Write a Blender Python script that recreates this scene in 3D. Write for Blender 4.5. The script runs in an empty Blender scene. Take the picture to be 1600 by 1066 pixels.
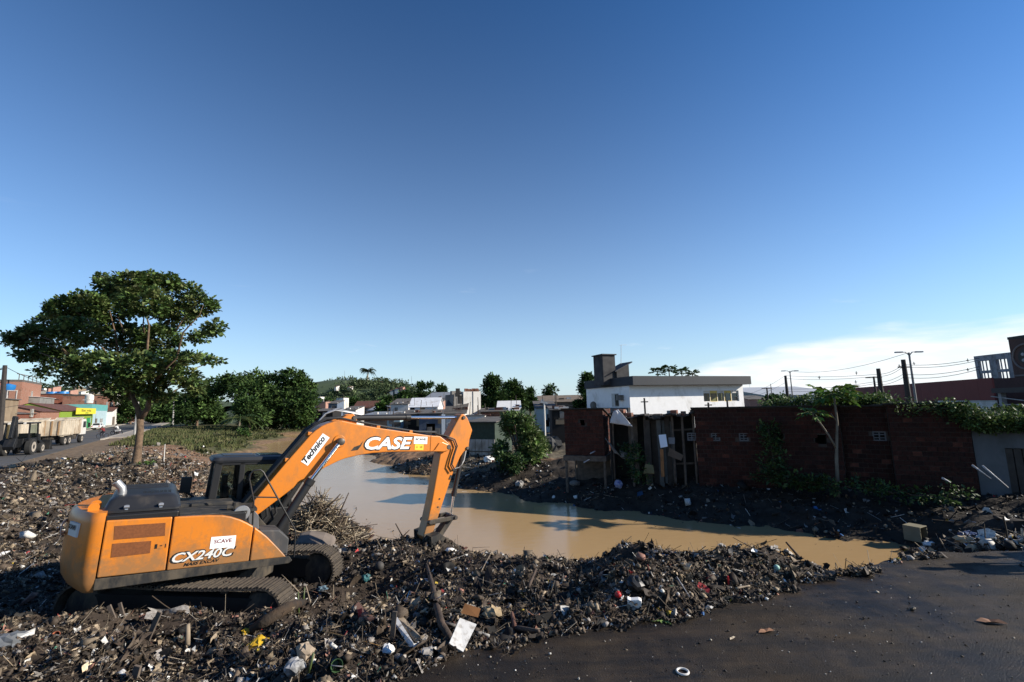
import bpy, math, random
import numpy as np
from mathutils import Vector, Matrix
random.seed(11)
rng = np.random.default_rng(11)
sc = bpy.context.scene
col = sc.collection
rad = math.radians

# ------------------------------------------------------------------ camera
FPX = 711.0                       # focal length in pixels of a 1600 px wide frame (16 mm on 36 mm)
PITCH, ROLL = rad(8.0), rad(1.3)
CAM = np.array([0.0, 0.0, 3.0])
fwd = np.array([0, math.cos(PITCH), math.sin(PITCH)])
r0 = np.array([1.0, 0, 0]); u0 = np.cross(r0, fwd)
cright = r0*math.cos(ROLL) - u0*math.sin(ROLL)
cup = r0*math.sin(ROLL) + u0*math.cos(ROLL)
cd = bpy.data.cameras.new('camera'); cam = bpy.data.objects.new('camera', cd); col.objects.link(cam)
cd.lens = 16.0; cd.sensor_width = 36.0; cd.sensor_fit = 'HORIZONTAL'; cd.clip_start = 0.1; cd.clip_end = 6000
M = Matrix.Identity(4)
for i in range(3):
    M[i][0] = cright[i]; M[i][1] = cup[i]; M[i][2] = -fwd[i]; M[i][3] = CAM[i]
cam.matrix_world = M
sc.camera = cam

# ------------------------------------------------------------------ sky, sun, exposure
SUN_AZ, SUN_EL = 93.0, 25.0       # azimuth clockwise from +Y
w = bpy.data.worlds.new('World'); sc.world = w; w.use_nodes = True
nt = w.node_tree; N = nt.nodes; Lk = nt.links
for n in list(N): N.remove(n)
wo = N.new('ShaderNodeOutputWorld'); bg = N.new('ShaderNodeBackground'); bg.inputs['Strength'].default_value = 0.073
sky = N.new('ShaderNodeTexSky'); sky.sky_type = 'NISHITA'; sky.sun_disc = False
sky.sun_elevation = rad(SUN_EL); sky.sun_rotation = rad(SUN_AZ)
sky.altitude = 1200; sky.air_density = 1.0; sky.dust_density = 0.1; sky.ozone_density = 2.0
# deeper contrast of a clear polarised sky, and the pale haze that lies along the whole horizon
def vscale(c, k):
    n = N.new('ShaderNodeVectorMath'); n.operation = 'SCALE'; Lk.new(c, n.inputs[0]); n.inputs['Scale'].default_value = k; return n.outputs[0]
gm = N.new('ShaderNodeGamma'); gm.inputs[1].default_value = 1.42; Lk.new(vscale(sky.outputs[0], 0.1), gm.inputs[0])
hs = N.new('ShaderNodeHueSaturation'); hs.inputs['Saturation'].default_value = 1.2; Lk.new(vscale(gm.outputs[0], 19.0), hs.inputs['Color'])
skyc = hs.outputs[0]
# thin high cloud low over the horizon, drawn on the sky by direction
tc = N.new('ShaderNodeTexCoord'); sx = N.new('ShaderNodeSeparateXYZ'); Lk.new(tc.outputs['Generated'], sx.inputs[0])
def mth(op, a, b=None, clamp=False):
    n = N.new('ShaderNodeMath'); n.operation = op; n.use_clamp = clamp
    for i, v in enumerate((a, b)):
        if v is None: continue
        if isinstance(v, (int, float)): n.inputs[i].default_value = v
        else: Lk.new(v, n.inputs[i])
    return n.outputs[0]
az = mth('ARCTAN2', sx.outputs[0], sx.outputs[1])
el = mth('ARCSINE', sx.outputs[2])
cv = N.new('ShaderNodeCombineXYZ'); Lk.new(mth('MULTIPLY', az, 3.2), cv.inputs[0]); Lk.new(mth('MULTIPLY', el, 17.0), cv.inputs[1])
nz = N.new('ShaderNodeTexNoise'); nz.inputs['Scale'].default_value = 1.6; nz.inputs['Detail'].default_value = 7; nz.inputs['Roughness'].default_value = 0.55
nz.inputs['Distortion'].default_value = 0.4
Lk.new(cv.outputs[0], nz.inputs['Vector'])
nz2 = N.new('ShaderNodeTexNoise'); nz2.inputs['Scale'].default_value = 5.0; nz2.inputs['Detail'].default_value = 6
Lk.new(cv.outputs[0], nz2.inputs['Vector'])
# the bank: starts near azimuth 20 deg, its top rises from 1 to 9 degrees by 45 deg and stays so
def smooth(v, a, b):
    n = N.new('ShaderNodeMapRange'); n.interpolation_type = 'SMOOTHSTEP'
    Lk.new(v, n.inputs[0]); n.inputs[1].default_value = a; n.inputs[2].default_value = b
    return n.outputs[0]
top = mth('ADD', mth('MULTIPLY', smooth(az, 0.26, 0.66), 0.062), 0.056)
wob = mth('MULTIPLY', mth('SUBTRACT', nz.outputs[0], 0.5), 0.085)
edge = mth('ADD', mth('SUBTRACT', top, el), wob)
bank = mth('MULTIPLY', smooth(edge, -0.004, 0.034), smooth(az, 0.26, 0.42))
bank = mth('MULTIPLY', bank, smooth(az, 2.6, 2.0))
bank = mth('MULTIPLY', bank, mth('ADD', mth('MULTIPLY', smooth(nz2.outputs[0], 0.36, 0.62), 0.3), 0.7))
# faint wisps elsewhere
wisp = mth('MULTIPLY', smooth(nz.outputs[0], 0.63, 0.82), mth('MULTIPLY', smooth(el, 0.36, 0.1), 0.5))
cl = mth('MAXIMUM', bank, wisp)
cl = mth('MULTIPLY', cl, 0.9, True)
hz = N.new('ShaderNodeMix'); hz.data_type = 'RGBA'
hzf = mth('POWER', 2.71828, mth('MULTIPLY', mth('MAXIMUM', el, 0.0), -3.7))
Lk.new(mth('MULTIPLY', hzf, 0.96), hz.inputs['Factor']); Lk.new(skyc, hz.inputs['A']); hz.inputs['B'].default_value = (4.7, 5.9, 6.8, 1)
mixc = N.new('ShaderNodeMix'); mixc.data_type = 'RGBA'
Lk.new(cl, mixc.inputs['Factor']); Lk.new(hz.outputs['Result'], mixc.inputs['A']); mixc.inputs['B'].default_value = (9.0, 9.15, 9.3, 1)
Lk.new(mixc.outputs['Result'], bg.inputs['Color']); Lk.new(bg.outputs[0], wo.inputs[0])

sd = bpy.data.lights.new('sun', 'SUN'); sd.energy = 5.0; sd.angle = rad(0.55); sd.color = (1.0, 0.92, 0.80)
so = bpy.data.objects.new('sun', sd); col.objects.link(so)
SUND = Vector((math.sin(rad(SUN_AZ))*math.cos(rad(SUN_EL)), math.cos(rad(SUN_AZ))*math.cos(rad(SUN_EL)), math.sin(rad(SUN_EL))))
so.rotation_euler = SUND.to_track_quat('Z', 'Y').to_euler(); so.location = (60, -10, 60)
vs = sc.view_settings; vs.view_transform = 'Standard'; vs.look = 'None'; vs.exposure = 0.75; vs.gamma = 1.0; vs.use_curve_mapping = False
sc.cycles.max_bounces = 6; sc.cycles.transparent_max_bounces = 12; sc.cycles.use_denoising = True

# ------------------------------------------------------------------ pixel <-> world helpers (photo survey)
def ray(x, y): return fwd + cright*(x-800)/FPX - cup*(y-533)/FPX
def onz(x, y, z):
    d = ray(x, y); return CAM + d*((z-CAM[2])/d[2])
def ony(x, y, Y):
    d = ray(x, y); return CAM + d*(Y/d[1])
def onz_v(pts, z): return [onz(a, b, z) for a, b in pts]

# ------------------------------------------------------------------ materials
MATS = {}
def mat(name, c, rough=0.75, metal=0.0, var=0.25, scale=4.0, bump=0.0, c2=None, spec=0.4, dirt=None, dirt_amt=0.5, dirt_scale=2.0, detail=6, coat=0.0, grime=None, zmud=None):
    """principled colour broken up by noise; dirt = second colour laid on in stains"""
    if name in MATS: return MATS[name]
    m = bpy.data.materials.new(name); m.use_nodes = True; t = m.node_tree; b = t.nodes['Principled BSDF']
    b.inputs['Roughness'].default_value = rough; b.inputs['Metallic'].default_value = metal; b.inputs['Specular IOR Level'].default_value = spec
    if coat: b.inputs['Coat Weight'].default_value = coat; b.inputs['Coat Roughness'].default_value = 0.15
    tcn = t.nodes.new('ShaderNodeTexCoord'); nn = t.nodes.new('ShaderNodeTexNoise')
    nn.inputs['Scale'].default_value = scale; nn.inputs['Detail'].default_value = detail
    t.links.new(tcn.outputs['Object'], nn.inputs['Vector'])
    mx = t.nodes.new('ShaderNodeMix'); mx.data_type = 'RGBA'
    c = tuple(c)[:3]; k = c2 if c2 else tuple(v*(1-var) for v in c)
    mr = t.nodes.new('ShaderNodeMapRange'); mr.inputs[1].default_value = 0.3; mr.inputs[2].default_value = 0.7
    t.links.new(nn.outputs[0], mr.inputs[0]); t.links.new(mr.outputs[0], mx.inputs['Factor'])
    mx.inputs['A'].default_value = (*c, 1); mx.inputs['B'].default_value = (*k, 1)
    out = mx.outputs['Result']
    if dirt:
        n2 = t.nodes.new('ShaderNodeTexNoise'); n2.inputs['Scale'].default_value = dirt_scale; n2.inputs['Detail'].default_value = 9; n2.inputs['Roughness'].default_value = 0.65
        mp = t.nodes.new('ShaderNodeMapping'); mp.inputs['Location'].default_value = (3.1, 1.7, 0.4); mp.inputs['Scale'].default_value = (1, 1, 0.45)
        t.links.new(tcn.outputs['Object'], mp.inputs[0]); t.links.new(mp.outputs[0], n2.inputs['Vector'])
        m2 = t.nodes.new('ShaderNodeMapRange'); m2.inputs[1].default_value = 0.62-0.25*dirt_amt; m2.inputs[2].default_value = 0.78-0.2*dirt_amt; m2.inputs[4].default_value = 0.9
        t.links.new(n2.outputs[0], m2.inputs[0])
        mx2 = t.nodes.new('ShaderNodeMix'); mx2.data_type = 'RGBA'; t.links.new(m2.outputs[0], mx2.inputs['Factor'])
        t.links.new(out, mx2.inputs['A']); mx2.inputs['B'].default_value = (*dirt, 1); out = mx2.outputs['Result']
    if grime:
        n4 = t.nodes.new('ShaderNodeTexNoise'); n4.inputs['Scale'].default_value = 9; n4.inputs['Detail'].default_value = 10; n4.inputs['Roughness'].default_value = 0.75
        mp4 = t.nodes.new('ShaderNodeMapping'); mp4.inputs['Scale'].default_value = (1.6, 1, 0.5); t.links.new(tcn.outputs['Object'], mp4.inputs[0]); t.links.new(mp4.outputs[0], n4.inputs['Vector'])
        m4 = t.nodes.new('ShaderNodeMapRange'); m4.inputs[1].default_value = 0.54; m4.inputs[2].default_value = 0.74; m4.inputs[4].default_value = 0.55; t.links.new(n4.outputs[0], m4.inputs[0])
        mx4 = t.nodes.new('ShaderNodeMix'); mx4.data_type = 'RGBA'; t.links.new(m4.outputs[0], mx4.inputs['Factor']); t.links.new(out, mx4.inputs['A']); mx4.inputs['B'].default_value = (*grime, 1); out = mx4.outputs['Result']
    if zmud:                                    # mud thrown up from below, thinning out with height above the ground
        sp = t.nodes.new('ShaderNodeSeparateXYZ'); t.links.new(tcn.outputs['Object'], sp.inputs[0])
        m5 = t.nodes.new('ShaderNodeMapRange'); m5.inputs[1].default_value = zmud[1]; m5.inputs[2].default_value = zmud[0]; t.links.new(sp.outputs[2], m5.inputs[0])
        n5 = t.nodes.new('ShaderNodeTexNoise'); n5.inputs['Scale'].default_value = 5; n5.inputs['Detail'].default_value = 10; n5.inputs['Roughness'].default_value = 0.7; t.links.new(tcn.outputs['Object'], n5.inputs['Vector'])
        a5 = t.nodes.new('ShaderNodeMath'); a5.operation = 'MULTIPLY_ADD'; t.links.new(m5.outputs[0], a5.inputs[0]); a5.inputs[1].default_value = 0.42; t.links.new(n5.outputs[0], a5.inputs[2])
        k5 = t.nodes.new('ShaderNodeMapRange'); k5.inputs[1].default_value = 0.57; k5.inputs[2].default_value = 0.84; k5.inputs[4].default_value = 0.8; t.links.new(a5.outputs[0], k5.inputs[0])
        mx5 = t.nodes.new('ShaderNodeMix'); mx5.data_type = 'RGBA'; t.links.new(k5.outputs[0], mx5.inputs['Factor']); t.links.new(out, mx5.inputs['A']); mx5.inputs['B'].default_value = (*zmud[2], 1); out = mx5.outputs['Result']
    t.links.new(out, b.inputs['Base Color'])
    if bump:
        bp = t.nodes.new('ShaderNodeBump'); bp.inputs['Strength'].default_value = bump; bp.inputs['Distance'].default_value = 0.05
        n3 = t.nodes.new('ShaderNodeTexNoise'); n3.inputs['Scale'].default_value = scale*4; n3.inputs['Detail'].default_value = 5
        t.links.new(tcn.outputs['Object'], n3.inputs['Vector']); t.links.new(n3.outputs[0], bp.inputs['Height']); t.links.new(bp.outputs[0], b.inputs['Normal'])
    MATS[name] = m; return m
def mat_attr(name, rough=0.8, spec=0.35, trans=0.0, var=0.3, scale=8.0, bump=0.0):
    """colour comes from the mesh's own per-piece colour attribute"""
    if name in MATS: return MATS[name]
    m = bpy.data.materials.new(name); m.use_nodes = True; t = m.node_tree; b = t.nodes['Principled BSDF']
    a = t.nodes.new('ShaderNodeAttribute'); a.attribute_name = 'Col'
    tcn = t.nodes.new('ShaderNodeTexCoord'); nn = t.nodes.new('ShaderNodeTexNoise'); nn.inputs['Scale'].default_value = scale; nn.inputs['Detail'].default_value = 6
    t.links.new(tcn.outputs['Object'], nn.inputs['Vector'])
    mr = t.nodes.new('ShaderNodeMapRange'); mr.inputs[1].default_value = 0.3; mr.inputs[2].default_value = 0.7; mr.inputs[3].default_value = 1-var; mr.inputs[4].default_value = 1+var
    t.links.new(nn.outputs[0], mr.inputs[0])
    vm = t.nodes.new('ShaderNodeVectorMath'); vm.operation = 'SCALE'; t.links.new(a.outputs['Color'], vm.inputs[0]); t.links.new(mr.outputs[0], vm.inputs['Scale'])
    t.links.new(vm.outputs[0], b.inputs['Base Color'])
    b.inputs['Roughness'].default_value = rough; b.inputs['Specular IOR Level'].default_value = spec
    if bump:
        bp = t.nodes.new('ShaderNodeBump'); bp.inputs['Strength'].default_value = bump; bp.inputs['Distance'].default_value = 0.06
        n3 = t.nodes.new('ShaderNodeTexNoise'); n3.inputs['Scale'].default_value = scale*3; n3.inputs['Detail'].default_value = 8
        t.links.new(tcn.outputs['Object'], n3.inputs['Vector']); t.links.new(n3.outputs[0], bp.inputs['Height']); t.links.new(bp.outputs[0], b.inputs['Normal'])
    if trans:
        out = t.nodes['Material Output']; tr = t.nodes.new('ShaderNodeBsdfTranslucent'); mxs = t.nodes.new('ShaderNodeMixShader'); mxs.inputs[0].default_value = trans
        t.links.new(vm.outputs[0], tr.inputs[0]); t.links.new(b.outputs[0], mxs.inputs[1]); t.links.new(tr.outputs[0], mxs.inputs[2]); t.links.new(mxs.outputs[0], out.inputs[0])
    MATS[name] = m; return m
def glass(name, tint=(0.55, 0.62, 0.6), mixv=0.16):
    if name in MATS: return MATS[name]
    m = bpy.data.materials.new(name); m.use_nodes = True; t = m.node_tree
    for n in list(t.nodes):
        if n.type != 'OUTPUT_MATERIAL': t.nodes.remove(n)
    out = t.nodes['Material Output']; tr = t.nodes.new('ShaderNodeBsdfTransparent'); tr.inputs[0].default_value = (*tint, 1)
    gl = t.nodes.new('ShaderNodeBsdfGlossy'); gl.inputs['Roughness'].default_value = 0.03; mx = t.nodes.new('ShaderNodeMixShader')
    fr = t.nodes.new('ShaderNodeFresnel'); fr.inputs[0].default_value = 1.45
    t.links.new(fr.outputs[0], mx.inputs[0]); t.links.new(tr.outputs[0], mx.inputs[1]); t.links.new(gl.outputs[0], mx.inputs[2]); t.links.new(mx.outputs[0], out.inputs[0])
    MATS[name] = m; return m

# ------------------------------------------------------------------ mesh builder
class MB:
    def __init__(s): s.v = []; s.f = []; s.c = []; s.cur = None
    def add(s, vs, fs):
        o = len(s.v); s.v += [tuple(map(float, p)) for p in vs]; s.f += [tuple(i+o for i in f) for f in fs]
        if s.cur is not None: s.c += [s.cur]*len(vs)
        return s
    def box(s, x0, x1, y0, y1, z0, z1):
        return s.add([(x0,y0,z0),(x1,y0,z0),(x1,y1,z0),(x0,y1,z0),(x0,y0,z1),(x1,y0,z1),(x1,y1,z1),(x0,y1,z1)],
                     [(0,3,2,1),(4,5,6,7),(0,1,5,4),(1,2,6,5),(2,3,7,6),(3,0,4,7)])
    def bar(s, p, q, a, b=None, up=(0,0,1)):
        """rectangular bar from p to q, a wide and b high"""
        b = a if b is None else b
        p = Vector(p); q = Vector(q); d = (q-p).normalized(); u = Vector(up)
        if abs(d.dot(u)) > 0.98: u = Vector((1,0,0))
        sd_ = d.cross(u).normalized(); u = sd_.cross(d)
        vs_ = []
        for e in (p, q):
            for i, j in ((-1,-1),(1,-1),(1,1),(-1,1)): vs_.append(e+sd_*a/2*i+u*b/2*j)
        return s.add(vs_, [(0,3,2,1),(4,5,6,7),(0,1,5,4),(1,2,6,5),(2,3,7,6),(3,0,4,7)])
    def prism(s, poly, y0, y1):
        """outline (x,z) pulled from y0 to y1"""
        n = len(poly); vs_ = [(x,y0,z) for x,z in poly]+[(x,y1,z) for x,z in poly]
        fs = [tuple(range(n)), tuple(range(2*n-1, n-1, -1))]
        for i in range(n): j = (i+1) % n; fs.append((j, i, n+i, n+j))
        return s.add(vs_, fs)
    def tube(s, pts, r, n=8, cap=True):
        pts = [Vector(p) for p in pts]; k = len(pts); rs = r if isinstance(r, (list, tuple)) else [r]*k
        vs_ = []; pu = None
        for i, p in enumerate(pts):
            d = (pts[min(i+1,k-1)]-pts[max(i-1,0)]).normalized()
            if pu is None:
                pu = Vector((0,0,1)) if abs(d.z) < 0.95 else Vector((1,0,0))
            a = d.cross(pu)
            if a.length < 1e-5: a = d.cross(Vector((0,1,0.1)))
            a.normalize(); b = a.cross(d).normalized(); pu = b
            for j in range(n):
                t = 2*math.pi*j/n; vs_.append(p+(a*math.cos(t)+b*math.sin(t))*rs[i])
        fs = []
        for i in range(k-1):
            for j in range(n):
                l = (j+1) % n; fs.append((i*n+j, i*n+l, (i+1)*n+l, (i+1)*n+j))
        if cap: fs += [tuple(range(n-1,-1,-1)), tuple(range((k-1)*n, k*n))]
        return s.add(vs_, fs)
    def lathe(s, prof, n=12, c=(0,0,0), ax='z'):
        vs_ = []
        for r, h in prof:
            for j in range(n):
                t = 2*math.pi*j/n; a, b = r*math.cos(t), r*math.sin(t)
                p = {'z': (a,b,h), 'y': (a,h,b), 'x': (h,a,b)}[ax]
                vs_.append((p[0]+c[0], p[1]+c[1], p[2]+c[2]))
        fs = []; k = len(prof)
        for i in range(k-1):
            for j in range(n):
                l = (j+1) % n; fs.append((i*n+j, i*n+l, (i+1)*n+l, (i+1)*n+j))
        fs += [tuple(range(n-1,-1,-1)), tuple(range((k-1)*n, k*n))]
        return s.add(vs_, fs)
    def loft(s, rings, cap=True):
        n = len(rings[0]); vs_ = [p for r in rings for p in r]; fs = []
        for i in range(len(rings)-1):
            for j in range(n):
                l = (j+1) % n; fs.append((i*n+j, i*n+l, (i+1)*n+l, (i+1)*n+j))
        if cap: fs += [tuple(range(n-1,-1,-1)), tuple(range((len(rings)-1)*n, len(rings)*n))]
        return s.add(vs_, fs)
    def mesh(s, name):
        me = bpy.data.meshes.new(name); me.from_pydata(s.v, [], s.f)
        if s.c:
            a = me.color_attributes.new('Col', 'FLOAT_COLOR', 'POINT')
            a.data.foreach_set('color', np.array([(*c[:3], 1) for c in s.c], dtype=np.float32).ravel())
        me.validate(); me.update()
        return me
    def build(s, name, m, parent=None, smooth=False, bevel=0.0, loc=None, fixn=True):
        me = s.mesh(name)
        if fixn:
            import bmesh
            bm = bmesh.new(); bm.from_mesh(me); bmesh.ops.recalc_face_normals(bm, faces=bm.faces); bm.to_mesh(me); bm.free()
        me.materials.append(m)
        o = bpy.data.objects.new(name, me); col.objects.link(o)
        if parent: o.parent = parent
        if loc is not None: o.location = loc
        if smooth:
            me.polygons.foreach_set('use_smooth', [True]*len(me.polygons))
            if smooth != 'all': me.set_sharp_from_angle(angle=rad(38))
        if bevel:
            b = o.modifiers.new('edge', 'BEVEL'); b.width = bevel; b.segments = 2; b.limit_method = 'ANGLE'; b.angle_limit = rad(40); b.harden_normals = False
        return o

def tag(o, label=None, cat=None, group=None, kind=None):
    if label: o['label'] = label
    if cat: o['category'] = cat
    if group: o['group'] = group
    if kind: o['kind'] = kind
    return o
def empty(name, loc, rz=0.0, label=None, cat=None, group=None):
    o = bpy.data.objects.new(name, None); col.objects.link(o); o.location = loc; o.rotation_euler = (0,0,rz); o.empty_display_size = 0.2
    return tag(o, label, cat, group)
def copy_tree(o, parent=None):
    c = o.copy(); col.objects.link(c); c.parent = parent
    for ch in o.children: copy_tree(ch, c)
    return c
def text_part(body, m, parent, origin, ex, ez, height, width=None, bold=0.0, shear=0.0, name='lettering', thick=0.002):
    """flat lettering: origin = lower left corner, ex = reading direction, ez = up direction"""
    cu = bpy.data.curves.new('t', 'FONT'); cu.body = body; cu.shear = shear; cu.offset = bold; cu.extrude = thick; cu.resolution_u = 3
    to = bpy.data.objects.new('t', cu); col.objects.link(to); bpy.context.view_layer.update()
    dg = bpy.context.evaluated_depsgraph_get(); me = bpy.data.meshes.new_from_object(to.evaluated_get(dg)); bpy.data.objects.remove(to); bpy.data.curves.remove(cu)
    v = np.zeros(len(me.vertices)*3, dtype=np.float32); me.vertices.foreach_get('co', v); v = v.reshape(-1, 3)
    mn, mx = v.min(0), v.max(0); sy = height/(mx[1]-mn[1]); sxx = sy if width is None else width/(mx[0]-mn[0])
    ex = np.array(ex, float); ez = np.array(ez, float); en = np.cross(ex/np.linalg.norm(ex), ez/np.linalg.norm(ez))
    q = np.array(origin)[None] + (v[:, :1]-mn[0])*sxx*ex + (v[:, 1:2]-mn[1])*sy*ez + v[:, 2:3]*en
    me.vertices.foreach_set('co', q.astype(np.float32).ravel()); me.update()
    me.materials.clear(); me.materials.append(m); me.name = name
    o = bpy.data.objects.new(name, me); col.objects.link(o)
    if parent: o.parent = parent
    return o

# lattice value noise
_lat = rng.random((64, 64)).astype(np.float64)
def vnoise(x, y):
    x = np.asarray(x, float); y = np.asarray(y, float)
    xi = np.floor(x).astype(int); yi = np.floor(y).astype(int); fx = x-xi; fy = y-yi
    fx = fx*fx*(3-2*fx); fy = fy*fy*(3-2*fy)
    a = _lat[xi & 63, yi & 63]; b = _lat[(xi+1) & 63, yi & 63]; c = _lat[xi & 63, (yi+1) & 63]; d = _lat[(xi+1) & 63, (yi+1) & 63]
    return (a*(1-fx)+b*fx)*(1-fy)+(c*(1-fx)+d*fx)*fy - 0.5
def fbm(x, y, o=4):
    s_ = 0; a = 1.0
    for i in range(o): s_ = s_+a*vnoise(x*2**i+7.3*i, y*2**i+3.1*i); a *= 0.5
    return s_

def scatter_mesh(name, m, temps, idx, pos, rot, scl, cols, parent=None, smooth=False):
    """one mesh from many small template pieces; rot (n,3,3), scl (n,3), cols (n,3)"""
    V = []; F = []; C = []; off = 0
    for k, (tv, tf) in enumerate(temps):
        sel = np.nonzero(idx == k)[0]
        if len(sel) == 0: continue
        tv = np.array(tv, float); tf = np.array(tf, int)
        p = tv[None]*scl[sel][:, None, :]
        p = np.einsum('nij,nkj->nki', rot[sel], p)+pos[sel][:, None, :]
        V.append(p.reshape(-1, 3)); nv = len(tv)
        F.append((tf[None]+(np.arange(len(sel))*nv)[:, None, None]+off).reshape(-1, tf.shape[1]))
        C.append(np.repeat(cols[sel], nv, axis=0)); off += nv*len(sel)
    V = np.concatenate(V); C = np.concatenate(C)
    me = bpy.data.meshes.new(name); me.vertices.add(len(V)); me.vertices.foreach_set('co', V.astype(np.float32).ravel())
    nl = sum(f.size for f in F); npoly = sum(len(f) for f in F)
    me.loops.add(nl); me.polygons.add(npoly)
    me.loops.foreach_set('vertex_index', np.concatenate([f.ravel() for f in F]).astype(np.int32))
    ls = []; o = 0
    for f in F: ls.append(o+np.arange(len(f))*f.shape[1]); o += f.size
    me.polygons.foreach_set('loop_start', np.concatenate(ls).astype(np.int32))
    a = me.color_attributes.new('Col', 'FLOAT_COLOR', 'POINT')
    a.data.foreach_set('color', np.concatenate([C, np.ones((len(C), 1))], axis=1).astype(np.float32).ravel())
    if smooth: me.polygons.foreach_set('use_smooth', np.ones(npoly, dtype=bool))
    me.update(calc_edges=True); me.materials.append(m)
    ob = bpy.data.objects.new(name, me); col.objects.link(ob)
    if parent: ob.parent = parent
    return ob
def rand_rot(n, tilt=1.0):
    """random orientations; tilt 0 = upright with random heading, 1 = any"""
    yaw = rng.random(n)*2*np.pi; a = rng.normal(0, 1, (n, 2))*tilt
    cy, sy = np.cos(yaw), np.sin(yaw); cx, sx_ = np.cos(a[:, 0]), np.sin(a[:, 0]); cz, sz = np.cos(a[:, 1]), np.sin(a[:, 1])
    Z = np.zeros(n); O = np.ones(n)
    Rz = np.stack([np.stack([cy,-sy,Z],1),np.stack([sy,cy,Z],1),np.stack([Z,Z,O],1)],1)
    Rx = np.stack([np.stack([O,Z,Z],1),np.stack([Z,cx,-sx_],1),np.stack([Z,sx_,cx],1)],1)
    Ry = np.stack([np.stack([cz,Z,sz],1),np.stack([Z,O,Z],1),np.stack([-sz,Z,cz],1)],1)
    return Rz@Rx@Ry
# ================================================================== ground, water, asphalt, road
WATER = -2.0
ctrl = []
def cz(lst):
    for x, y, z in lst:
        p = onz(x, y, z); ctrl.append((p[0], p[1], z))
ASPH_PX = [(507,1065),(680,1025),(825,995),(930,980),(1000,967),(1070,962),(1100,947),(1200,925),(1325,890),(1440,864)]
ASPH = [tuple(onz(x, y, 0.0)[:2]) for x, y in ASPH_PX]
ASPH_FULL = [(-26,-3.0),(-10,1.9)] + ASPH + [(10.6,9.25),(16,9.9),(34,11.5)]
# heap in front of the camera
cz([(600,980,-.3),(600,930,-.55),(520,1000,-.45),(400,1000,-.8),(300,1010,-.95),(200,1010,-1.05),(100,1000,-1.05),(0,1000,-1.0),(0,1066,-.75),(200,1066,-.75),(400,1066,-.42),
    (700,910,-.55),(760,930,-.3),(800,960,-.05),(850,895,-.25),(900,935,.1),(950,900,.15),(1000,847,.28),(1000,900,.32),(1080,880,.3),(1100,915,.2),(1120,862,.2),(1200,857,.32),(1200,895,.22),(1290,880,.1),(1300,888,.02),
    (560,850,-1.1),(620,842,-1.0),(690,868,-1.0),(760,870,-.75),(860,868,-.45),(910,862,-.15),(480,930,-1.0),(540,900,-.95)])
# river bed: drops behind the crest of the heap and along the middle of the channel
for x, y, z in ((-4.6,17.2,-2.3),(-3,16.6,-2.5),(-.5,15.6,-2.4),(-2.2,14.3,-.92),(-1.7,13.8,-.95),(-2.9,15.2,-1.1),(.2,13.7,-2.4),(1.6,12.6,-2.4),(2.3,11.8,-2.3),(3.4,11.0,-2.3),(4.6,10.5,-2.4),(5.4,10.2,-2.5),(6.2,9.8,-2.5),(7.4,10.2,-2.5),(6,11.5,-3),(3,12.8,-3),(8.5,12.5,-3),(10.5,14,-2.7),(0,15.5,-3),(3,16,-3),(6,15.5,-3),(9,15,-3),
                (-3,18.5,-3),(0,20,-3),(3,19,-3),(-6,24,-3),(-3,25,-3),(-9,30,-3),(-7,34,-2.7),(-14,38,-3),(-20,45,-3),(-18,49,-2.8),(-27,60,-3),(-33,75,-3),(-42,95,-3)): ctrl.append((x, y, z))
# under the machine and the dump behind it
for x, y, z in ((-6.8,11,-1.4),(-4.8,9.7,-1.5),(-9,9.7,-1.25),(-4.8,12.3,-1.35),(-4.1,11.3,-1.1),(-3.8,12.3,-1.05),(-4.2,10.4,-1.1),(-9,12.4,-1.25),(-11,10,-1.2),(-8.6,8.8,-.36),(-7.6,8.75,-.34),(-6.4,8.75,-.36),(-5.4,8.7,-.46),(-4.6,8.75,-.66),(-4.0,9.1,-.95),(-10,9.0,-.5),(-11.5,9.2,-.6),(-3.6,11,-1.45)): ctrl.append((x, y, z))
cz([(0,880,-1.2),(0,800,-1.15),(60,850,-1.2),(100,790,-1.1),(0,735,-.5),(60,745,-.7),(150,735,-.6),(150,710,.25),(110,716,.2),(70,718,.1),(185,708,.1),(200,740,-.6),(215,727,-.32),(300,745,-.75),(330,728,-1.1),(250,760,-1.0),(280,715,-.6),(0,714,.1)])
# left bank and waterline
cz([(470,676,-2.0),(430,685,-2.0),(385,698,-2.0),(345,716,-2.0),(352,745,-2.0),(430,778,-2.0),(470,795,-1.9)])
cz([(470,668,-.8),(420,676,-.8),(370,688,-.9),(320,700,-.9),(460,830,-1.1),(495,822,-1.2),(515,815,-1.5)])
# right bank: waterline, then the foot of the walls
cz([(560,697,-2.0),(590,713,-2.0),(690,748,-2.0),(720,758,-2.0),(814,774,-2.0),(907,788,-2.0),(1000,797,-2.0),(1200,823,-2.0),(1400,848,-2.0),(1436,857,-2.0)])
for x, y, z in ((-2.6,29.6,-1.5),(-7,36,-1.4),(-12,46,-1.4),(1,25.4,-1.7),(4,23.2,-1.6),(8,20.8,-1.5),(11.5,18.6,-1.4),(14.8,16.4,-1.2),(16.5,15.5,-1.0),(6.5,22.7,-1.35),(12.5,19.8,-1.0),(11,12,-1.2),(12.5,13.2,-1.1),(9.6,10.6,-.5),(2.5,25.2,-1.5),(5.5,23.9,-1.25),(9.0,22.4,-.95),(14.3,19.9,-.75),(18,17.9,-.8),(20,17.3,-.7),(30,15,-.5)): ctrl.append((x, y, z))
for x, y, z in ((2.5,30,-.9),(9,27,-.7),(16,24,-.6),(22,21,-.6),(30,22,-.6),(-3,34,-1.2),(-6,41,-1.0),(-14,55,-.9),(-3.5,38,-.7),(-10,52,-.7)): ctrl.append((x, y, z))
cz([(1500,840,-.12),(1590,838,-.1),(1560,810,-.5)])
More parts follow.
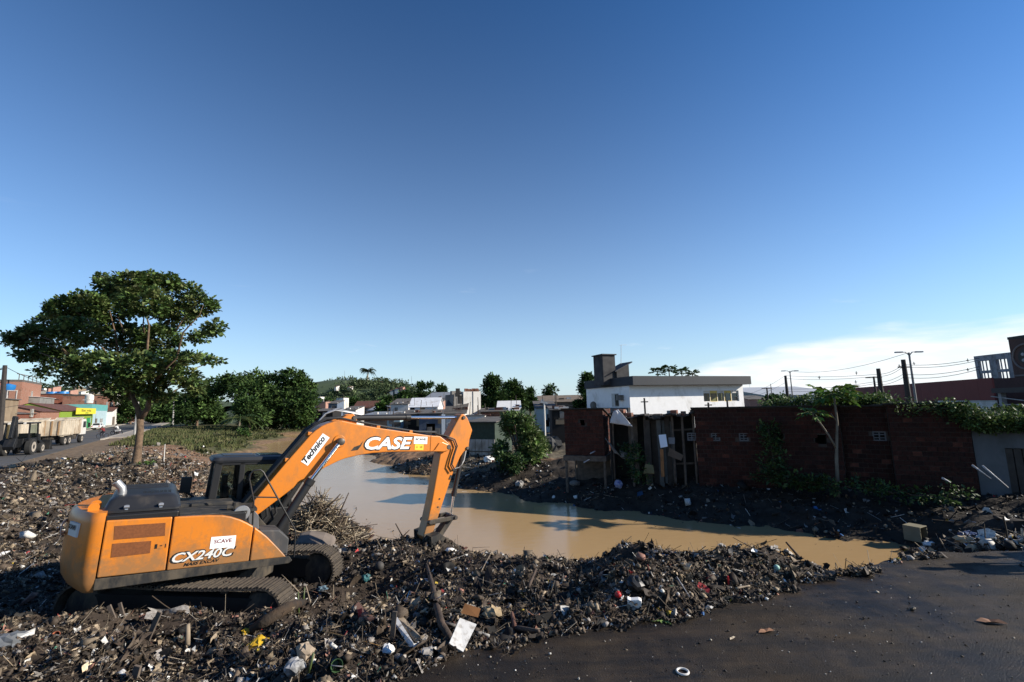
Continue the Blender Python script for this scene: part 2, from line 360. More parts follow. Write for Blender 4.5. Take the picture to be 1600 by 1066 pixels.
# under the asphalt
for x, y in ((0,0),(5,0),(-5,0),(12,0),(12,6),(3,4),(8,5),(20,0),(25,8),(-12,-4),(-20,-6)): ctrl.append((x, y, -.35))
ctrl += [(-14,4,-.7),(-20,8,-.7),(-22,15,-.7),(-30,28,-.5)]
# flat land
for x, y in ((-30,38),(-38,52),(-48,48),(-60,30),(-40,20),(-52,75),(-42,62),(-70,90),(-62,100),(-60,130),(-90,60),(-120,120),(-80,160),(-40,-20),(60,-20)): ctrl.append((x, y, -.4))
for x, y in ((-45,150),(0,120),(40,60),(-20,90),(60,100),(50,30),(20,45),(-8,65),(10,75),(100,60),(120,150),(0,200),(-120,200)): ctrl.append((x, y, -.7))
ctrl += [(-52,112,-2.6),(-56,125,-1.4)]
CT = np.array(ctrl)
_D = np.linalg.norm(CT[:, None, :2]-CT[None, :, :2], axis=2)
_n = len(CT); _A = np.zeros((_n+3, _n+3)); _A[:_n, :_n] = -_D + np.eye(_n)*-0.0 + np.eye(_n)*0.04
_A[:_n, _n] = 1; _A[:_n, _n+1:] = CT[:, :2]*0.01; _A[_n:, :_n] = _A[:_n, _n:].T
_W = np.linalg.solve(_A, np.concatenate([CT[:, 2], np.zeros(3)]))
def base_h(X, Y):
    X = np.atleast_1d(np.asarray(X, float)); Y = np.atleast_1d(np.asarray(Y, float)); sh = X.shape; X = X.ravel(); Y = Y.ravel()
    out = np.empty(len(X))
    for i in range(0, len(X), 20000):
        d = np.hypot(X[i:i+20000, None]-CT[None, :, 0], Y[i:i+20000, None]-CT[None, :, 1])
        out[i:i+20000] = -d@_W[:_n]+_W[_n]+(X[i:i+20000]*_W[_n+1]+Y[i:i+20000]*_W[_n+2])*0.01
    return out.reshape(sh)
def in_poly(X, Y, poly):
    r = np.zeros(X.shape, bool); n = len(poly)
    for i in range(n):
        x1, y1 = poly[i]; x2, y2 = poly[(i+1) % n]
        c = ((y1 > Y) != (y2 > Y)) & (X < (x2-x1)*(Y-y1)/((y2-y1) if y2 != y1 else 1e-9)+x1); r ^= c
    return r
ASPH_POLY = ASPH_FULL + [(34,-22),(-26,-22)]
ROADD = np.array([-0.562, 0.827]); ROADN = np.array([-0.827, -0.562])       # along the road (away), and across it to the left
ROAD0 = np.array([-47.0, 49.4])                                             # a point of its near edge
def road_st(X, Y): return (X-ROAD0[0])*ROADD[0]+(Y-ROAD0[1])*ROADD[1], (X-ROAD0[0])*ROADN[0]+(Y-ROAD0[1])*ROADN[1]
def edge_dist(X, Y):
    d = np.full(X.shape, 1e9)
    for (x1, y1), (x2, y2) in zip(ASPH_FULL[:-1], ASPH_FULL[1:]):
        L2 = (x2-x1)**2+(y2-y1)**2; t = np.clip(((X-x1)*(x2-x1)+(Y-y1)*(y2-y1))/L2, 0, 1); d = np.minimum(d, np.hypot(X-x1-t*(x2-x1), Y-y1-t*(y2-y1)))
    return d
def hgt(X, Y):
    X = np.atleast_1d(np.asarray(X, float)); Y = np.atleast_1d(np.asarray(Y, float))
    h = base_h(X, Y); s, t = road_st(X, Y)
    far = np.clip((np.hypot(X, Y)-140)/120, 0, 1); h = h*(1-far)+(-.55)*far
    k = np.clip((t+7)/5, 0, 1); h = h*(1-k)+(-.46)*k                        # level ground for the road and the houses
    k2 = np.clip((X*0.35+Y-26.2-5)/4, 0, 1)*(X > -1); h = h*(1-k2)+(-.7)*k2  # level ground behind the brick row
    rough = 1-np.maximum(np.clip((t+9)/5, 0, 1), far)
    inside = in_poly(X, Y, ASPH_POLY)
    n = fbm(X*.9, Y*.9, 3)*.28+fbm(X*3.1, Y*3.1, 3)*.16
    h = h+n*rough*(h > -2.3)
    near = np.abs(X)+np.abs(Y) < 45
    if near.any():
        ed = np.full(X.shape, 9.0); ed[near] = edge_dist(X[near], Y[near]); h = np.where(inside, h, np.minimum(h, -.10+.62*ed+np.where(X > 7.5, .3, 0)))
    h = np.where(inside, np.minimum(h, -.25), h)
    return h
def h1(x, y): return float(hgt(np.array([x]), np.array([y]))[0])
def hit(x, y, lift=0.0, y0=2.0, y1=160.0):
    """where the line of sight through a photo point meets the ground"""
    d = ray(x, y); ts = np.concatenate([np.arange(y0, 40, .05), np.arange(40, y1, .4)])/d[1]
    P = CAM[None]+ts[:, None]*d[None]; hh = hgt(P[:, 0], P[:, 1]); hh = np.where(in_poly(P[:, 0], P[:, 1], ASPH_POLY), 0.0, hh); hh = np.maximum(hh, WATER)
    k = np.nonzero(P[:, 2] < hh)[0]
    if len(k) == 0: return P[-1]
    k = k[0]; return np.array([P[k, 0], P[k, 1], hh[k]+lift])

gx = np.concatenate([[-1500,-1000,-700,-500,-380,-300,-240,-200,-170,-150], np.arange(-130,-50,4.0), np.arange(-50,-18,.8), np.arange(-18,20,.2), np.arange(20,44,.8), np.arange(44,110,5.0), [120,150,200,260,340,450,600,800,1100,1500]])
gy = np.concatenate([[-300,-120,-60,-30,-15,-8,-3,0], np.arange(2,30,.2), np.arange(30,60,.5), np.arange(60,130,2.0), np.arange(130,220,8), [230,260,300,360,450,560,700,900,1200,1600,2200]])
GX, GY = np.meshgrid(gx, gy, indexing='ij'); GZ = hgt(GX.ravel(), GY.ravel()).reshape(GX.shape)
nx, ny = GX.shape
verts = np.stack([GX.ravel(), GY.ravel(), GZ.ravel()], 1)
ii, jj = np.meshgrid(np.arange(nx-1), np.arange(ny-1), indexing='ij'); a0 = (ii*ny+jj).ravel()
faces = np.stack([a0, a0+ny, a0+ny+1, a0+1], 1)
me = bpy.data.meshes.new('ground'); me.vertices.add(len(verts)); me.vertices.foreach_set('co', verts.astype(np.float32).ravel())
me.loops.add(faces.size); me.polygons.add(len(faces)); me.loops.foreach_set('vertex_index', faces.astype(np.int32).ravel())
me.polygons.foreach_set('loop_start', (np.arange(len(faces))*4).astype(np.int32)); me.polygons.foreach_set('use_smooth', np.ones(len(faces), bool))
# soil colours: dump = dark, left shore = red brown mud, field = olive, else dusty earth
X, Y, Zv = verts[:, 0], verts[:, 1], verts[:, 2]; s_, t_ = road_st(X, Y)
cc = np.tile(np.array([[.16,.115,.075]]), (len(X), 1))
def blend(k, c): 
    global cc
    k = np.clip(k, 0, 1)[:, None]; cc = cc*(1-k)+np.array([c])*k
nn_ = fbm(X*.25, Y*.25, 4)
blend(((Y < 33+nn_*8) & (X < 9)).astype(float), (.045,.034,.026))
shore = (Y > 27+nn_*6) & (Y < 51+nn_*5) & (t_ < -6); blend(shore.astype(float), (.19,.115,.07))
field = (Y > 49+nn_*6) & (t_ < -6.5) & (X < -20); blend(field.astype(float), (.07,.07,.033))
blend(((X > -4) & (Y > 12) & (Y < 32)).astype(float), (.032,.026,.021))
blend((Zv < -1.7).astype(float)*((Y > 25) & (X < -10)), (.17,.11,.065))
blend(((Y > 130) | ((X > -5) & (Y > 32))).astype(float), (.10,.085,.06))
blend((np.hypot(X, Y) > 150).astype(float), (.055,.07,.035))
a = me.color_attributes.new('Col', 'FLOAT_COLOR', 'POINT'); a.data.foreach_set('color', np.concatenate([cc, np.ones((len(cc), 1))], 1).astype(np.float32).ravel())
me.update(calc_edges=True); me.materials.append(mat_attr('soil', rough=0.95, spec=0.2, var=0.45, scale=2.5, bump=0.6))
g = bpy.data.objects.new('ground', me); col.objects.link(g); tag(g, kind='structure')

# muddy river
def water_mat():
    m = bpy.data.materials.new('muddy_water'); m.use_nodes = True; t = m.node_tree; b = t.nodes['Principled BSDF']
    b.inputs['Roughness'].default_value = 0.17; b.inputs['IOR'].default_value = 1.33; b.inputs['Specular IOR Level'].default_value = 0.5
    tcn = t.nodes.new('ShaderNodeTexCoord'); n1 = t.nodes.new('ShaderNodeTexNoise'); n1.inputs['Scale'].default_value = .35; n1.inputs['Detail'].default_value = 4
    t.links.new(tcn.outputs['Object'], n1.inputs['Vector']); mx = t.nodes.new('ShaderNodeMix'); mx.data_type = 'RGBA'; t.links.new(n1.outputs[0], mx.inputs['Factor'])
    mx.inputs['A'].default_value = (.40,.272,.137,1); mx.inputs['B'].default_value = (.35,.228,.108,1); t.links.new(mx.outputs['Result'], b.inputs['Base Color'])
    mp = t.nodes.new('ShaderNodeMapping'); mp.inputs['Rotation'].default_value = (0,0,.5); mp.inputs['Scale'].default_value = (1,2.2,1); t.links.new(tcn.outputs['Object'], mp.inputs[0])
    n2 = t.nodes.new('ShaderNodeTexNoise'); n2.inputs['Scale'].default_value = 1.5; n2.inputs['Detail'].default_value = 5; t.links.new(mp.outputs[0], n2.inputs['Vector'])
    n3 = t.nodes.new('ShaderNodeTexNoise'); n3.inputs['Scale'].default_value = .25; n3.inputs['Detail'].default_value = 3; t.links.new(tcn.outputs['Object'], n3.inputs['Vector'])
    ml = t.nodes.new('ShaderNodeMath'); ml.operation = 'MULTIPLY'; t.links.new(n2.outputs[0], ml.inputs[0]); t.links.new(n3.outputs[0], ml.inputs[1])
    bp = t.nodes.new('ShaderNodeBump'); bp.inputs['Strength'].default_value = .16; bp.inputs['Distance'].default_value = .12; t.links.new(ml.outputs[0], bp.inputs['Height']); t.links.new(bp.outputs[0], b.inputs['Normal'])
    return m
mb = MB(); mb.add([(-140,4,WATER),(34,4,WATER),(34,150,WATER),(-140,150,WATER)], [(0,1,2,3)])
tag(mb.build('water', water_mat()), kind='structure')

# asphalt shoulder the photographer stands on, with its broken edge dropping to the river
def asphalt_mat():
    m = bpy.data.materials.new('wet_asphalt'); m.use_nodes = True; t = m.node_tree; b = t.nodes['Principled BSDF']
    tcn = t.nodes.new('ShaderNodeTexCoord')
    def noise(sc_, d=6, r=.6):
        n = t.nodes.new('ShaderNodeTexNoise'); n.inputs['Scale'].default_value = sc_; n.inputs['Detail'].default_value = d; n.inputs['Roughness'].default_value = r
        t.links.new(tcn.outputs['Object'], n.inputs['Vector']); return n.outputs[0]
    def rng_(v, a_, b_, c_=0.0, d_=1.0):
        n = t.nodes.new('ShaderNodeMapRange'); t.links.new(v, n.inputs[0])
        for i, q in enumerate((a_, b_, c_, d_)): n.inputs[i+1].default_value = q
        return n.outputs[0]
    def mix(f, A, B):
        n = t.nodes.new('ShaderNodeMix'); n.data_type = 'RGBA'; t.links.new(f, n.inputs['Factor'])
        for k, q in (('A', A), ('B', B)):
            if isinstance(q, tuple): n.inputs[k].default_value = (*q, 1)
            else: t.links.new(q, n.inputs[k])
        return n.outputs['Result']
    big = noise(.45, 5); mid = noise(2.6, 7); fine = noise(55, 3, .7); tiny = noise(160, 2)
    c = mix(rng_(big, .38, .62), (.0065,.0046,.0034), (.018,.0108,.0055))
    c = mix(rng_(mid, .47, .68, 0, .8), c, (.044,.030,.017))
    c = mix(rng_(fine, .55, .72, 0, .55), c, (.030,.022,.015))
    c = mix(rng_(tiny, .60, .68, 0, .75), c, (.12,.105,.085))
    mpr = t.nodes.new('ShaderNodeMapping'); mpr.inputs['Rotation'].default_value = (0, 0, -.38); mpr.inputs['Scale'].default_value = (.35, 3.2, 1); t.links.new(tcn.outputs['Object'], mpr.inputs[0])
    ns_ = t.nodes.new('ShaderNodeTexNoise'); ns_.inputs['Scale'].default_value = 1.1; ns_.inputs['Detail'].default_value = 6; ns_.inputs['Roughness'].default_value = .6; t.links.new(mpr.outputs[0], ns_.inputs['Vector'])
    c = mix(rng_(ns_.outputs[0], .5, .66, 0, .6), c, (.048,.032,.018)); c = mix(rng_(ns_.outputs[0], .46, .34, 0, .7), c, (.006,.005,.0045))   # smeared mud along the wheel lines
    t.links.new(c, b.inputs['Base Color'])
    rg = rng_(big, .38, .62, .38, .85); t.links.new(rg, b.inputs['Roughness']); b.inputs['Specular IOR Level'].default_value = .22
    ad = t.nodes.new('ShaderNodeMath'); ad.operation = 'ADD'; t.links.new(fine, ad.inputs[0]); t.links.new(mid, ad.inputs[1])
    bp = t.nodes.new('ShaderNodeBump'); bp.inputs['Strength'].default_value = .55; bp.inputs['Distance'].default_value = .03; t.links.new(ad.outputs[0], bp.inputs['Height']); t.links.new(bp.outputs[0], b.inputs['Normal'])
    return m
edge = []
for i in range(len(ASPH_FULL)-1):
    p, q = np.array(ASPH_FULL[i]), np.array(ASPH_FULL[i+1]); k = max(2, int(np.linalg.norm(q-p)/.12)) if 1 <= i <= 12 else 3
    for j in range(k):
        e = p+(q-p)*j/k; e = e+np.array([-.35,.94])*float(fbm(np.array(e[0]*2.2), np.array(e[1]*2.2), 4))*.22; edge.append(e)
edge.append(np.array(ASPH_FULL[-1]))
ne = len(edge)
back = [(34,-22),(-26,-22)]
vs_ = [(e[0], e[1], 0.0) for e in edge]+[(p[0], p[1], 0.0) for p in back]+[(e[0]+.02, e[1]+.05, -.05) for e in edge]+[(e[0]+.1, e[1]+.1, -2.6) for e in edge]
fs_ = [tuple(range(ne+2))]+[(i+1, i, ne+2+i, ne+3+i) for i in range(ne-1)]+[(ne+3+i, ne+2+i, 2*ne+2+i, 2*ne+3+i) for i in range(ne-1)]
mb = MB(); mb.add(vs_, fs_); o = mb.build('asphalt_pavement', asphalt_mat()); tag(o, kind='structure')

# the street on the far left: carriageway, kerb, pavement
def strip(name, m, s0, s1, t0, t1, z0, z1, step=8.0):
    mb = MB(); k = max(1, int((s1-s0)/step))
    for i in range(k):
        a_, b_ = s0+(s1-s0)*i/k, s0+(s1-s0)*(i+1)/k
        q = [ROAD0+ROADD*s+ROADN*t for s, t in ((a_,t0),(b_,t0),(b_,t1),(a_,t1))]
        mb.add([(p[0],p[1],z) for z in (z0, z1) for p in q], [(4,5,6,7),(0,1,5,4),(1,2,6,5),(2,3,7,6),(3,0,4,7)])
    return tag(mb.build(name, m), kind='structure')
strip('road', mat('road_asphalt', (.075,.073,.072), .9, var=.25, scale=.6, dirt=(.12,.10,.08), dirt_amt=.4, dirt_scale=.2), -60, 260, .0, 9.0, -.9, -.42)
strip('kerb', mat('kerb_concrete', (.42,.38,.32), .9, var=.35, scale=2), 16, 260, -.35, 0, -.9, -.28)
strip('pavement', mat('pave', (.33,.29,.24), .9, var=.3, scale=1), 20, 260, -2.4, -.35, -.9, -.30)
strip('kerb', mat('kerb_concrete', (.42,.38,.32)), -60, 260, 9.0, 9.25, -.9, -.28)
strip('pavement', mat('pave', (.33,.29,.24)), -60, 260, 9.25, 12.2, -.9, -.30)
# ================================================================== the excavator
th, ph = rad(53), rad(3.5)
ef = np.array([math.sin(th)*math.cos(ph), math.cos(th)*math.cos(ph), -math.sin(ph)])
eleft = np.cross([0,0,1], ef); eleft /= np.linalg.norm(eleft); eu = np.cross(ef, eleft)
EO = np.array([-6.828, 11.008, -1.352])
ex = empty('excavator', (0,0,0), 0, 'large orange crawler excavator digging with its boom stretched over the rubbish heap', 'excavator')
MX = Matrix.Identity(4)
for i in range(3): MX[i][0] = ef[i]; MX[i][1] = eleft[i]; MX[i][2] = eu[i]; MX[i][3] = EO[i]
ex.matrix_world = MX
orange = mat('orange_paint', (.60,.185,.014), .42, var=.10, scale=1.2, dirt=(.28,.13,.045), dirt_amt=.34, dirt_scale=1.6, coat=.15, spec=.5, grime=(.33,.15,.05), zmud=(1.2,2.0,(.22,.125,.055)))
black = mat('black_paint', (.011,.011,.012), .5, var=.3, scale=3)
dirtyblack = mat('muddy_black_steel', (.018,.018,.018), .75, var=.3, scale=5, dirt=(.09,.072,.05), dirt_amt=.75, dirt_scale=3)
hoodm = mat('charcoal_hood', (.020,.021,.024), .42, var=.15, scale=2, dirt=(.07,.06,.05), dirt_amt=.3, dirt_scale=1.5)
steel = mat('chrome_rod', (.75,.75,.76), .15, metal=1.0, var=.05)
silver = mat('dull_silver', (.42,.42,.42), .38, metal=.7, var=.1)
rubber = mat('hose_rubber', (.015,.015,.016), .6, var=.2)
white = mat('white_decal', (.82,.82,.82), .5, var=.04)
blackd = mat('black_decal', (.012,.012,.012), .5, var=.1)
maroon = mat('maroon_print', (.16,.02,.025), .6, var=.1)
greyd = mat('light_grey_decal', (.62,.62,.60), .5, var=.05)
mesh_m = mat('grille_mesh', (.20,.065,.018), .8, var=.35, scale=30)
mudtrack = mat('muddy_track', (.075,.06,.044), .95, var=.5, scale=6, bump=.5, c2=(.045,.037,.03))
dglass = glass('cab_glass', (.42,.5,.47))
# --- undercarriage, swung 37 degrees to the right of the house
uc = -rad(37)
def ucp(x, y, z): return (x*math.cos(uc)-y*math.sin(uc), x*math.sin(uc)+y*math.cos(uc), z)
mb = MB(); mb.box(-.75,.75,-.95,.95,.45,.85); mb.lathe([(.62,.85),(.62,1.02)], 24)
o = mb.build('undercarriage_frame', dirtyblack, ex, bevel=.03); o.rotation_euler = (0,0,uc)
shoe_me = None
for sgn in (-1, 1):
    mb = MB(); yy = sgn*1.3
    mb.box(-1.6,1.6,yy-.17,yy+.17,.28,.72)
    for xx in np.linspace(-1.2,1.2,7): mb.lathe([(.12,yy-.2),(.12,yy+.2)], 10, (xx,0,.2), 'y')
    tr = mb.build('track', mat('track_black', (.012,.011,.010), .85, var=.4), ex, bevel=.02); tr.rotation_euler = (0,0,uc); tr['label'] = 'muddy crawler track'
    for nm, xx in (('idler_wheel',1.75),('drive_sprocket',-1.75)):
        mb = MB(); mb.lathe([(.1,yy-.2),(.36,yy-.16),(.4,yy-.08),(.4,yy+.08),(.36,yy+.16),(.1,yy+.2)], 20, (xx,0,.47), 'y'); mb.build(nm, dirtyblack, tr, smooth=True)
    if shoe_me is None:
        q = MB(); q.box(-.095,.095,-.3,.3,-.015,.02); q.box(-.085,-.06,-.3,.3,.02,.06); q.box(-.01,.015,-.3,.3,.02,.055); q.box(.065,.085,-.3,.3,.02,.055)
        shoe_me = q.mesh('track_shoe'); shoe_me.materials.append(mudtrack)
    # path of the belt
    R_ = .45; per = 2*3.5+2*math.pi*R_; k = 50
    for i in range(k):
        s = per*i/k
        if s < 3.5: x, z, a_ = -1.75+s, .92-.05*math.sin(math.pi*s/3.5), 0
        elif s < 3.5+math.pi*R_: t = (s-3.5)/R_; x, z, a_ = 1.75+R_*math.sin(t), .47+R_*math.cos(t), t
        elif s < 7+math.pi*R_: x, z, a_ = 1.75-(s-3.5-math.pi*R_), .02, math.pi
        else: t = (s-7-math.pi*R_)/R_; x, z, a_ = -1.75-R_*math.sin(t), .47-R_*math.cos(t), math.pi+t
        sh = bpy.data.objects.new('track_shoe', shoe_me); col.objects.link(sh); sh.parent = tr; sh.location = (x, yy, z); sh.rotation_euler = (0, a_, 0)
# --- house
mb = MB(); mb.box(-2.1,1.1,-1.3,.3,1.05,1.26); mb.box(-2.1,.9,.3,1.36,1.05,1.26); mb.box(-2.05,.2,-1.28,1.34,1.26,2.22)
mb.build('house_frame', black, ex, bevel=.02)
mb = MB(); mb.prism([(-2.1,1.09),(1.13,1.07),(1.2,1.12),(1.13,1.215),(-2.1,1.285)], -1.375, -1.31); mb.build('side_sill', dirtyblack, ex, bevel=.01)
# counterweight
plan = [(-2.1,-1.38),(-2.19,-1.378),(-2.27,-1.35),(-2.34,-1.28),(-2.46,-1.08),(-2.62,-.72),(-2.72,-.35),(-2.76,0)]
plan = plan+[(x,-y) for x, y in plan[-2::-1]]
rings = []
for z, f_ in ((1.04,.30),(1.10,.16),(1.22,.06),(1.45,0),(2.0,0),(2.25,.02),(2.36,.06),(2.42,.16)):
    rings.append([(-2.1+(x+2.1)*(1-f_*1.1), y*(1-f_*.22), z) for x, y in plan])
mb = MB(); mb.loft(rings); cw = mb.build('counterweight', orange, ex, smooth=True)
for yy in (-.95,-.6):
    mb = MB(); mb.lathe([(.035,-.02),(.085,-.02),(.085,.02),(.035,.02)], 14, (-2.32,yy,2.47), 'y'); mb.box(-2.4,-2.24,yy-.03,yy+.03,2.38,2.44); mb.build('lifting_eye', orange, cw)
# rear lettering, seen edge on, and the small company plate
text_part('CASE', white, cw, (-2.775,-.55,1.9), (.13,1.0,0), (0,0,1), .3, 1.3, bold=.03)
def on_cw(y): return -2.1-.66*math.sqrt(max(0,1-(y/1.42)**2))
q0 = (-2.475,-1.07); q1 = (-2.625,-.73)
d_ = np.array([q0[0]-q1[0], q0[1]-q1[1], 0.]); d_ /= np.linalg.norm(d_)
mb = MB(); n_ = np.array([-math.sin(math.atan2(d_[1], d_[0]))*-1, 0, 0])
mb.add([(q1[0]-.015,q1[1],1.98),(q0[0]-.015,q0[1]-.01,1.98),(q0[0]-.015,q0[1]-.01,2.22),(q1[0]-.015,q1[1],2.22),(q1[0]+.05,q1[1],1.98),(q0[0]+.05,q0[1],1.98),(q0[0]+.05,q0[1],2.22),(q1[0]+.05,q1[1],2.22)], [(0,1,2,3),(4,5,6,7),(0,1,5,4),(1,2,6,5),(2,3,7,6),(3,0,4,7)])
pl = mb.build('company_plate', greyd, cw)
text_part('SCAVE', blackd, pl, (q1[0]-.02,q1[1]-.03,2.10), tuple(d_), (0,0,1), .08, .3, bold=.02)
# side panels
gap = .012
def panel(poly, name='side_panel', thick=.10):
    mb = MB(); mb.prism(poly, -1.385, -1.385+thick); return mb.build(name, orange, ex, bevel=.018)
pr = panel([(-2.08,1.305),(-1.085,1.275),(-1.095,2.255),(-2.08,2.285)]); pr['label'] = 'rear side door with two mesh grilles'
for g4 in (((-1.95,2.18),(-1.19,2.16),(-1.17,1.92),(-1.93,1.94)), ((-1.94,1.87),(-1.37,1.85),(-1.36,1.63),(-1.93,1.63))):
    mb = MB(); mb.prism([g4[0], g4[1], g4[2], g4[3]], -1.391, -1.37); mb.build('grille', mesh_m, pr)
mb = MB(); mb.prism([(-1.30,1.70),(-1.13,1.69),(-1.13,1.77),(-1.30,1.78)], -1.389, -1.37); lt = mb.build('door_latch', orange, pr)
mb = MB(); mb.prism([(-1.30,1.70),(-1.265,1.70),(-1.265,1.78),(-1.30,1.78)], -1.393, -1.37); mb.prism([(-1.145,1.70),(-1.13,1.70),(-1.13,1.77),(-1.145,1.77)], -1.393, -1.37); mb.prism([(-1.225,1.735),(-1.19,1.735),(-1.19,1.75),(-1.225,1.75)], -1.393, -1.37); mb.build('latch_slot', blackd, lt)
pm = panel([(-1.06,1.27),(.335,1.232),(.345,1.925),(.22,2.01),(.08,2.09),(-.1,2.165),(-.25,2.205),(-.5,2.23),(-1.065,2.25)])
pf = panel([(.362,1.232),(1.06,1.215),(1.0,1.29),(.82,1.49),(.63,1.69),(.48,1.82),(.372,1.905)])
# company plate and lettering on the side
mb = MB(); mb.prism([(-.40,1.575),(.045,1.56),(.045,1.785),(-.395,1.80)], -1.391, -1.38); pl = mb.build('company_plate', white, pm)
text_part('SCAVE', maroon, pl, (-.335,-1.392,1.67), (1,0,-.03), (0,0,1), .075, .31, bold=.02)
mb = MB(); mb.box(-.36,.01,-1.3925,-1.39,1.625,1.629); mb.build('plate_line', greyd, pl)
text_part('CX240C', blackd, pm, (-1.035,-1.3895,1.375), (1,0,.0), (0,0,1), .215, 1.11, bold=.055, shear=.28, thick=.001)
text_part('CX240C', greyd, pm, (-1.0,-1.3925,1.395), (1,0,.0), (0,0,1), .175, 1.04, bold=.02, shear=.28, thick=.001)
text_part('MASS EXCAV', blackd, pm, (-.80,-1.391,1.305), (1,0,.01), (0,0,1), .06, .6, bold=.02, shear=.28)
# black band, hood with vents and hinges
mb = MB(); mb.box(-2.1,-1.0,-1.34,1.34,2.24,2.36); mb.build('hood_base', black, ex, bevel=.02)
rr = [(-2.18,-1.12),(-.99,-1.12),(-.99,1.12),(-2.18,1.12)]
def rrect(x0,x1,y0,y1,r,z,n=4):
    o_ = []
    for cx_, cy_, a_ in ((x1-r,y1-r,0),(x0+r,y1-r,90),(x0+r,y0+r,180),(x1-r,y0+r,270)):
        for i in range(n+1): t = rad(a_+90*i/n); o_.append((cx_+r*math.cos(t), cy_+r*math.sin(t), z))
    return o_
mb = MB(); mb.loft([rrect(-2.2,-.97,-1.14,1.14,.1,2.37), rrect(-2.2,-.97,-1.14,1.14,.1,2.41), rrect(-2.16,-1.01,-1.08,1.08,.1,2.44), rrect(-2.12,-1.05,-1.0,1.0,.12,2.58), rrect(-2.06,-1.1,-.92,.92,.14,2.635), rrect(-1.98,-1.18,-.82,.82,.14,2.655)])
hd = mb.build('hood', hoodm, ex, smooth=True)
for yy in (.1,.35,.6):
    mb = MB(); mb.box(-1.98,-1.2,yy,yy+.06,2.65,2.668); mb.build('hood_rib', hoodm, hd, bevel=.006)
mb = MB()
for r_ in range(3):
    for c_ in range(7):
        x0 = -1.62+c_*.068+r_*.0; y0 = -.72+r_*.1; mb.box(x0,x0+.05,y0,y0+.075,2.60+.02*r_ if r_ < 1 else 2.645,2.661)
mb.build('vent_slots', blackd, hd)
mb = MB(); mb.tube([(-1.95,-.72,2.5),(-1.95,-.72,2.70),(-1.97,-.72,2.78),(-2.07,-.72,2.90)], [.072,.072,.072,.07], 14); mb.build('exhaust_pipe', silver, ex, smooth=True)
for xx in (-1.83,-1.30):
    mb = MB(); mb.bar((xx,-1.125,2.38),(xx,-1.10,2.50),.05,.02); mb.tube([(xx-.04,-1.13,2.47),(xx+.04,-1.13,2.47)], .03, 8); mb.build('hood_latch', silver, hd)
mb = MB(); mb.box(-.98,.22,-1.25,.32,2.18,2.245); mb.box(-.95,.05,-.25,.3,2.24,2.30); dk = mb.build('deck', mat('deck_grey', (.028,.028,.028), .8, var=.4, scale=4, dirt=(.07,.06,.048), dirt_amt=.6, dirt_scale=5), ex, bevel=.01)
mb = MB(); mb.box(.05,.42,-1.15,-.35,2.2,2.26); mb.tube([(-.15,-1.05,2.30),(.1,-1.05,2.30)], .05, 10); mb.tube([(.0,-1.05,2.22),(.0,-1.05,2.4)], .06, 10); mb.build('fuel_filler', dirtyblack, ex)
mb = MB(); mb.prism([(.5,1.26),(1.12,1.22),(1.12,1.56),(.9,1.76),(.5,1.80)], -1.22, -.62); mb.build('toolbox_step', mat('step_grey', (.06,.06,.062), .7, var=.3, scale=3, dirt=(.13,.11,.09), dirt_amt=.4), ex, bevel=.025)
mb = MB(); mb.prism([(.2,2.1),(.26,2.25),(.36,2.22),(.48,2.08),(.52,1.77),(.38,1.83)], -1.02, -.98); mb.build('bracket_plate', mat('bracket_grey', (.12,.12,.125), .5, var=.2), ex, bevel=.01)
mb = MB(); mb.lathe([(.01,-1.24),(.15,-1.235),(.16,-1.22),(.15,-1.19),(.05,-1.17)], 28, (.12,0,2.19), 'y'); mr_ = mb.build('round_mirror', silver, ex, smooth=True)
mb = MB(); mb.lathe([(.05,-1.25),(.05,-1.23)], 12, (.12,0,2.19), 'y'); mb.build('mirror_hub', blackd, mr_)
mb = MB(); yv = -1.1
mb.tube([(.37,yv,1.9),(.34,yv,2.4),(.2,yv,2.88),(.21,yv,2.99),(.26,yv,3.06),(.40,yv,3.07),(.46,yv,3.02),(.52,yv,2.92),(1.24,yv,1.73),(1.27,yv,1.62),(1.29,yv,1.12)], .018, 8)
mb.tube([(.335,yv,2.49),(.79,yv,2.45)], .015, 8); mb.build('handrail', black, ex, smooth=True)
# --- cab
cab = MB(); cab.box(-.36,1.45,.36,1.42,1.26,1.98); cab = cab.build('cab', black, ex, bevel=.03)
y0c, y1c = .38, 1.40
mb = MB()
for (xa, za, xb, zb, wd) in ((-.34,1.98,-.28,3.12,.16),(.24,1.98,.22,3.12,.12),(1.42,1.98,1.16,3.12,.10)):
    for yy in (y0c+.03, y1c-.03): mb.bar((xa,yy,za),(xb,yy,zb),.07,wd,up=(1,0,0))
mb.box(-.36,-.02,y0c+.005,y0c+.06,1.98,2.25); mb.bar((-.3,y0c+.03,3.1),(1.16,y0c+.03,3.1),.07,.1); mb.bar((-.3,y1c-.03,3.1),(1.16,y1c-.03,3.1),.07,.1); mb.box(-.40,-.3,y0c,y1c,1.98,2.2)
mb.build('pillar_frame', black, cab, bevel=.015)
mb = MB(); mb.loft([rrect(-.42,1.24,y0c-.03,y1c+.03,.12,3.12), rrect(-.44,1.28,y0c-.04,y1c+.04,.14,3.17), rrect(-.40,1.24,y0c,y1c,.14,3.24), rrect(-.3,1.15,y0c+.1,y1c-.1,.12,3.265)])
rf = mb.build('cab_roof', hoodm, cab, smooth=True)
mb = MB(); mb.box(-.2,.5,y0c+.2,y1c-.2,3.255,3.285); mb.build('roof_panel', hoodm, rf, bevel=.01)
mb = MB(); mb.box(.6,1.12,y0c+.16,y1c-.16,3.255,3.285); mb.build('roof_hatch', mat('tinted_hatch', (.03,.04,.05), .1, var=.05), rf, bevel=.01)
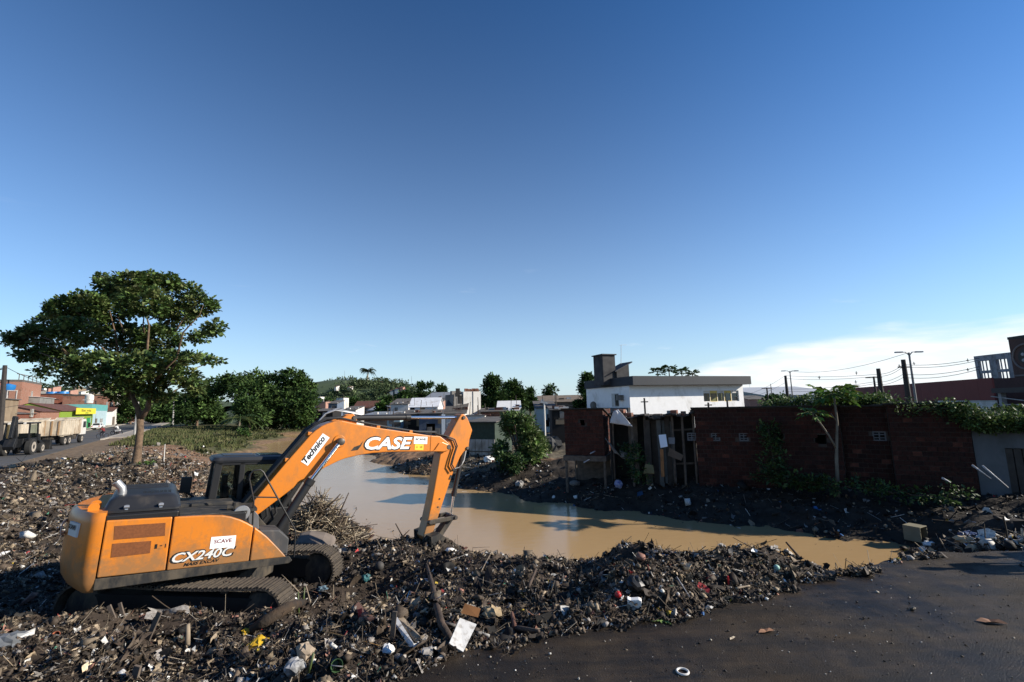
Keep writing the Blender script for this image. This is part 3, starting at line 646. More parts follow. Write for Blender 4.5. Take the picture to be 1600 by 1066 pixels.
for nm, q in (('window_pane', [(-.24,y0c+.03,2.06),(.2,y0c+.03,2.06),(.18,y0c+.03,3.05),(-.22,y0c+.03,3.05)]), ('window_pane', [(.29,y0c+.03,2.0),(1.38,y0c+.03,2.0),(1.14,y0c+.03,3.05),(.28,y0c+.03,3.05)]),
              ('window_pane', [(-.35,y0c+.1,2.2),(-.35,y1c-.1,2.2),(-.33,y1c-.1,3.05),(-.33,y0c+.1,3.05)]), ('window_pane', [(-.24,y1c-.03,2.0),(.2,y1c-.03,2.0),(.18,y1c-.03,3.05),(-.22,y1c-.03,3.05)]),
              ('window_pane', [(.29,y1c-.03,2.0),(1.38,y1c-.03,2.0),(1.14,y1c-.03,3.05),(.28,y1c-.03,3.05)]), ('windscreen', [(1.42,y0c+.08,2.0),(1.42,y1c-.08,2.0),(1.17,y1c-.08,3.05),(1.17,y0c+.08,3.05)])):
    mb = MB(); mb.add(q, [(0,1,2,3)]); mb.build(nm, dglass, cab, fixn=False)
mb = MB(); mb.box(-.1,.32,.62,1.14,1.98,2.12); mb.loft([rrect(-.1,.06,.62,1.14,.06,2.12), rrect(-.14,.02,.64,1.12,.06,2.5), rrect(-.15,-.02,.7,1.06,.05,2.58)]); mb.loft([rrect(-.13,-.01,.74,1.02,.04,2.6), rrect(-.13,-.02,.74,1.02,.04,2.78)]); mb.build('seat', black, cab, smooth=True)
mb = MB(); mb.box(-.95,-.72,1.40,1.5,2.32,2.70); mb.tube([(-.8,1.42,2.35),(-.55,1.40,2.12),(-.3,1.38,2.0)], .03, 8); mb.build('rear_mirror', black, ex, bevel=.02)
# --- boom
BO = [(.36,2.15),(.54,2.41),(1.09,3.18),(1.56,3.81),(1.68,3.93),(1.81,4.03),(1.95,4.10),(2.09,4.15),(2.32,4.19),(2.76,4.10),(3.35,4.01),(4.34,3.89),(4.93,3.81),(5.28,3.79),(5.45,3.68),(5.6,3.58),(5.66,3.47),(5.63,3.40),(5.5,3.33),(4.91,3.345),(3.9,3.355),(3.58,3.35),(3.2,3.33),(2.84,3.28),(2.5,3.21),(2.31,3.14),(2.02,3.0),(1.63,2.78),(1.4,2.62),(.98,2.28),(.57,1.96),(.42,1.86),(.28,1.92),(.27,2.05)]
mb = MB(); mb.prism(BO, -.33, .33); bm_ = mb.build('boom', orange, ex, bevel=.022)
for yy in (-.17,.17):
    mb = MB(); mb.prism([(1.95,4.08),(2.55,4.36),(2.64,4.38),(2.71,4.33),(2.76,4.22),(2.76,4.08)], yy-.03, yy+.03); mb.build('cylinder_lug', orange, bm_, bevel=.01)
def pin(p, r=.06, y0=-.37, y1=.37, parent=bm_, name='pin'):
    mb = MB(); mb.lathe([(r*.8,y0-.012),(r,y0),(r,y1),(r*.8,y1+.012)], 16, (p[0],0,p[1]), 'y'); return mb.build(name, mat('pin_steel', (.10,.09,.08), .5, metal=.5, var=.3), parent, smooth=True)
pin((2.69,4.27), .065, -.22, .22); pin((5.57,3.47), .075); pin((2.29,3.65), .09, -.56, .56)
mb = MB(); mb.prism([(5.02,3.35),(5.10,3.40),(5.24,3.60),(5.34,3.62),(5.62,3.52),(5.66,3.46),(5.6,3.38),(5.4,3.34)], -.37, -.325); mb.prism([(5.02,3.35),(5.24,3.60),(5.34,3.62),(5.66,3.46),(5.4,3.34)], .325, .37); mb.build('boom_end_boss', orange, bm_, bevel=.015)
mb = MB(); mb.lathe([(.15,-.36),(.17,-.33)], 20, (2.29,0,3.65), 'y'); mb.build('pin_boss', orange, bm_)
# weld seams and a flat dark piece behind the letters
mb = MB(); mb.prism([(2.62,3.40),(2.70,3.50),(2.86,3.56),(2.93,3.66),(2.88,3.52),(2.80,3.42)], -.336, -.328); mb.build('dark_bracket', dirtyblack, bm_)
mb = MB(); mb.bar((4.97,-.334,3.36),(4.97,-.334,3.80),.012,.012); mb.build('weld_seam', mat('weld_orange', (.5,.15,.015), .5), bm_)
# decals on the boom
text_part('CASE', blackd, bm_, (2.955,-.3345,3.395), (1,0,0), (0,0,1), .40, 1.46, bold=.045, shear=.25, thick=.001)
text_part('CASE', white, bm_, (2.99,-.3375,3.425), (1,0,0), (0,0,1), .34, 1.38, bold=.032, shear=.25, thick=.001)
mb = MB(); mb.prism([(4.42,3.575),(4.85,3.565),(4.85,3.775),(4.42,3.785)], -.336, -.328); pl = mb.build('company_plate', white, bm_)
text_part('SCAVE', blackd, pl, (4.47,-.3385,3.675), (1,0,-.02), (0,0,1), .06, .33, bold=.02)
mb = MB(); mb.prism([(4.46,3.40),(4.74,3.39),(4.74,3.555),(4.46,3.565)], -.336, -.328); wp = mb.build('warning_plate', mat('yellow_decal', (.85,.58,.05), .5, var=.1), bm_)
mb = MB(); mb.prism([(4.50,3.46),(4.56,3.46),(4.53,3.52)], -.3385, -.33); mb.prism([(4.62,3.45),(4.70,3.45),(4.70,3.52),(4.62,3.50)], -.3385, -.33); mb.build('warning_mark', mat('warning_ink', (.5,.28,.02), .5), wp)
tp = [(1.40,3.16),(1.57,3.05),(2.04,3.745),(1.86,3.855)]
mb = MB(); mb.prism(tp, -.336, -.328); pl = mb.build('dealer_plate', white, bm_)
d_ = np.array([2.04-1.57, 0, 3.745-3.05]); d_ /= np.linalg.norm(d_); n_ = np.array([-d_[2], 0, d_[0]])
text_part('Technico', blackd, pl, (1.535,-.3385,3.105), tuple(d_), tuple(n_), .15, .74, bold=.03, shear=.3)
# hoses along the boom
for k, (yy, dz) in enumerate(((-.22,.05),(-.12,.07),(0,.06),(.12,.07))):
    mb = MB(); mb.tube([(.25,yy,2.2),(.5,yy,2.48+dz),(1.06,yy,3.24+dz),(1.5,yy,3.85+dz),(1.7,yy,4.02+dz),(1.95,yy,4.17+dz),(2.3,yy,4.23+dz*.6),(2.8,yy,4.14+dz*.6),(3.6,yy,4.01+dz*.6),(4.6,yy,3.88+dz*.6),(5.2,yy,3.85+dz)], .026, 7); mb.build('hydraulic_hose', rubber, bm_, smooth=True)
for s_x, s_z in ((1.09,3.21),(1.56,3.85),(3.35,4.04),(4.34,3.92)):
    mb = MB(); mb.box(s_x-.05,s_x+.05,-.28,.2,s_z-.05,s_z+.035); mb.build('hose_clamp', orange, bm_, bevel=.01)
mb = MB(); mb.tube([(1.85,.05,4.2),(2.05,.02,4.42),(2.25,0,4.50),(2.5,0,4.45),(2.85,0,4.40)], .022, 7); mb.tube([(1.75,-.08,4.1),(1.95,-.06,4.36),(2.2,-.05,4.46),(2.6,-.03,4.41),(2.95,0,4.36)], .02, 7); mb.build('hydraulic_hose', silver, bm_, smooth=True)
mb = MB(); mb.tube([(5.2,-.2,3.86),(5.5,-.28,3.80),(5.8,-.30,3.70),(5.9,-.30,3.5),(5.80,-.30,3.2),(5.74,-.30,2.95),(5.85,-.30,2.80),(6.05,-.28,2.84),(6.2,-.2,3.05),(6.3,-.14,3.36)], .022, 7); mb.tube([(5.2,-.12,3.86),(5.5,-.25,3.76),(5.74,-.33,3.66),(5.84,-.33,3.45),(5.74,-.33,3.15),(5.68,-.33,2.92),(5.80,-.32,2.74)], .022, 7); mb.build('hydraulic_hose', rubber, bm_, smooth=True)
mb = MB(); mb.tube([(5.82,-.29,2.80),(6.05,-.27,2.845),(6.22,-.2,3.05),(6.32,-.14,3.38)], .026, 7); mb.build('hydraulic_hose', mat('grey_hose', (.3,.3,.3), .5), bm_, smooth=True)
# boom cylinders
def cyl(p0, pc, p1, yy, rb, rr_, parent, name):
    mb = MB(); a_ = Vector((p0[0],yy,p0[1])); c_ = Vector((pc[0],yy,pc[1])); b_ = Vector((p1[0],yy,p1[1]))
    d = (c_-a_).normalized(); mb.tube([a_, c_-d*.14], rb, 14); mb.tube([c_-d*.15, c_], rb*1.18, 14); o = mb.build(name, mat('cylinder_grey', (.022,.022,.023), .4, var=.2, scale=3), parent, smooth=True)
    mb = MB(); mb.tube([c_-d*.05, b_], rr_, 12); mb.build('piston_rod', steel, o, smooth=True); return o
for yy in (-.46,.46): cyl((.88,1.32), (1.66,2.74), (2.29,3.65), yy, .10, .055, ex, 'boom_cylinder')
cyl((2.69,4.27), (4.40,4.33), (6.13,4.37), 0, .085, .045, ex, 'arm_cylinder')
# foot of the boom: side cheeks
for yy in (-.40,.40):
    mb = MB(); mb.prism([(-.1,1.2),(1.05,1.2),(1.05,1.4),(.62,1.9),(.5,2.06),(.3,2.12),(.1,1.95)], yy-.04, yy+.04); mb.build('boom_foot_cheek', dirtyblack, ex, bevel=.01)
mb = MB(); mb.tube([(.5,-.25,1.5),(.8,-.2,1.9),(.7,-.2,2.3),(1.0,-.2,2.5)], .03, 7); mb.tube([(.6,-.1,1.4),(.95,-.1,1.8),(.8,-.1,2.2)], .03, 7); mb.tube([(.7,.1,1.4),(1.05,.1,1.9),(.9,.1,2.4)], .03, 7); mb.build('hydraulic_hose', rubber, ex, smooth=True)
# --- arm
AR = [(6.12,4.49),(6.2,4.45),(6.29,4.35),(6.48,3.98),(6.39,3.69),(6.36,3.42),(6.30,3.34),(6.21,3.33),(6.07,3.15),(5.84,2.68),(5.62,2.06),(5.42,1.46),(5.26,.99),(5.17,.82),(5.03,.80),(4.96,.92),(5.07,1.33),(5.18,1.89),(5.28,2.58),(5.36,3.17),(5.40,3.40),(5.44,3.58),(5.65,3.80),(5.97,4.37),(6.04,4.47)]
mb = MB(); mb.prism(AR, -.22, .22); ar = mb.build('arm', orange, ex, bevel=.022)
pin((6.13,4.37), .055, -.25, .25, ar); pin((6.31,3.42), .05, -.25, .25, ar); pin((5.13,1.32), .06, -.3, .3, ar)
mb = MB(); mb.bar((5.72,-.223,2.50),(5.78,-.223,2.62),.03,.05); mb.lathe([(.025,-.232),(.025,-.22)], 10, (5.42,0,1.95), 'y'); mb.lathe([(.025,-.232),(.025,-.22)], 10, (5.38,0,1.72), 'y'); mb.build('grease_port', dirtyblack, ar)
cyl((6.31,3.42), (6.02,1.95), (5.96,1.40), 0, .075, .04, ex, 'bucket_cylinder')
mb = MB()
for yy in (-.28,.28): mb.bar((5.13,yy,1.32),(5.97,yy,1.38),.05,.13)
mb.build('rocker_link', dirtyblack, ex, bevel=.02)
mb = MB(); mb.bar((5.95,0,1.38),(5.52,0,.84),.30,.16); mb.build('bucket_link', dirtyblack, ex, bevel=.02); pin((5.96,1.38), .06, -.33, .33, ex)
# --- bucket
prof = [(5.02,.98),(5.30,1.05),(5.62,.86),(5.98,.62),(6.2,.32),(6.18,.0),(5.95,-.28),(5.55,-.45),(5.15,-.42)]
inner = [(5.25,-.36),(5.58,-.37),(5.9,-.22),(6.10,.02),(6.12,.28),(5.93,.54),(5.6,.76)]
mb = MB(); mb.prism(prof+[(5.17,-.38)]+inner[1:]+[(5.3,.9),(5.08,.86)], -.55, .55)
bk = mb.build('bucket', dirtyblack, ex, bevel=.015)
for yy in (-.58,.54):
    mb = MB(); mb.prism([(5.02,.98),(5.30,1.05),(5.62,.86),(5.98,.62),(6.2,.32),(6.18,.0),(5.95,-.28),(5.55,-.45),(5.15,-.42),(5.1,.3)], yy, yy+.04); mb.build('side_plate', dirtyblack, bk, bevel=.01)
for k in range(5):
    yy = -.48+k*.24; mb = MB(); mb.prism([(5.22,-.46),(5.2,-.34),(4.9,-.42)], yy-.05, yy+.05); mb.build('tooth', mat('worn_steel', (.2,.19,.18), .45, metal=.6), bk)
for yy in (-.27,.23):
    mb = MB(); mb.prism([(4.92,.80),(4.96,1.0),(5.10,1.02),(5.45,1.0),(5.62,.86),(5.4,.72),(5.05,.72)], yy, yy+.04); mb.build('bucket_ear', dirtyblack, bk, bevel=.01)
pin((5.06,.89), .065, -.32, .32, bk); pin((5.51,.84), .065, -.32, .32, bk)
# ================================================================== trees and plants
LEAF = ([(0,0,0),(.45,.3,.07),(1,0,-.06),(.45,-.3,.07)], [(0,3,2),(0,2,1)])
LEAF2 = ([(0,0,0),(.6,.36,.12),(1,0,.0),(.6,-.36,.10)], [(0,3,2),(0,2,1)])
leaf_m = mat_attr('leaves', rough=.55, spec=.35, trans=.22, var=.2, scale=3)
dark_leaf_m = mat_attr('far_leaves', rough=.8, spec=.15, trans=.15, var=.25, scale=1)
bark_m = mat('bark', (.16,.105,.065), .95, var=.45, scale=5, bump=.6, c2=(.07,.048,.032))
pale_bark = mat('pale_bark', (.30,.25,.18), .9, var=.35, scale=6, bump=.3)
def foliage(name, parent, lobes, n, leaf, pal, m=leaf_m, shell=.55, per=14, crad=.5, flat=.75, tmp=LEAF, droop=0.0):
    """lobes: (cx,cy,cz,rx,ry,rz); leaves in rosettes spread through each lobe"""
    lobes = np.array(lobes, float); vol = (lobes[:, 3]*lobes[:, 4]*lobes[:, 5])**(2/3.); k = rng.choice(len(lobes), max(1, n//per), p=vol/vol.sum())
    nc = len(k); d = rng.normal(0, 1, (nc, 3)); d /= np.linalg.norm(d, axis=1)[:, None]
    r = shell+(1.08-shell)*rng.random(nc)**.6
    L = lobes[k]; c = L[:, :3]+d*r[:, None]*L[:, 3:6]
    br = np.exp(rng.normal(0, .28, nc))                                   # rosettes differ in colour
    pal = np.array(pal); pc = pal[rng.integers(0, len(pal), nc)]*br[:, None]
    idx = np.repeat(np.arange(nc), per); N_ = len(idx)
    dd = rng.normal(0, 1, (N_, 3)); dd /= np.linalg.norm(dd, axis=1)[:, None]; dd[:, 2] = dd[:, 2]*flat+.15-droop
    od = d[idx]; out = dd+od*.35; out /= np.linalg.norm(out, axis=1)[:, None]
    pos = c[idx]+dd*(rng.random(N_)*crad)[:, None]
    # leaf frame: x along 'out', z roughly up with scatter
    z = np.tile([[0,0,1.]], (N_, 1))+rng.normal(0, .45, (N_, 3)); y = np.cross(z, out); y /= np.maximum(np.linalg.norm(y, axis=1), 1e-6)[:, None]; z = np.cross(out, y)
    R_ = np.stack([out, y, z], axis=2); s = leaf*np.exp(rng.normal(0, .25, N_))
    cols = pc[idx]*np.exp(rng.normal(0, .22, N_))[:, None]
    return scatter_mesh(name, m, [tmp], np.zeros(N_, int), pos, R_, np.stack([s, s, s], 1), cols, parent)
def limb(mb, p, q, r0_, r1_, sag=.15, n=6, wig=.12):
    p = Vector(p); q = Vector(q); L = (q-p).length; pts = []
    for i in range(n):
        t = i/(n-1); v = p.lerp(q, t); v.z += math.sin(math.pi*t)*sag*L
        if 0 < i < n-1: v += Vector((random.uniform(-1,1), random.uniform(-1,1), random.uniform(-.5,.5)))*wig*L*.2
        pts.append(v)
    mb.tube(pts, [r0_+(r1_-r0_)*i/(n-1) for i in range(n)], 7)
GREEN = [(.055,.105,.022),(.04,.085,.02),(.075,.13,.03),(.03,.065,.018)]
DGREEN = [(.030,.060,.017),(.042,.080,.020),(.055,.095,.025),(.022,.045,.014)]
OLIVE = [(.06,.085,.03),(.045,.07,.025),(.08,.10,.04)]
def px_lobes(lst, Y, dr=.8, spread=.0):
    out = []
    for i, l in enumerate(lst):
        x, y, rx, ry = l[:4]; dy = l[4] if len(l) > 4 else random.uniform(-1, 1)*spread
        c = ony(x, y, Y+dy); k = (Y+dy)/FPX; out.append((c[0], c[1], c[2], rx*k, max(rx, ry)*k*dr, ry*k))
    return out
def tree(name, label, base, lobes, n, leaf, pal, trunk_h, r, group=None, m=leaf_m, bark=bark_m, cat='tree', nl=8, **kw):
    """lobes in world space; parts: trunk (with limbs) and crown"""
    root = empty(name, tuple(base), 0, label, cat, group); b = np.array(base)
    lo = [(l[0]-b[0], l[1]-b[1], l[2]-b[2], *l[3:6]) for l in lobes]
    mb = MB(); top = Vector((random.uniform(-.05,.05)*trunk_h, 0, trunk_h)); mb.tube([(0,0,-.4),(0,0,.1),(top.x*.4,0,trunk_h*.5),top], [r*1.5,r*1.15,r*.9,r*.75], 9)
    for l in random.sample(lo, min(nl, len(lo))): limb(mb, top-Vector((0,0,.1)), (l[0],l[1],l[2]-.2*l[5]), r*.5, r*.08)
    mb.build('trunk', bark, root, smooth='all')
    foliage('crown', root, lo, n, leaf, pal, m, **kw); return root
def simple_tree(name, label, x, ytop, rx, ybase, Y, zb=-.7, n=2600, leaf=None, pal=[(.038,.072,.02),(.052,.095,.025),(.07,.115,.032),(.028,.054,.016)], group=None, nlobes=9, cat='tree', seed=None, bark=bark_m, low=.25, **kw):
    """a broad-leaved tree whose crown spans 2*rx px around photo column x, from ytop down to ybase"""
    if seed is not None: random.seed(seed)
    k = Y/FPX; cx = ony(x, ytop, Y)[0]; zt = ony(x, ytop, Y)[2]; H = zt-zb; R_ = rx*k; zb2 = zb+low*H
    lobes = []
    for i in range(nlobes):
        a = 2*math.pi*i/nlobes*1.618; f = math.sqrt((i+.5)/nlobes); hz_ = random.uniform(.25, .95)
        rr_ = R_*random.uniform(.32, .5); prof = math.sqrt(max(.15, 1-(2*hz_-.9)**2))
        lobes.append((cx+math.cos(a)*f*(R_-rr_*.7)*prof, Y+math.sin(a)*f*(R_-rr_*.7)*prof, zb2+(zt-zb2-rr_*.7)*hz_, rr_, rr_, rr_*.75))
    lobes.append((cx, Y, zt-R_*.33, R_*.45, R_*.45, R_*.33))
    if leaf is None: leaf = max(.25, Y*.0052); n = int(n*1.9)
    return tree(name, label, (cx, Y, zb), lobes, n, leaf, pal, zb2-zb+.3*(zt-zb2), max(.12, H*.03), group, m=dark_leaf_m, bark=bark, cat=cat, crad=max(.4, leaf*1.6), **kw)

# --- the big almond tree on the left
bt = (212, 727); bp_ = hit(*bt); BY = bp_[1]
BL = [(22,528,18,8),(52,527,26,16),(75,508,28,18),(98,482,26,18),(46,556,22,9),(88,556,32,20),(120,520,36,26),(138,474,30,20),(172,447,24,11),(168,482,36,24),(212,440,32,12),(250,440,32,12),(225,472,40,26),
      (288,455,26,14),(312,478,24,18),(334,514,16,11),(276,492,30,22),(196,530,40,26),(246,532,36,26),(312,527,20,8),(298,560,22,8),(333,565,13,4),(266,566,28,20),(214,572,40,22),(150,572,42,24),(118,592,24,13),(176,602,28,14),
      (232,602,32,18),(288,590,22,15),(303,604,15,14),(69,583,16,7),(190,617,24,9),(252,620,18,10),(140,440+60,30,20),(20,535,14,6),(200,455,30,14),(160,434,12,5)]
lob = px_lobes([(a_, b_, c_*.89, d_*.83) for a_, b_, c_, d_ in BL], BY, .8, 3.0)
root = empty('almond_tree', tuple(bp_), 0, 'tall broad almond tree standing alone in the rubbish behind the excavator', 'tree')
lo = [(l[0]-bp_[0], l[1]-bp_[1], l[2]-bp_[2], *l[3:6]) for l in lob]
def loc_px(x, y, dy=0): return Vector(ony(x, y, BY+dy))-Vector(bp_)
mb = MB()
f0 = loc_px(219,655); mb.tube([(0,0,-.5),(0.02,0,.15),loc_px(216,700),loc_px(219,672),f0], [.38,.27,.215,.205,.2], 12)
def lm(pts, rs): mb.tube(pts, rs, 8)
lm([f0, loc_px(216,640), loc_px(205,615,.3), loc_px(190,585,.8), loc_px(150,540,1.2), loc_px(90,525,1.5)], [.19,.16,.13,.1,.07,.03])
lm([f0, loc_px(231,638), loc_px(236,610,-.4), loc_px(228,570,-.8), loc_px(233,510,-.6), loc_px(220,455,-.2)], [.2,.17,.13,.09,.055,.02])
lm([loc_px(236,610,-.4), loc_px(252,582,-1.0), loc_px(276,560,-1.3), loc_px(286,520,-1.6), loc_px(312,492,-1.8), loc_px(318,476,-1.8)], [.09,.08,.065,.05,.03,.012])
lm([loc_px(205,615,.3), loc_px(160,585,-.8), loc_px(110,570,-1.6), loc_px(60,550,-2)], [.13,.09,.06,.02])
lm([loc_px(190,585,.8), loc_px(180,520,1), loc_px(165,460,.8)], [.08,.05,.012])
lm([loc_px(232,590,-.6), loc_px(280,585,.6), loc_px(330,566,.8)], [.09,.06,.015])
for l in random.sample(lo, 20): limb(mb, (l[0]*.55, l[1]*.55, l[2]*.75+.8), l[:3], .05, .012)
mb.build('trunk', bark_m, root, smooth='all')
foliage('crown', root, lo, 42000, .235, [(.075,.122,.03),(.055,.098,.025),(.105,.15,.045),(.036,.066,.019),(.125,.145,.05)], leaf_m, shell=.55, per=11, crad=.24, tmp=LEAF2)

# --- trees beyond the field
tl = px_lobes([(350,600,24,11),(338,612,14,7),(372,597,28,12),(400,590,20,10),(395,615,34,18),(428,602,34,16),(455,590,22,11),(470,604,20,12),(480,628,14,18),(448,630,38,22),(405,640,34,20),(462,650,24,16),(430,654,28,12)], 104, .9, 5)
b_ = ony(428, 664, 104); tree('spreading_tree', 'biggest dense spreading tree beyond the grass field, left of the hill', (b_[0], 104, -.5), tl, 26000, .62, [(.035,.070,.018),(.048,.088,.022),(.065,.105,.028),(.026,.05,.014)], 4.0, .55, 'trees beyond the grass field', m=dark_leaf_m, crad=.8, droop=.25, shell=.4)
simple_tree('round_tree', 'rounded dark tree between the lamp posts and the spreading tree', 312, 604, 36, 662, 118, n=4500, group='trees beyond the grass field', seed=3, low=.08)
simple_tree('round_tree', 'lower bushy tree in front of the spreading tree, above the small palm', 392, 622, 32, 664, 92, n=3600, group='trees beyond the grass field', seed=4, low=.05)
simple_tree('round_tree', 'dark tree at the end of the street behind the white house', 208, 618, 30, 660, 150, n=3800, group='trees beyond the grass field', seed=5, low=.08)
simple_tree('round_tree', 'dark tree behind the row of lamp posts', 262, 622, 32, 655, 160, n=3800, group='trees beyond the grass field', seed=6, low=.05)
simple_tree('round_tree', 'small dark tree under the right edge of the big almond crown', 335, 634, 18, 660, 125, n=2000, group='trees beyond the grass field', seed=8, low=.05)
simple_tree('round_tree', 'light green tree at the water bend beside the spreading tree', 478, 640, 14, 664, 100, n=1500, pal=GREEN, group='trees beyond the grass field', seed=9, low=.05)
def frond_palm(name, label, base, h, r, nf, L, pal, group=None, seed=1, stem=pale_bark, up=.6, leafw=.10):
    random.seed(seed); root = empty(name, tuple(base), 0, label, 'palm', group)
    mb = MB(); mb.tube([(0,0,-.3),(.03*h,0,h*.5),(.05*h,0,h)], [r*1.4,r,r*.8], 8); mb.build('trunk', stem, root, smooth='all')
    for i in range(nf):
        a = 2*math.pi*i/nf+random.uniform(-.2,.2); e = random.uniform(-.1, up); mb = MB(); d = Vector((math.cos(a), math.sin(a), 0)); sd_ = Vector((-d.y, d.x, 0)); o_ = Vector((.05*h,0,h)); pts = []
        for k in range(9):
            t = k/8; pts.append(o_+d*L*t*(1-.12*t)+Vector((0,0,L*(e*1.2*t-(.55+.5*e)*t*t))))
        g_ = random.uniform(.8,1.25); mb.cur = tuple(c*g_ for c in random.choice(pal))
        for k in range(1, 9):
            for s in range(2):
                q = pts[k-1].lerp(pts[k], s*.5); w = L*.26*math.sin(math.pi*min(1,(k+s*.5)/9.0+.08))+.04
                for sg in (-1, 1):
                    tip = q+sd_*sg*w+d*w*.5-Vector((0,0,w*.35)); mb.add([q, q+d*leafw*L*.35, tip], [(0,1,2)])
        mb.tube(pts, .012*L, 4, cap=False); mb.build('frond', leaf_m, root, fixn=False)
    return root
q = onz(373, 672, -.45); frond_palm('young_palm', 'young palm with arching fronds at the edge of the grass field', q, 2.2, .16, 13, 4.6, DGREEN+[(.08,.10,.03)], seed=2)
# shrubs on the field
def bush(name, label, x, y, wpx, hpx, Y=None, n=500, leaf=None, pal=GREEN, group=None, cat='bush', zb=None, m=leaf_m, shell=.2):
    p = hit(x, y) if Y is None else ony(x, y, Y)
    if zb is not None: p[2] = zb
    k = p[1]/FPX; w, h = wpx*k/2, hpx*k; root = empty(name, tuple(p), 0, label, cat, group); leaf = leaf or max(.12, p[1]*.004)
    mb = MB()
    for i in range(4): a = random.uniform(0,6.28); mb.tube([(0,0,-.1),(math.cos(a)*w*.3,math.sin(a)*w*.3,h*.4),(math.cos(a)*w*.5,math.sin(a)*w*.5,h*.75)], [.02*h+.01,.015*h+.008,.006*h+.004], 5)
    mb.build('stems', bark_m, root)
    lo = [(random.uniform(-.72,.72)*w, random.uniform(-.6,.6)*w, h*random.uniform(.2,.8), w*random.uniform(.22,.42), w*random.uniform(.22,.42), h*random.uniform(.12,.24)) for _ in range(12)]
    foliage('foliage', root, lo, n, leaf, pal, m, shell=shell, per=8, crad=leaf*1.2); return root
bush('shrub', 'dark leafy shrub on the shore in front of the grass field', 377, 684, 26, 14, group='shrubs on the shore')
bush('shrub', 'small shrub with pale flowers by the end of the pavement', 302, 662, 16, 16, pal=OLIVE+[(.3,.3,.24)], group='shrubs on the shore')
bush('shrub', 'tuft of weeds at the foot of the almond tree', 228, 728, 26, 5, n=300, leaf=.12, group='shrubs on the shore')
bush('shrub', 'bright weeds on the far bend of the river', 487, 662, 24, 8, n=300, group='shrubs on the shore')
# grass of the field
n = 26000; gxx = rng.uniform(-75,-28,n); gyy = rng.uniform(47,112,n); s2, t2 = road_st(gxx, gyy); hh = hgt(gxx, gyy); nn2 = fbm(gxx*.25, gyy*.25, 4)
ok = (t2 < -3.2) & (hh > -1.5) & (gyy > 50+nn2*9) & (fbm(gxx*.5+9, gyy*.5, 3) > -.28); gxx, gyy, hh = gxx[ok], gyy[ok], hh[ok]; n = len(gxx)
TUFT = ([(-.5,0,0),(-.15,.1,0),(-.55,.2,1),(.1,-.1,0),(.45,0,0),(.6,-.25,.9),(-.1,.2,0),(.2,.25,0),(.05,.4,1.1)], [(0,1,2),(3,4,5),(6,7,8)])
sz = rng.uniform(.2,.5,n); scg = np.stack([sz*1.6, sz*1.6, sz], 1); gc = np.array([(.07,.082,.03),(.085,.09,.035),(.12,.11,.055),(.05,.065,.025)])[rng.integers(0,4,n)]
tag(scatter_mesh('grass', dark_leaf_m, [TUFT], np.zeros(n,int), np.stack([gxx,gyy,hh-.03],1), rand_rot(n,.15), scg, gc), 'rough green grass covering the field left of the river', 'grass', kind='stuff')
# ================================================================== building helpers
def brick_mat(name, c1, c2, mortar, bw=.29, bh=.19, rough=.9, stain=(.05,.03,.02), amt=.4):
    if name in MATS: return MATS[name]
    m = bpy.data.materials.new(name); m.use_nodes = True; t = m.node_tree; b = t.nodes['Principled BSDF']; b.inputs['Roughness'].default_value = rough; b.inputs['Specular IOR Level'].default_value = .2
    tcn = t.nodes.new('ShaderNodeTexCoord'); sp = t.nodes.new('ShaderNodeSeparateXYZ'); t.links.new(tcn.outputs['Object'], sp.inputs[0])
    ad = t.nodes.new('ShaderNodeMath'); ad.operation = 'ADD'; t.links.new(sp.outputs[0], ad.inputs[0]); t.links.new(sp.outputs[1], ad.inputs[1])
    cb = t.nodes.new('ShaderNodeCombineXYZ'); t.links.new(ad.outputs[0], cb.inputs[0]); t.links.new(sp.outputs[2], cb.inputs[1])
    br = t.nodes.new('ShaderNodeTexBrick'); t.links.new(cb.outputs[0], br.inputs['Vector']); br.inputs['Scale'].default_value = 1.0; br.inputs['Brick Width'].default_value = bw; br.inputs['Row Height'].default_value = bh
    br.inputs['Mortar Size'].default_value = .012; br.inputs['Color1'].default_value = (*c1, 1); br.inputs['Color2'].default_value = (*c2, 1); br.inputs['Mortar'].default_value = (*mortar, 1); br.inputs['Bias'].default_value = 0
    nn = t.nodes.new('ShaderNodeTexNoise'); nn.inputs['Scale'].default_value = .9; nn.inputs['Detail'].default_value = 8; t.links.new(tcn.outputs['Object'], nn.inputs['Vector'])
    mr = t.nodes.new('ShaderNodeMapRange'); mr.inputs[1].default_value = .66-.25*amt; mr.inputs[2].default_value = .82-.2*amt; mr.inputs[4].default_value = .75; t.links.new(nn.outputs[0], mr.inputs[0])
    mx = t.nodes.new('ShaderNodeMix'); mx.data_type = 'RGBA'; t.links.new(mr.outputs[0], mx.inputs['Factor']); t.links.new(br.outputs[0], mx.inputs['A']); mx.inputs['B'].default_value = (*stain, 1)
    t.links.new(mx.outputs['Result'], b.inputs['Base Color']); MATS[name] = m; return m
brick_pink = brick_mat('pink_block', (.27,.12,.08), (.23,.10,.065), (.30,.25,.20), amt=.25)
brick_red = brick_mat('red_block', (.17,.05,.03), (.13,.04,.026), (.14,.10,.07), amt=.45)
brick_dull = brick_mat('dull_block', (.20,.085,.055), (.16,.065,.045), (.22,.17,.13), amt=.5)
plaster_w = mat('white_plaster', (.60,.58,.54), .85, var=.12, scale=1.2, dirt=(.30,.26,.21), dirt_amt=.45, dirt_scale=.9)
plaster_b = mat('beige_plaster', (.25,.19,.125), .9, var=.25, scale=1, dirt=(.16,.11,.07), dirt_amt=.6, dirt_scale=.7)
plaster_g = mat('grey_plaster', (.22,.21,.195), .9, var=.3, scale=1, dirt=(.10,.09,.08), dirt_amt=.6, dirt_scale=.8)
plaster_p = mat('pink_plaster', (.36,.20,.155), .9, var=.2, scale=1, dirt=(.25,.17,.12), dirt_amt=.4)
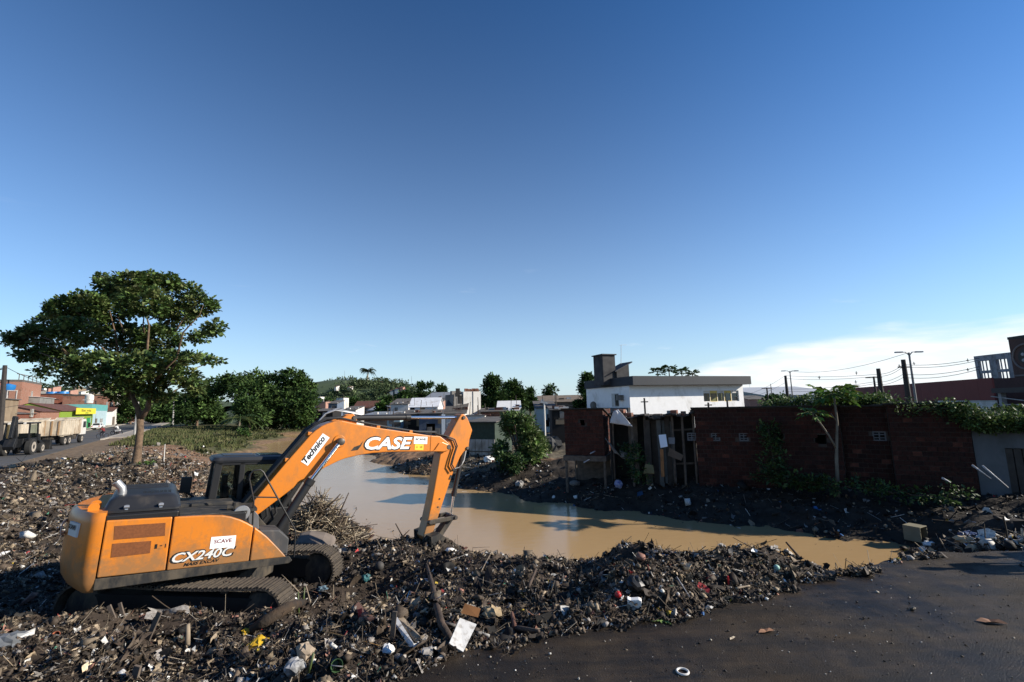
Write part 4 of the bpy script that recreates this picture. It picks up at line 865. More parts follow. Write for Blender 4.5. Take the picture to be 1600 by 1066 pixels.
plaster_y = mat('yellow_plaster', (.55,.45,.22), .9, var=.15, scale=1, dirt=(.2,.16,.1), dirt_amt=.4)
turq = mat('turquoise_plaster', (.10,.31,.30), .8, var=.15, scale=1)
paleblue = mat('pale_blue_plaster', (.33,.44,.47), .8, var=.15, scale=1, dirt=(.3,.36,.36), dirt_amt=.3)
greenp = mat('green_paint', (.02,.22,.07), .6, var=.2)
limep = mat('lime_paint', (.20,.30,.03), .6, var=.15)
tile_m = mat('clay_tiles', (.15,.055,.034), .9, var=.5, scale=3, c2=(.08,.038,.03), dirt=(.04,.03,.027), dirt_amt=.5)
cement_roof = mat('fibre_cement', (.12,.11,.10), .95, var=.4, scale=1.5, dirt=(.07,.06,.055), dirt_amt=.6, dirt_scale=1.2)
zinc_m = mat('zinc_sheet', (.30,.31,.32), .5, metal=.3, var=.25, scale=1.2, dirt=(.2,.15,.1), dirt_amt=.4)
dark_in = mat('dark_opening', (.012,.011,.011), .9, var=.2)
pane_m = mat('window_pane_dark', (.03,.035,.04), .12, var=.1, spec=.6)
wood_m = mat('grey_wood', (.14,.11,.085), .9, var=.4, scale=5, c2=(.07,.055,.045))
wood_l = mat('light_wood', (.34,.24,.13), .85, var=.3, scale=5)
concrete = mat('concrete', (.36,.35,.33), .9, var=.2, scale=3, dirt=(.2,.18,.16), dirt_amt=.4)
bluep = mat('blue_plastic', (.02,.16,.42), .4, var=.1)

def weld(o):
    import bmesh
    bm = bmesh.new(); bm.from_mesh(o.data); bmesh.ops.remove_doubles(bm, verts=bm.verts, dist=.002); bm.to_mesh(o.data); bm.free()
def facade(mb, L, H, ops, th=.16, z0=0.0):
    """front wall quads at y=0 with real openings and their reveals"""
    us = sorted({0.0, L} | {min(max(o[0],0),L) for o in ops} | {min(max(o[1],0),L) for o in ops}); vs = sorted({z0, H} | {o[2] for o in ops} | {o[3] for o in ops})
    def hole(u, v): return any(o[0] < u < o[1] and o[2] < v < o[3] for o in ops)
    for i in range(len(us)-1):
        for j in range(len(vs)-1):
            if not hole((us[i]+us[i+1])/2, (vs[j]+vs[j+1])/2): mb.add([(us[i],0,vs[j]),(us[i+1],0,vs[j]),(us[i+1],0,vs[j+1]),(us[i],0,vs[j+1])], [(0,1,2,3)])
    for o in ops:
        a, b, c, d = o[:4]
        mb.add([(a,0,c),(b,0,c),(b,0,d),(a,0,d),(a,th,c),(b,th,c),(b,th,d),(a,th,d)], [(0,1,5,4),(1,2,6,5),(2,3,7,6),(3,0,4,7)])
def house(name, label, p0, p1, depth, z0, z1, wall, roof='flat', roofm=None, ops=(), group=None, over=.25, rise=1.0, parapet=.0, cat='house', panem=None, framem=None, doorm=None, slope=0.0, base=-.5):
    """front runs p0 -> p1 (left to right as seen), body goes back by depth; ops: (u0,u1,v0,v1,kind) in metres above z0"""
    p0 = np.array(p0[:2], float); p1 = np.array(p1[:2], float); L = float(np.linalg.norm(p1-p0)); H = z1-z0
    root = empty(name, (p0[0], p0[1], z0), math.atan2(p1[1]-p0[1], p1[0]-p0[0]), label, cat, group)
    mb = MB(); facade(mb, L, H, ops, z0=base)
    if roof == 'gable_front':
        mb.add([(0,0,H),(L,0,H),(L/2,0,H+rise)], [(0,1,2)]); mb.add([(0,depth,H),(L,depth,H),(L/2,depth,H+rise)], [(0,1,2)])
    hs_ = H+(rise if roof == 'shed_back' else 0); hb = hs_
    mb.add([(0,0,base),(0,depth,base),(0,depth,hb),(0,0,H)], [(0,1,2,3)]); mb.add([(L,0,base),(L,depth,base),(L,depth,hb),(L,0,H)], [(0,1,2,3)]); mb.add([(0,depth,base),(L,depth,base),(L,depth,hb),(0,depth,hb)], [(0,1,2,3)])
    if roof == 'gable': mb.add([(0,0,H),(0,depth,H),(0,depth/2,H+rise)], [(0,1,2)]); mb.add([(L,0,H),(L,depth,H),(L,depth/2,H+rise)], [(0,1,2)])
    wo_ = mb.build('wall', wall, root, fixn=False); weld(wo_)
    rm = roofm or cement_roof; mb = MB(); o_ = over; t_ = .07
    def slab(q): 
        mb.add(list(q)+[(a, b, c+t_) for a, b, c in q], [(0,3,2,1),(4,5,6,7),(0,1,5,4),(1,2,6,5),(2,3,7,6),(3,0,4,7)])
    if roof == 'flat':
        if parapet:
            mb.box(0,L,0,.14,H+.003,H+parapet); mb.box(0,L,depth-.14,depth,H+.003,H+parapet); mb.box(0,.14,.14,depth-.14,H+.003,H+parapet); mb.box(L-.14,L,.14,depth-.14,H+.003,H+parapet); mb.box(.14,L-.14,.14,depth-.14,H-.05,H+.05)
        else: mb.box(-o_,L+o_,-o_,depth+o_,H+.003,H+.14)
    elif roof == 'shed_back': slab([(-o_,-o_,H+.01-rise*o_/depth),(L+o_,-o_,H+.01-rise*o_/depth),(L+o_,depth+o_,H+rise*(1+o_/depth)+.01),(-o_,depth+o_,H+rise*(1+o_/depth)+.01)])
    elif roof == 'gable':
        k = rise/(depth/2); slab([(-o_,-o_,H-k*o_+.01),(L+o_,-o_,H-k*o_+.01),(L+o_,depth/2,H+rise+.01),(-o_,depth/2,H+rise+.01)]); slab([(-o_,depth/2,H+rise+.01),(L+o_,depth/2,H+rise+.01),(L+o_,depth+o_,H-k*o_+.01),(-o_,depth+o_,H-k*o_+.01)])
    elif roof == 'gable_front':
        k = rise/(L/2); slab([(-o_,-o_,H-k*o_+.01),(L/2,-o_,H+rise+.01),(L/2,depth+o_,H+rise+.01),(-o_,depth+o_,H-k*o_+.01)]); slab([(L/2,-o_,H+rise+.01),(L+o_,-o_,H-k*o_+.01),(L+o_,depth+o_,H-k*o_+.01),(L/2,depth+o_,H+rise+.01)])
    if roof != 'none': mb.build('roof', rm, root)
    if group == 'shacks across the river':
        for k in range(random.randint(2, 5)):
            u = random.uniform(0, L*.85); v = random.uniform(.3, H*.8); w_ = random.uniform(.3, .9); mb = MB(); mb.box(u, u+w_, -.05-.01*k, -.012, v, v+random.uniform(.3, 1.1)); mb.build('patch_board', random.choice([wood_m, plaster_g, zinc_m, plaster_b, dark_in]), root)
        for k in range(random.randint(1, 3)):
            u = random.uniform(0, L); mb = MB(); mb.tube([(u, .3, H-.2), (u+random.uniform(-.2, .2), .3, H+random.uniform(.8, 2.2))], .035, 5); mb.build('aerial_pole', wood_m, root)
        for k in range(random.randint(2, 4)):
            u = random.uniform(0, L*.9); y_ = random.uniform(.0, depth*.4); zz = H+(rise*y_/depth if roof == 'shed_back' else 0); mb = MB(); mb.box(u, u+random.uniform(.3, .9), y_, y_+.5, zz+.06, zz+random.uniform(.15, .4)); mb.build('roof_clutter', random.choice([brick_dull, wood_m, plaster_w, tile_m]), root)
    for o in ops:
        a, b, c, d = o[:4]; kd = o[4] if len(o) > 4 else 'w'
        if kd == 'w':
            mb = MB(); f = min(.07, (b-a)*.12); mb.box(a,b,.05,.11,c,c+f); mb.box(a,b,.05,.11,d-f,d); mb.box(a,a+f,.05,.11,c+f,d-f); mb.box(b-f,b,.05,.11,c+f,d-f); mb.box((a+b)/2-f/2,(a+b)/2+f/2,.05,.11,c+f,d-f)
            wn = mb.build('window', framem or mat('window_frame', (.5,.5,.48), .6), root); mb = MB(); mb.box(a,b,.12,.13,c,d); mb.build('pane', panem or pane_m, wn)
        elif kd == 'd':
            mb = MB(); mb.box(a,b,.08,.13,c,d); dr_ = mb.build('door', doorm or wood_m, root); mb = MB(); mb.box(b-.18,b-.12,.04,.08,c+(d-c)*.45,c+(d-c)*.5); mb.build('handle', silver, dr_)
        elif kd == 'h':
            mb = MB(); mb.box(a-.3,b+.3,1.2,1.25,c-.3 if c > .3 else c,d+.3); mb.build('opening_back', dark_in, root)  # near-black sheet, the unlit room's shade put into its colour
    return root, L, H

# ================================================================== the street on the left
def rp(px, t):
    """point on the street frontage t metres left of the kerb, in photo column px"""
    a = (px-800)/FPX; a = (a*math.cos(PITCH))  # bearing tangent, near enough at the horizon
    # X = a*Y with X,Y on the line
    d = ROADD; o = ROAD0+ROADN*t
    s = (a*o[1]-o[0])/(d[0]-a*d[1]); return o+d*s
def bear(px): 
    q = onz(px, 690, -.45); return q
def zpx(px, py, P):
    """height at which the point above ground position P appears at photo row py"""
    best = None
    Y = float(P[1]); return float(ony(px, py, Y)[2])
def street_house(name, label, x0, x1, ytop, wall, t=12.5, depth=8, **kw):
    a, b = rp(x0, t), rp(x1, t); zt = zpx(x1, ytop, b) if kw.pop('right', False) else zpx(x0, ytop, a)
    return house(name, label, a, b, depth, -.4, zt, wall, **kw)
G_ = 'houses along the street'
r_, L_, H_ = street_house('house', 'weathered beige house behind the utility pole at the left edge', -30, 24, 622, plaster_b, t=13, depth=9, ops=[(21,22.6,3.2,4.6,'w')], group=G_, roofm=cement_roof)
for px_, py_ in ((13,605),):
    p = ony(px_, py_, 84); root = empty('water_tank', (p[0], 84, p[2]-.6), 0, 'bright blue water tank on the roof at the far left', 'water tank')
    mb = MB(); mb.lathe([(.75,0),(.95,.25),(1.0,.9),(.9,1.0),(.35,1.15),(.3,1.2)], 18); mb.build('tank', bluep, root, smooth=True)
    mb = MB(); mb.box(-.9,.9,-.9,.9,-.12,0)
    for sx_, sy_ in ((-.8,-.8),(.8,-.8),(.8,.8),(-.8,.8)): mb.box(sx_-.08,sx_+.08,sy_-.08,sy_+.08,-3.5,-.12)
    mb.build('stand', concrete, root)
# upper brick house with a rooftop frame
a, b = rp(26, 24), rp(57, 24); z1 = zpx(57, 602, b)
r_, L_, H_ = house('house', 'tall pink brick house with a bare roof frame, left of the street', a, b, 9, -.4, z1, brick_pink, roof='flat', parapet=.5, ops=[(7.6,9.2,H_*.0+z1-3.0,z1-1.5,'w')], group=G_)
for k, u in enumerate(np.linspace(-1.5, L_, 6)):
    mb = MB(); mb.bar((u,.3,H_+.2),(u,.3,H_+1.7),.12); mb.build('roof_post', wood_m, r_)
mb = MB(); mb.bar((-3,.3,H_+1.7),(L_,.3,H_+1.75),.14); mb.build('roof_beam', wood_m, r_)
street_house('shed', 'low brick shed with a dark eave behind the dump trucks', 19, 62, 647, brick_red, t=13.2, depth=6, roof='shed_back', rise=.8, roofm=cement_roof, group=G_, cat='shed')
street_house('house', 'pale brick gable wall behind the front dump truck', 60, 104, 643, brick_pink, t=12.6, depth=8, roof='gable', rise=1.2, roofm=tile_m, group=G_)
a, b = rp(57, 22), rp(80, 22); house('house', 'grey slatted house with a white roof edge beside the pink brick house', a, b, 7, -.4, zpx(57,621,a), plaster_g, roof='shed_back', rise=.7, roofm=mat('white_roof', (.7,.7,.68), .7), group=G_)
a, b = rp(78, 26), rp(102, 26); house('house', 'dark red brick house with a long blank wall above the tile roofs', a, b, 8, -.4, zpx(78,624,a), brick_red, roof='shed_back', rise=1.0, roofm=cement_roof, group=G_)
a, b = rp(100, 24), rp(132, 24); z1 = zpx(100,616,a); L2 = np.linalg.norm(b-a)
house('house', 'unfinished brick upper storey with open bays above the shop', a, b, 8, -.4, z1, brick_red, roof='flat', ops=[(L2*.25,L2*.5,z1-2.6,z1-.5,'h'),(L2*.56,L2*.68,z1-2.8,z1-.4,'h')], group=G_)
a, b = rp(128, 24), rp(160, 24); house('house', 'long red brick upper house carrying the white water tank', a, b, 8, -.4, zpx(128,617,a), brick_red, roof='flat', roofm=cement_roof, group=G_)
p = ony(140, 620, 128); root = empty('water_tank', (p[0], p[1], p[2]-.6), 0, 'small white water tank on the red brick house', 'water tank'); mb = MB(); mb.lathe([(.9,-1.2),(1.0,.2),(.95,1.0),(.3,1.4)], 14); mb.build('tank', plaster_w, root, smooth=True)
p = ony(90, 615, 150); root = empty('water_tank', (p[0], p[1], p[2]-.8), 0, 'pair of joined blue tanks on a far roof left of the street', 'water tank'); mb = MB(); mb.lathe([(1.5,-3),(1.6,.2),(1.4,1.4)], 14, (-1.8,0,0)); mb.lathe([(1.5,-3),(1.6,.2),(1.4,1.4)], 14, (1.8,0,0)); mb.build('tank', bluep, root, smooth=True)
# shop
a, b = rp(92, 12.4), rp(143, 12.4); L2 = float(np.linalg.norm(b-a)); z1 = zpx(92, 642, a)
r_, L_, H_ = house('shop', 'green fronted street shop under a tile roof with a yellow sign board', a, b, 9, -.4, z1, limep, roof='gable', rise=1.6, roofm=tile_m, ops=[(L2*.45,L2*.74,0,2.5,'h'),(L2*.78,L2*.93,0,2.6,'d')], doorm=greenp, cat='shop', group=G_)
c = rp(117, 11.6); d = rp(147, 11.6); zb_ = zpx(117, 647.5, c); zt_ = zpx(117, 637.5, c); Ls = float(np.linalg.norm(d-c))
sg = empty('shop_sign', (c[0], c[1], zb_), math.atan2(d[1]-c[1], d[0]-c[0]), 'bright yellow sign board with dark lettering over the green shop', 'sign')
mb = MB(); mb.box(0,Ls,0,.12,0,zt_-zb_); mb.bar((Ls*.2,.1,.2),(Ls*.2,1.0,.2),.06); mb.bar((Ls*.8,.1,.2),(Ls*.8,1.0,.2),.06); mb.build('board', mat('sign_yellow', (.68,.58,.04), .5, var=.08), sg)
text_part('Eat mia', mat('sign_ink', (.13,.11,.02), .6), sg, (Ls*.22,-.012,(zt_-zb_)*.42), (1,0,0), (0,0,1), (zt_-zb_)*.38, Ls*.5, bold=.02, thick=.004)
mb = MB(); mb.box(Ls*.42,Ls*.58,-.012,0,(zt_-zb_)*.1,(zt_-zb_)*.3); mb.build('green_panel', limep, sg)
a, b = rp(140, 12.4), rp(165, 12.4); L2 = float(np.linalg.norm(b-a)); r_, L_, H_ = house('house', 'turquoise topped house with a pale blue front beside the shop', a, b, 8, -.4, zpx(140,642,a), paleblue, roof='flat', parapet=1.7, roofm=turq, ops=[(L2*.25,L2*.4,0,2.3,'d'),(L2*.55,L2*.75,1.0,2.2,'w')], group=G_)
a, b = rp(158, 13.2), rp(176, 13.2); L2 = float(np.linalg.norm(b-a)); z1 = zpx(158,618,a)
house('house', 'two storey brick house with beige ground floor next to the turquoise house', a, b, 9, -.4, z1, brick_dull, roof='flat', ops=[(L2*.2,L2*.38,z1-3.2,z1-1.4,'w'),(L2*.62,L2*.8,z1-3.0,z1-1.4,'w')], group=G_)
a, b = rp(157, 12.9), rp(176, 12.9); house('plastered_wall', 'beige plastered ground floor front below the two storey brick house', a, b, .28, -.4, zpx(157,641,a), plaster_b, roof='flat', over=.05, group=G_, cat='wall')
a, b = rp(173, 11.2), rp(189, 11.2); L2 = float(np.linalg.norm(b-a)); house('house', 'small bright white house with a sloping roof at the end of the row', a, b, 9, -.4, zpx(189,643,b), plaster_w, roof='gable_front', rise=1.6, roofm=tile_m, ops=[(L2*.05,L2*.3,0,2.6,'d'),(L2*.62,L2*.75,1.4,2.8,'w')], group=G_)
a, b = rp(176, 17), rp(187, 17); house('house', 'small white and brick upper storey behind the bright white house', a, b, 6, -.4, zpx(176,625,a), plaster_w, roof='shed_back', rise=.8, roofm=tile_m, ops=[(3,5,8,10,'w')], group=G_)
a, b = rp(194, 11.5), rp(217, 11.5); house('boundary_wall', 'low brick and beige boundary wall beyond the white house', a, b, .4, -.4, zpx(217,641,b), brick_dull, roof='flat', over=.05, cat='wall')

# utility pole and lamps
def pole(name, label, base, top, r=.14, m=concrete, arm=None, lamp=None, cat='pole', group=None):
    root = empty(name, tuple(base), 0, label, cat, group); t = Vector(top)-Vector(base)
    mb = MB(); mb.tube([(0,0,-.6), t*.5, t], [r*1.2, r, r*.75], 8); mb.build('shaft', m, root, smooth=True)
    if arm:
        for (dx, dy, dz, L) in arm: mb = MB(); mb.bar(t+Vector((-dx*L/2,-dy*L/2,dz)), t+Vector((dx*L/2,dy*L/2,dz)), .12, .12); mb.build('crossarm', wood_m if m != concrete else concrete, root)
    if lamp:
        for (dx, dy, L, hz_) in lamp:
            mb = MB(); e = t+Vector((dx*L, dy*L, hz_)); mb.tube([t-Vector((0,0,.3)), t+Vector((dx*L*.5,dy*L*.5,hz_*.9)), e], .05, 6); mb.build('lamp_arm', m, root)
            mb = MB(); mb.bar(e, e+Vector((dx*.7,dy*.7,0)), .28, .14); mb.build('lamp_head', mat('lamp_grey', (.4,.4,.4), .5), root)
    return root
darkpole = mat('dark_pole', (.04,.035,.032), .9, var=.3)
p0_ = onz(-2, 706, -.45); t0_ = ony(8, 571, p0_[1]); pole('utility_pole', 'dark leaning utility pole at the left edge of the picture', p0_, t0_, .22, darkpole, lamp=[(-.9,.1,2.2,-.6)], cat='pole')
def px_pole(name, label, x0, y0, x1, y1, z=-.45, Y=None, **kw):
    b_ = onz(x0, y0, z) if Y is None else np.array([*ony(x0, y0, Y)[:2], z]); t_ = ony(x1, y1, b_[1]); return pole(name, label, b_, t_, **kw)
LP = 'lamp posts along the street'
px_pole('street_lamp', 'dark street lamp in front of the turquoise house, arm to the left', 148, 668, 150, 626, r=.16, m=darkpole, lamp=[(-.83,-.56,2.0,.2)], cat='street lamp', group=LP)
px_pole('concrete_post', 'leaning concrete post just left of the almond trunk', 210, 681, 216, 628, r=.17, cat='post')
px_pole('street_lamp', 'farthest street lamp, left of the three bare concrete poles', 255, 655, 256, 624, r=.16, lamp=[(-.83,-.56,2.4,.3)], cat='street lamp', group=LP)
for x_, yb_, yt_, lb in ((270,664,622,'tall concrete pole nearest the pavement end, first of three'), (281,652,624,'concrete pole in the middle of three by the field'), (288,660,623,'rightmost of three concrete poles by the field')): px_pole('concrete_pole', lb, x_, yb_, x_+2, yt_, r=.19, cat='pole', group='bare concrete poles')
px_pole('marker_stake', 'thin white painted stake standing in the rubbish beside the almond tree', 256, 722, 258, 694, Y=None, z=-.4, r=.025, m=plaster_w, cat='stake')
def wire(label, pts, r=.012, group='overhead wires', sag=.4):
    P = [Vector(p) for p in pts]; mb = MB()
    for i in range(len(P)-1):
        q = [P[i].lerp(P[i+1], t)-Vector((0,0,sag*4*t*(1-t))) for t in np.linspace(0,1,9)]; mb.tube(q, r, 4, cap=False)
    return tag(mb.build('overhead_wire', rubber, fixn=False), label, 'wire', group)
wire('wire sagging right from the left utility pole towards the almond tree', [ony(8,573,p0_[1]), ony(95,604,75)], .03)
wire('wire leaving the left utility pole out of the picture', [ony(8,573,p0_[1]), ony(-60,570,30)], .03)

# ------------------------------------------------------------------ vehicles
tyre_m = mat('tyre', (.02,.02,.02), .9, var=.3); rim_m = mat('dusty_rim', (.34,.30,.25), .8, var=.3)
def wheel(parent, x, y, z, r, w, name='wheel'):
    mb = MB(); mb.lathe([(r*.62,-w/2),(r*.92,-w/2),(r,-w*.35),(r,w*.35),(r*.92,w/2),(r*.62,w/2)], 18, (x,y,z), 'y'); o = mb.build(name, tyre_m, parent, smooth=True)
    mb = MB(); mb.lathe([(r*.15,-w*.47),(r*.3,-w*.505),(r*.62,-w*.51),(r*.62,w*.51),(r*.3,w*.505),(r*.15,w*.47)], 14, (x,y,z), 'y'); mb.build('rim', rim_m, o, smooth=True)
cream = mat('dusty_cream', (.47,.41,.32), .8, var=.25, scale=1.5, dirt=(.20,.14,.085), dirt_amt=.5, dirt_scale=1.2)
truckw = mat('truck_white', (.52,.51,.48), .5, var=.1, dirt=(.4,.33,.25), dirt_amt=.35)
def dump_truck(label, pos, rz, group):
    """x forward, y left"""
    t = empty('dump_truck', pos, rz, label, 'truck', group)
    mb = MB(); mb.box(-3.6,3.4,-.45,.45,.75,1.05); mb.build('chassis', dirtyblack, t)
    mb = MB(); mb.prism([(1.75,1.0),(3.5,1.0),(3.55,1.7),(3.35,2.75),(3.2,2.9),(1.8,2.9)], -1.2, 1.2); cb = mb.build('cab', truckw, t, bevel=.05)
    for s in (-1, 1):
        mb = MB(); mb.prism([(2.35,1.85),(3.30,1.85),(3.18,2.6),(2.35,2.6)], s*1.205-.01, s*1.205+.01); mb.build('side_window', pane_m, cb)
        mb = MB(); mb.bar((3.45,s*1.2,2.5),(3.5,s*1.45,2.3),.05); mb.box(3.42,3.52,s*1.45-.1,s*1.45+.1,1.85,2.4); mb.build('mirror', black, cb)
    mb = MB(); mb.add([(3.555,-1.05,1.8),(3.555,1.05,1.8),(3.40,1.0,2.65),(3.40,-1.0,2.65)], [(0,1,2,3)]); mb.build('windscreen', pane_m, cb)
    mb = MB(); mb.prism([(1.65,1.15),(1.65,2.95),(2.2,3.15),(2.2,3.05),(1.6,2.85),(-3.6,2.85),(-3.75,1.2)], -1.25, 1.25); bd = mb.build('dump_body', cream, t, bevel=.02)
    mb = MB(); mb.box(-3.7,1.7,-1.30,-1.2,2.80,2.92); mb.box(-3.7,1.7,1.2,1.30,2.80,2.92); mb.build('top_rail', cream, bd)
    for k in range(9):
        for s in (-1, 1):
            x = -3.4+k*.6; mb = MB(); mb.box(x,x+.12,s*1.25-.03,s*1.25+.03,1.2,2.8); mb.build('side_rib', cream, bd)
    mb = MB(); mb.box(-3.8,-3.66,-1.2,1.2,1.15,2.8); tg = mb.build('tailgate', cream, bd); 
    for yy in (-.9,-.3,.3,.9): mb = MB(); mb.box(-3.88,-3.80,yy-.06,yy+.06,1.2,2.78); mb.build('tailgate_rib', mat('rusty_cream', (.3,.19,.1), .9), tg)
    for x in (2.55,-1.3,-2.6):
        for s in (-1, 1): wheel(t, x, s*1.0, .5, .5, .36)
    for s in (-1, 1): mb = MB(); mb.prism([(-3.3,1.0),(-3.2,1.15),(-.7,1.15),(-.6,1.0),(-.75,1.1),(-3.15,1.1)], s*1.0-.22, s*1.0+.22); mb.build('mudguard', cream, t)
    mb = MB(); mb.box(-.4,.9,-1.1,-.5,.55,1.05); mb.box(-.4,.9,.5,1.1,.55,1.05); mb.build('fuel_tank', dirtyblack, t, bevel=.04); return t
hd_ = math.atan2(ROADD[1], ROADD[0])
pA = ony(95, 690, 55); dump_truck('front dump truck with cream body, its white cab towards the shop', (pA[0], pA[1], -.42), hd_+rad(-7), 'dump trucks')
pB = ony(36, 690, 50); dump_truck('rear dump truck, mostly hidden behind the dark backhoe loader', (pB[0], pB[1], -.42), hd_+rad(-9), 'dump trucks')
# backhoe loader from its back corner, shade put into its near-black colour
bk_m = mat('loader_black', (.010,.011,.013), .5, var=.3, dirt=(.03,.027,.024), dirt_amt=.4)
pL = hit(30, 712); Lr = empty('backhoe_loader', (pL[0], pL[1], pL[2]+.0), rad(118), 'dark backhoe loader at the left edge in front of the dump trucks', 'loader')
mb = MB(); mb.box(-1.0,2.2,-.5,.5,.7,1.5); mb.prism([(.9,1.2),(2.3,1.1),(2.3,1.75),(.9,1.9)], -.55, .55); mb.build('body', bk_m, Lr, bevel=.05)
mb = MB()
for x0_, x1_ in ((-.95,-.85),(.9,.75)):
    for s in (-1, 1): mb.bar((x0_,s*.8,1.3),(x1_,s*.75,2.75),.1)
mb.box(-.95,.9,-.8,.8,1.2,1.5); cf = mb.build('cab_frame', bk_m, Lr)
mb = MB(); mb.box(-1.1,1.0,-.9,.9,2.75,2.88); mb.build('cab_roof', bk_m, cf, bevel=.04)
for s in (-1, 1): mb = MB(); mb.add([(-.85,s*.77,1.5),(.85,s*.77,1.5),(.72,s*.75,2.7),(-.82,s*.75,2.7)], [(0,1,2,3)]); mb.build('side_window', dglass, cf, fixn=False)
for yy in (-.5,.5): mb = MB(); mb.lathe([(.09,-.05),(.1,.05)], 10, (-1.12,yy,2.82), 'x'); mb.build('work_lamp', plaster_w, cf)
mb = MB(); mb.bar((-1.4,-.1,1.0),(-1.9,-.1,3.4),.3,.35); mb.bar((-1.9,-.1,3.45),(-2.3,-.1,1.6),.24,.3); mb.prism([(-2.6,.9),(-2.2,1.6),(-2.0,1.5),(-2.1,.8),(-2.4,.6)], -.45, .25); mb.build('digging_arm', bk_m, Lr, bevel=.03)
mb = MB(); mb.bar((1.0,-.6,1.5),(2.9,-.6,.7),.18,.25); mb.bar((1.0,.6,1.5),(2.9,.6,.7),.18,.25); mb.prism([(2.8,.25),(3.6,.2),(3.3,.5),(3.2,1.1),(2.8,1.15)], -1.1, 1.1); mb.build('front_bucket', bk_m, Lr, bevel=.02)
for s in (-1, 1): wheel(Lr, -.55, s*.85, .72, .72, .45); wheel(Lr, 1.75, s*.8, .48, .48, .32)
# white car and the dark car far up the street
def car(label, pos, rz, body, group, L=4.2, hatch=True):
    c = empty('car', pos, rz, label, 'car', group); w_ = .84; h = L/2
    mb = MB(); mb.loft([[(x, y, z) for x, y, z in r] for r in (
        [(-h,-w_*.9,.35),(h,-w_*.9,.35),(h,w_*.9,.35),(-h,w_*.9,.35)], [(-h-.03,-w_,.55),(h+.03,-w_,.55),(h+.03,w_,.55),(-h-.03,w_,.55)], [(-h+.02,-w_,.88),(h-.05,-w_,.78),(h-.05,w_,.78),(-h+.02,w_,.88)], [(-h+.1,-w_*.93,.95),(h-.3,-w_*.9,.86),(h-.3,w_*.9,.86),(-h+.1,w_*.93,.95)])])
    bd = mb.build('body', body, c, bevel=.05)
    mb = MB(); mb.loft([[(-h+.12,-w_*.9,.93),(h-1.0,-w_*.9,.86),(h-1.0,w_*.9,.86),(-h+.12,w_*.9,.93)], [(-h+.5,-w_*.72,1.42),(h-1.85,-w_*.72,1.44),(h-1.85,w_*.72,1.44),(-h+.5,w_*.72,1.42)]]); cb = mb.build('cabin', pane_m, c, bevel=.03)
    mb = MB(); mb.box(-h+.5,h-1.85,-w_*.74,w_*.74,1.415,1.47); mb.build('roof', body, c, bevel=.02)
    mb = MB()
    for s in (-1, 1): mb.bar((-h+.14,s*w_*.88,.95),(-h+.5,s*w_*.71,1.43),.09); mb.bar((h-1.02,s*w_*.88,.88),(h-1.85,s*w_*.71,1.44),.07); mb.bar((-.1,s*w_*.89,.92),(-.15,s*w_*.72,1.43),.09)
    mb.build('pillars', body, cb)
    for s in (-1, 1):
        mb = MB(); mb.box(-h-.04,-h+.05,s*.62-.13,s*.62+.13,.66,.86); mb.build('tail_light', mat('tail_red', (.35,.02,.02), .3), bd)
        mb = MB(); mb.box(h-.08,h+.04,s*.58-.16,s*.58+.16,.58,.74); mb.build('headlight', mat('lamp_glass', (.7,.7,.68), .2), bd)
        wheel(c, -h+.75, s*.74, .31, .31, .2); wheel(c, h-.8, s*.74, .31, .31, .2)
    mb = MB(); mb.box(-h-.06,h+.06,-w_*.9,w_*.9,.30,.45); mb.build('bumper', black, bd, bevel=.03); return c
pc_ = onz(153, 671, -.40); car('white hatchback parked by the kerb in front of the pale blue house', (pc_[0], pc_[1], -.42), hd_+rad(-4), mat('car_white', (.75,.75,.74), .3, var=.03, coat=.3), 'cars on the street')
pc_ = onz(246, 657, -.40); car('dark silver car driving far up the street beside the lamp posts', (pc_[0], pc_[1], -.42), hd_+rad(180), mat('car_dark', (.05,.055,.065), .3, var=.05, coat=.3), 'cars on the street')
pc_ = onz(268, 653, -.40); car('red car farthest up the street', (pc_[0], pc_[1], -.42), hd_+rad(180), mat('car_red', (.3,.03,.025), .3, var=.05, coat=.3), 'cars on the street')
# ================================================================== hills, far trees and houses in the middle
def ridge(name, pts, Y, thick, base=-1.0, m=None, nz_=1.2, step=6.0, rows=16):
    """a rounded hill; pts = (photo column, photo row) of its skyline, Y its distance"""
    P = [ony(x, y, Y) for x, y in pts]; xs = np.array([p[0] for p in P]); zs = np.array([p[2] for p in P])
    X = np.arange(xs[0], xs[-1], step); Zt = np.interp(X, xs, zs); V = []; F = []
    for i, x in enumerate(X):
        for j in range(rows+1):
            t = j/rows; y = Y-thick+2*thick*t; h = base+(Zt[i]-base)*math.sin(math.pi*t)**.8
            V.append((x, y, h+(float(fbm(np.array(x*.02), np.array(y*.02), 3))*nz_*4 if 0 < j < rows else 0)))
    n = rows+1
    for i in range(len(X)-1):
        for j in range(rows): F.append((i*n+j, (i+1)*n+j, (i+1)*n+j+1, i*n+j+1))
    mb = MB(); mb.add(V, F); o = mb.build(name, m or mat('hill_green', (.05,.075,.03), .95, var=.4, scale=.05, c2=(.03,.05,.02), dirt=(.12,.10,.06), dirt_amt=.35, dirt_scale=.03), smooth='all'); tag(o, kind='structure'); return X, Zt
HY = 420.
ridge('hill', [(440,632),(486,615),(510,599),(530,595),(560,593),(600,595),(625,599),(650,608),(690,619),(760,628),(830,632)], HY, 110)
ridge('hill', [(-140,652),(0,612),(60,606),(120,606),(180,608),(240,616),(330,628),(420,634)], 520., 140)
ridge('hill', [(780,630),(900,622),(1000,620),(1200,618),(1400,608),(1700,600)], 900., 200)
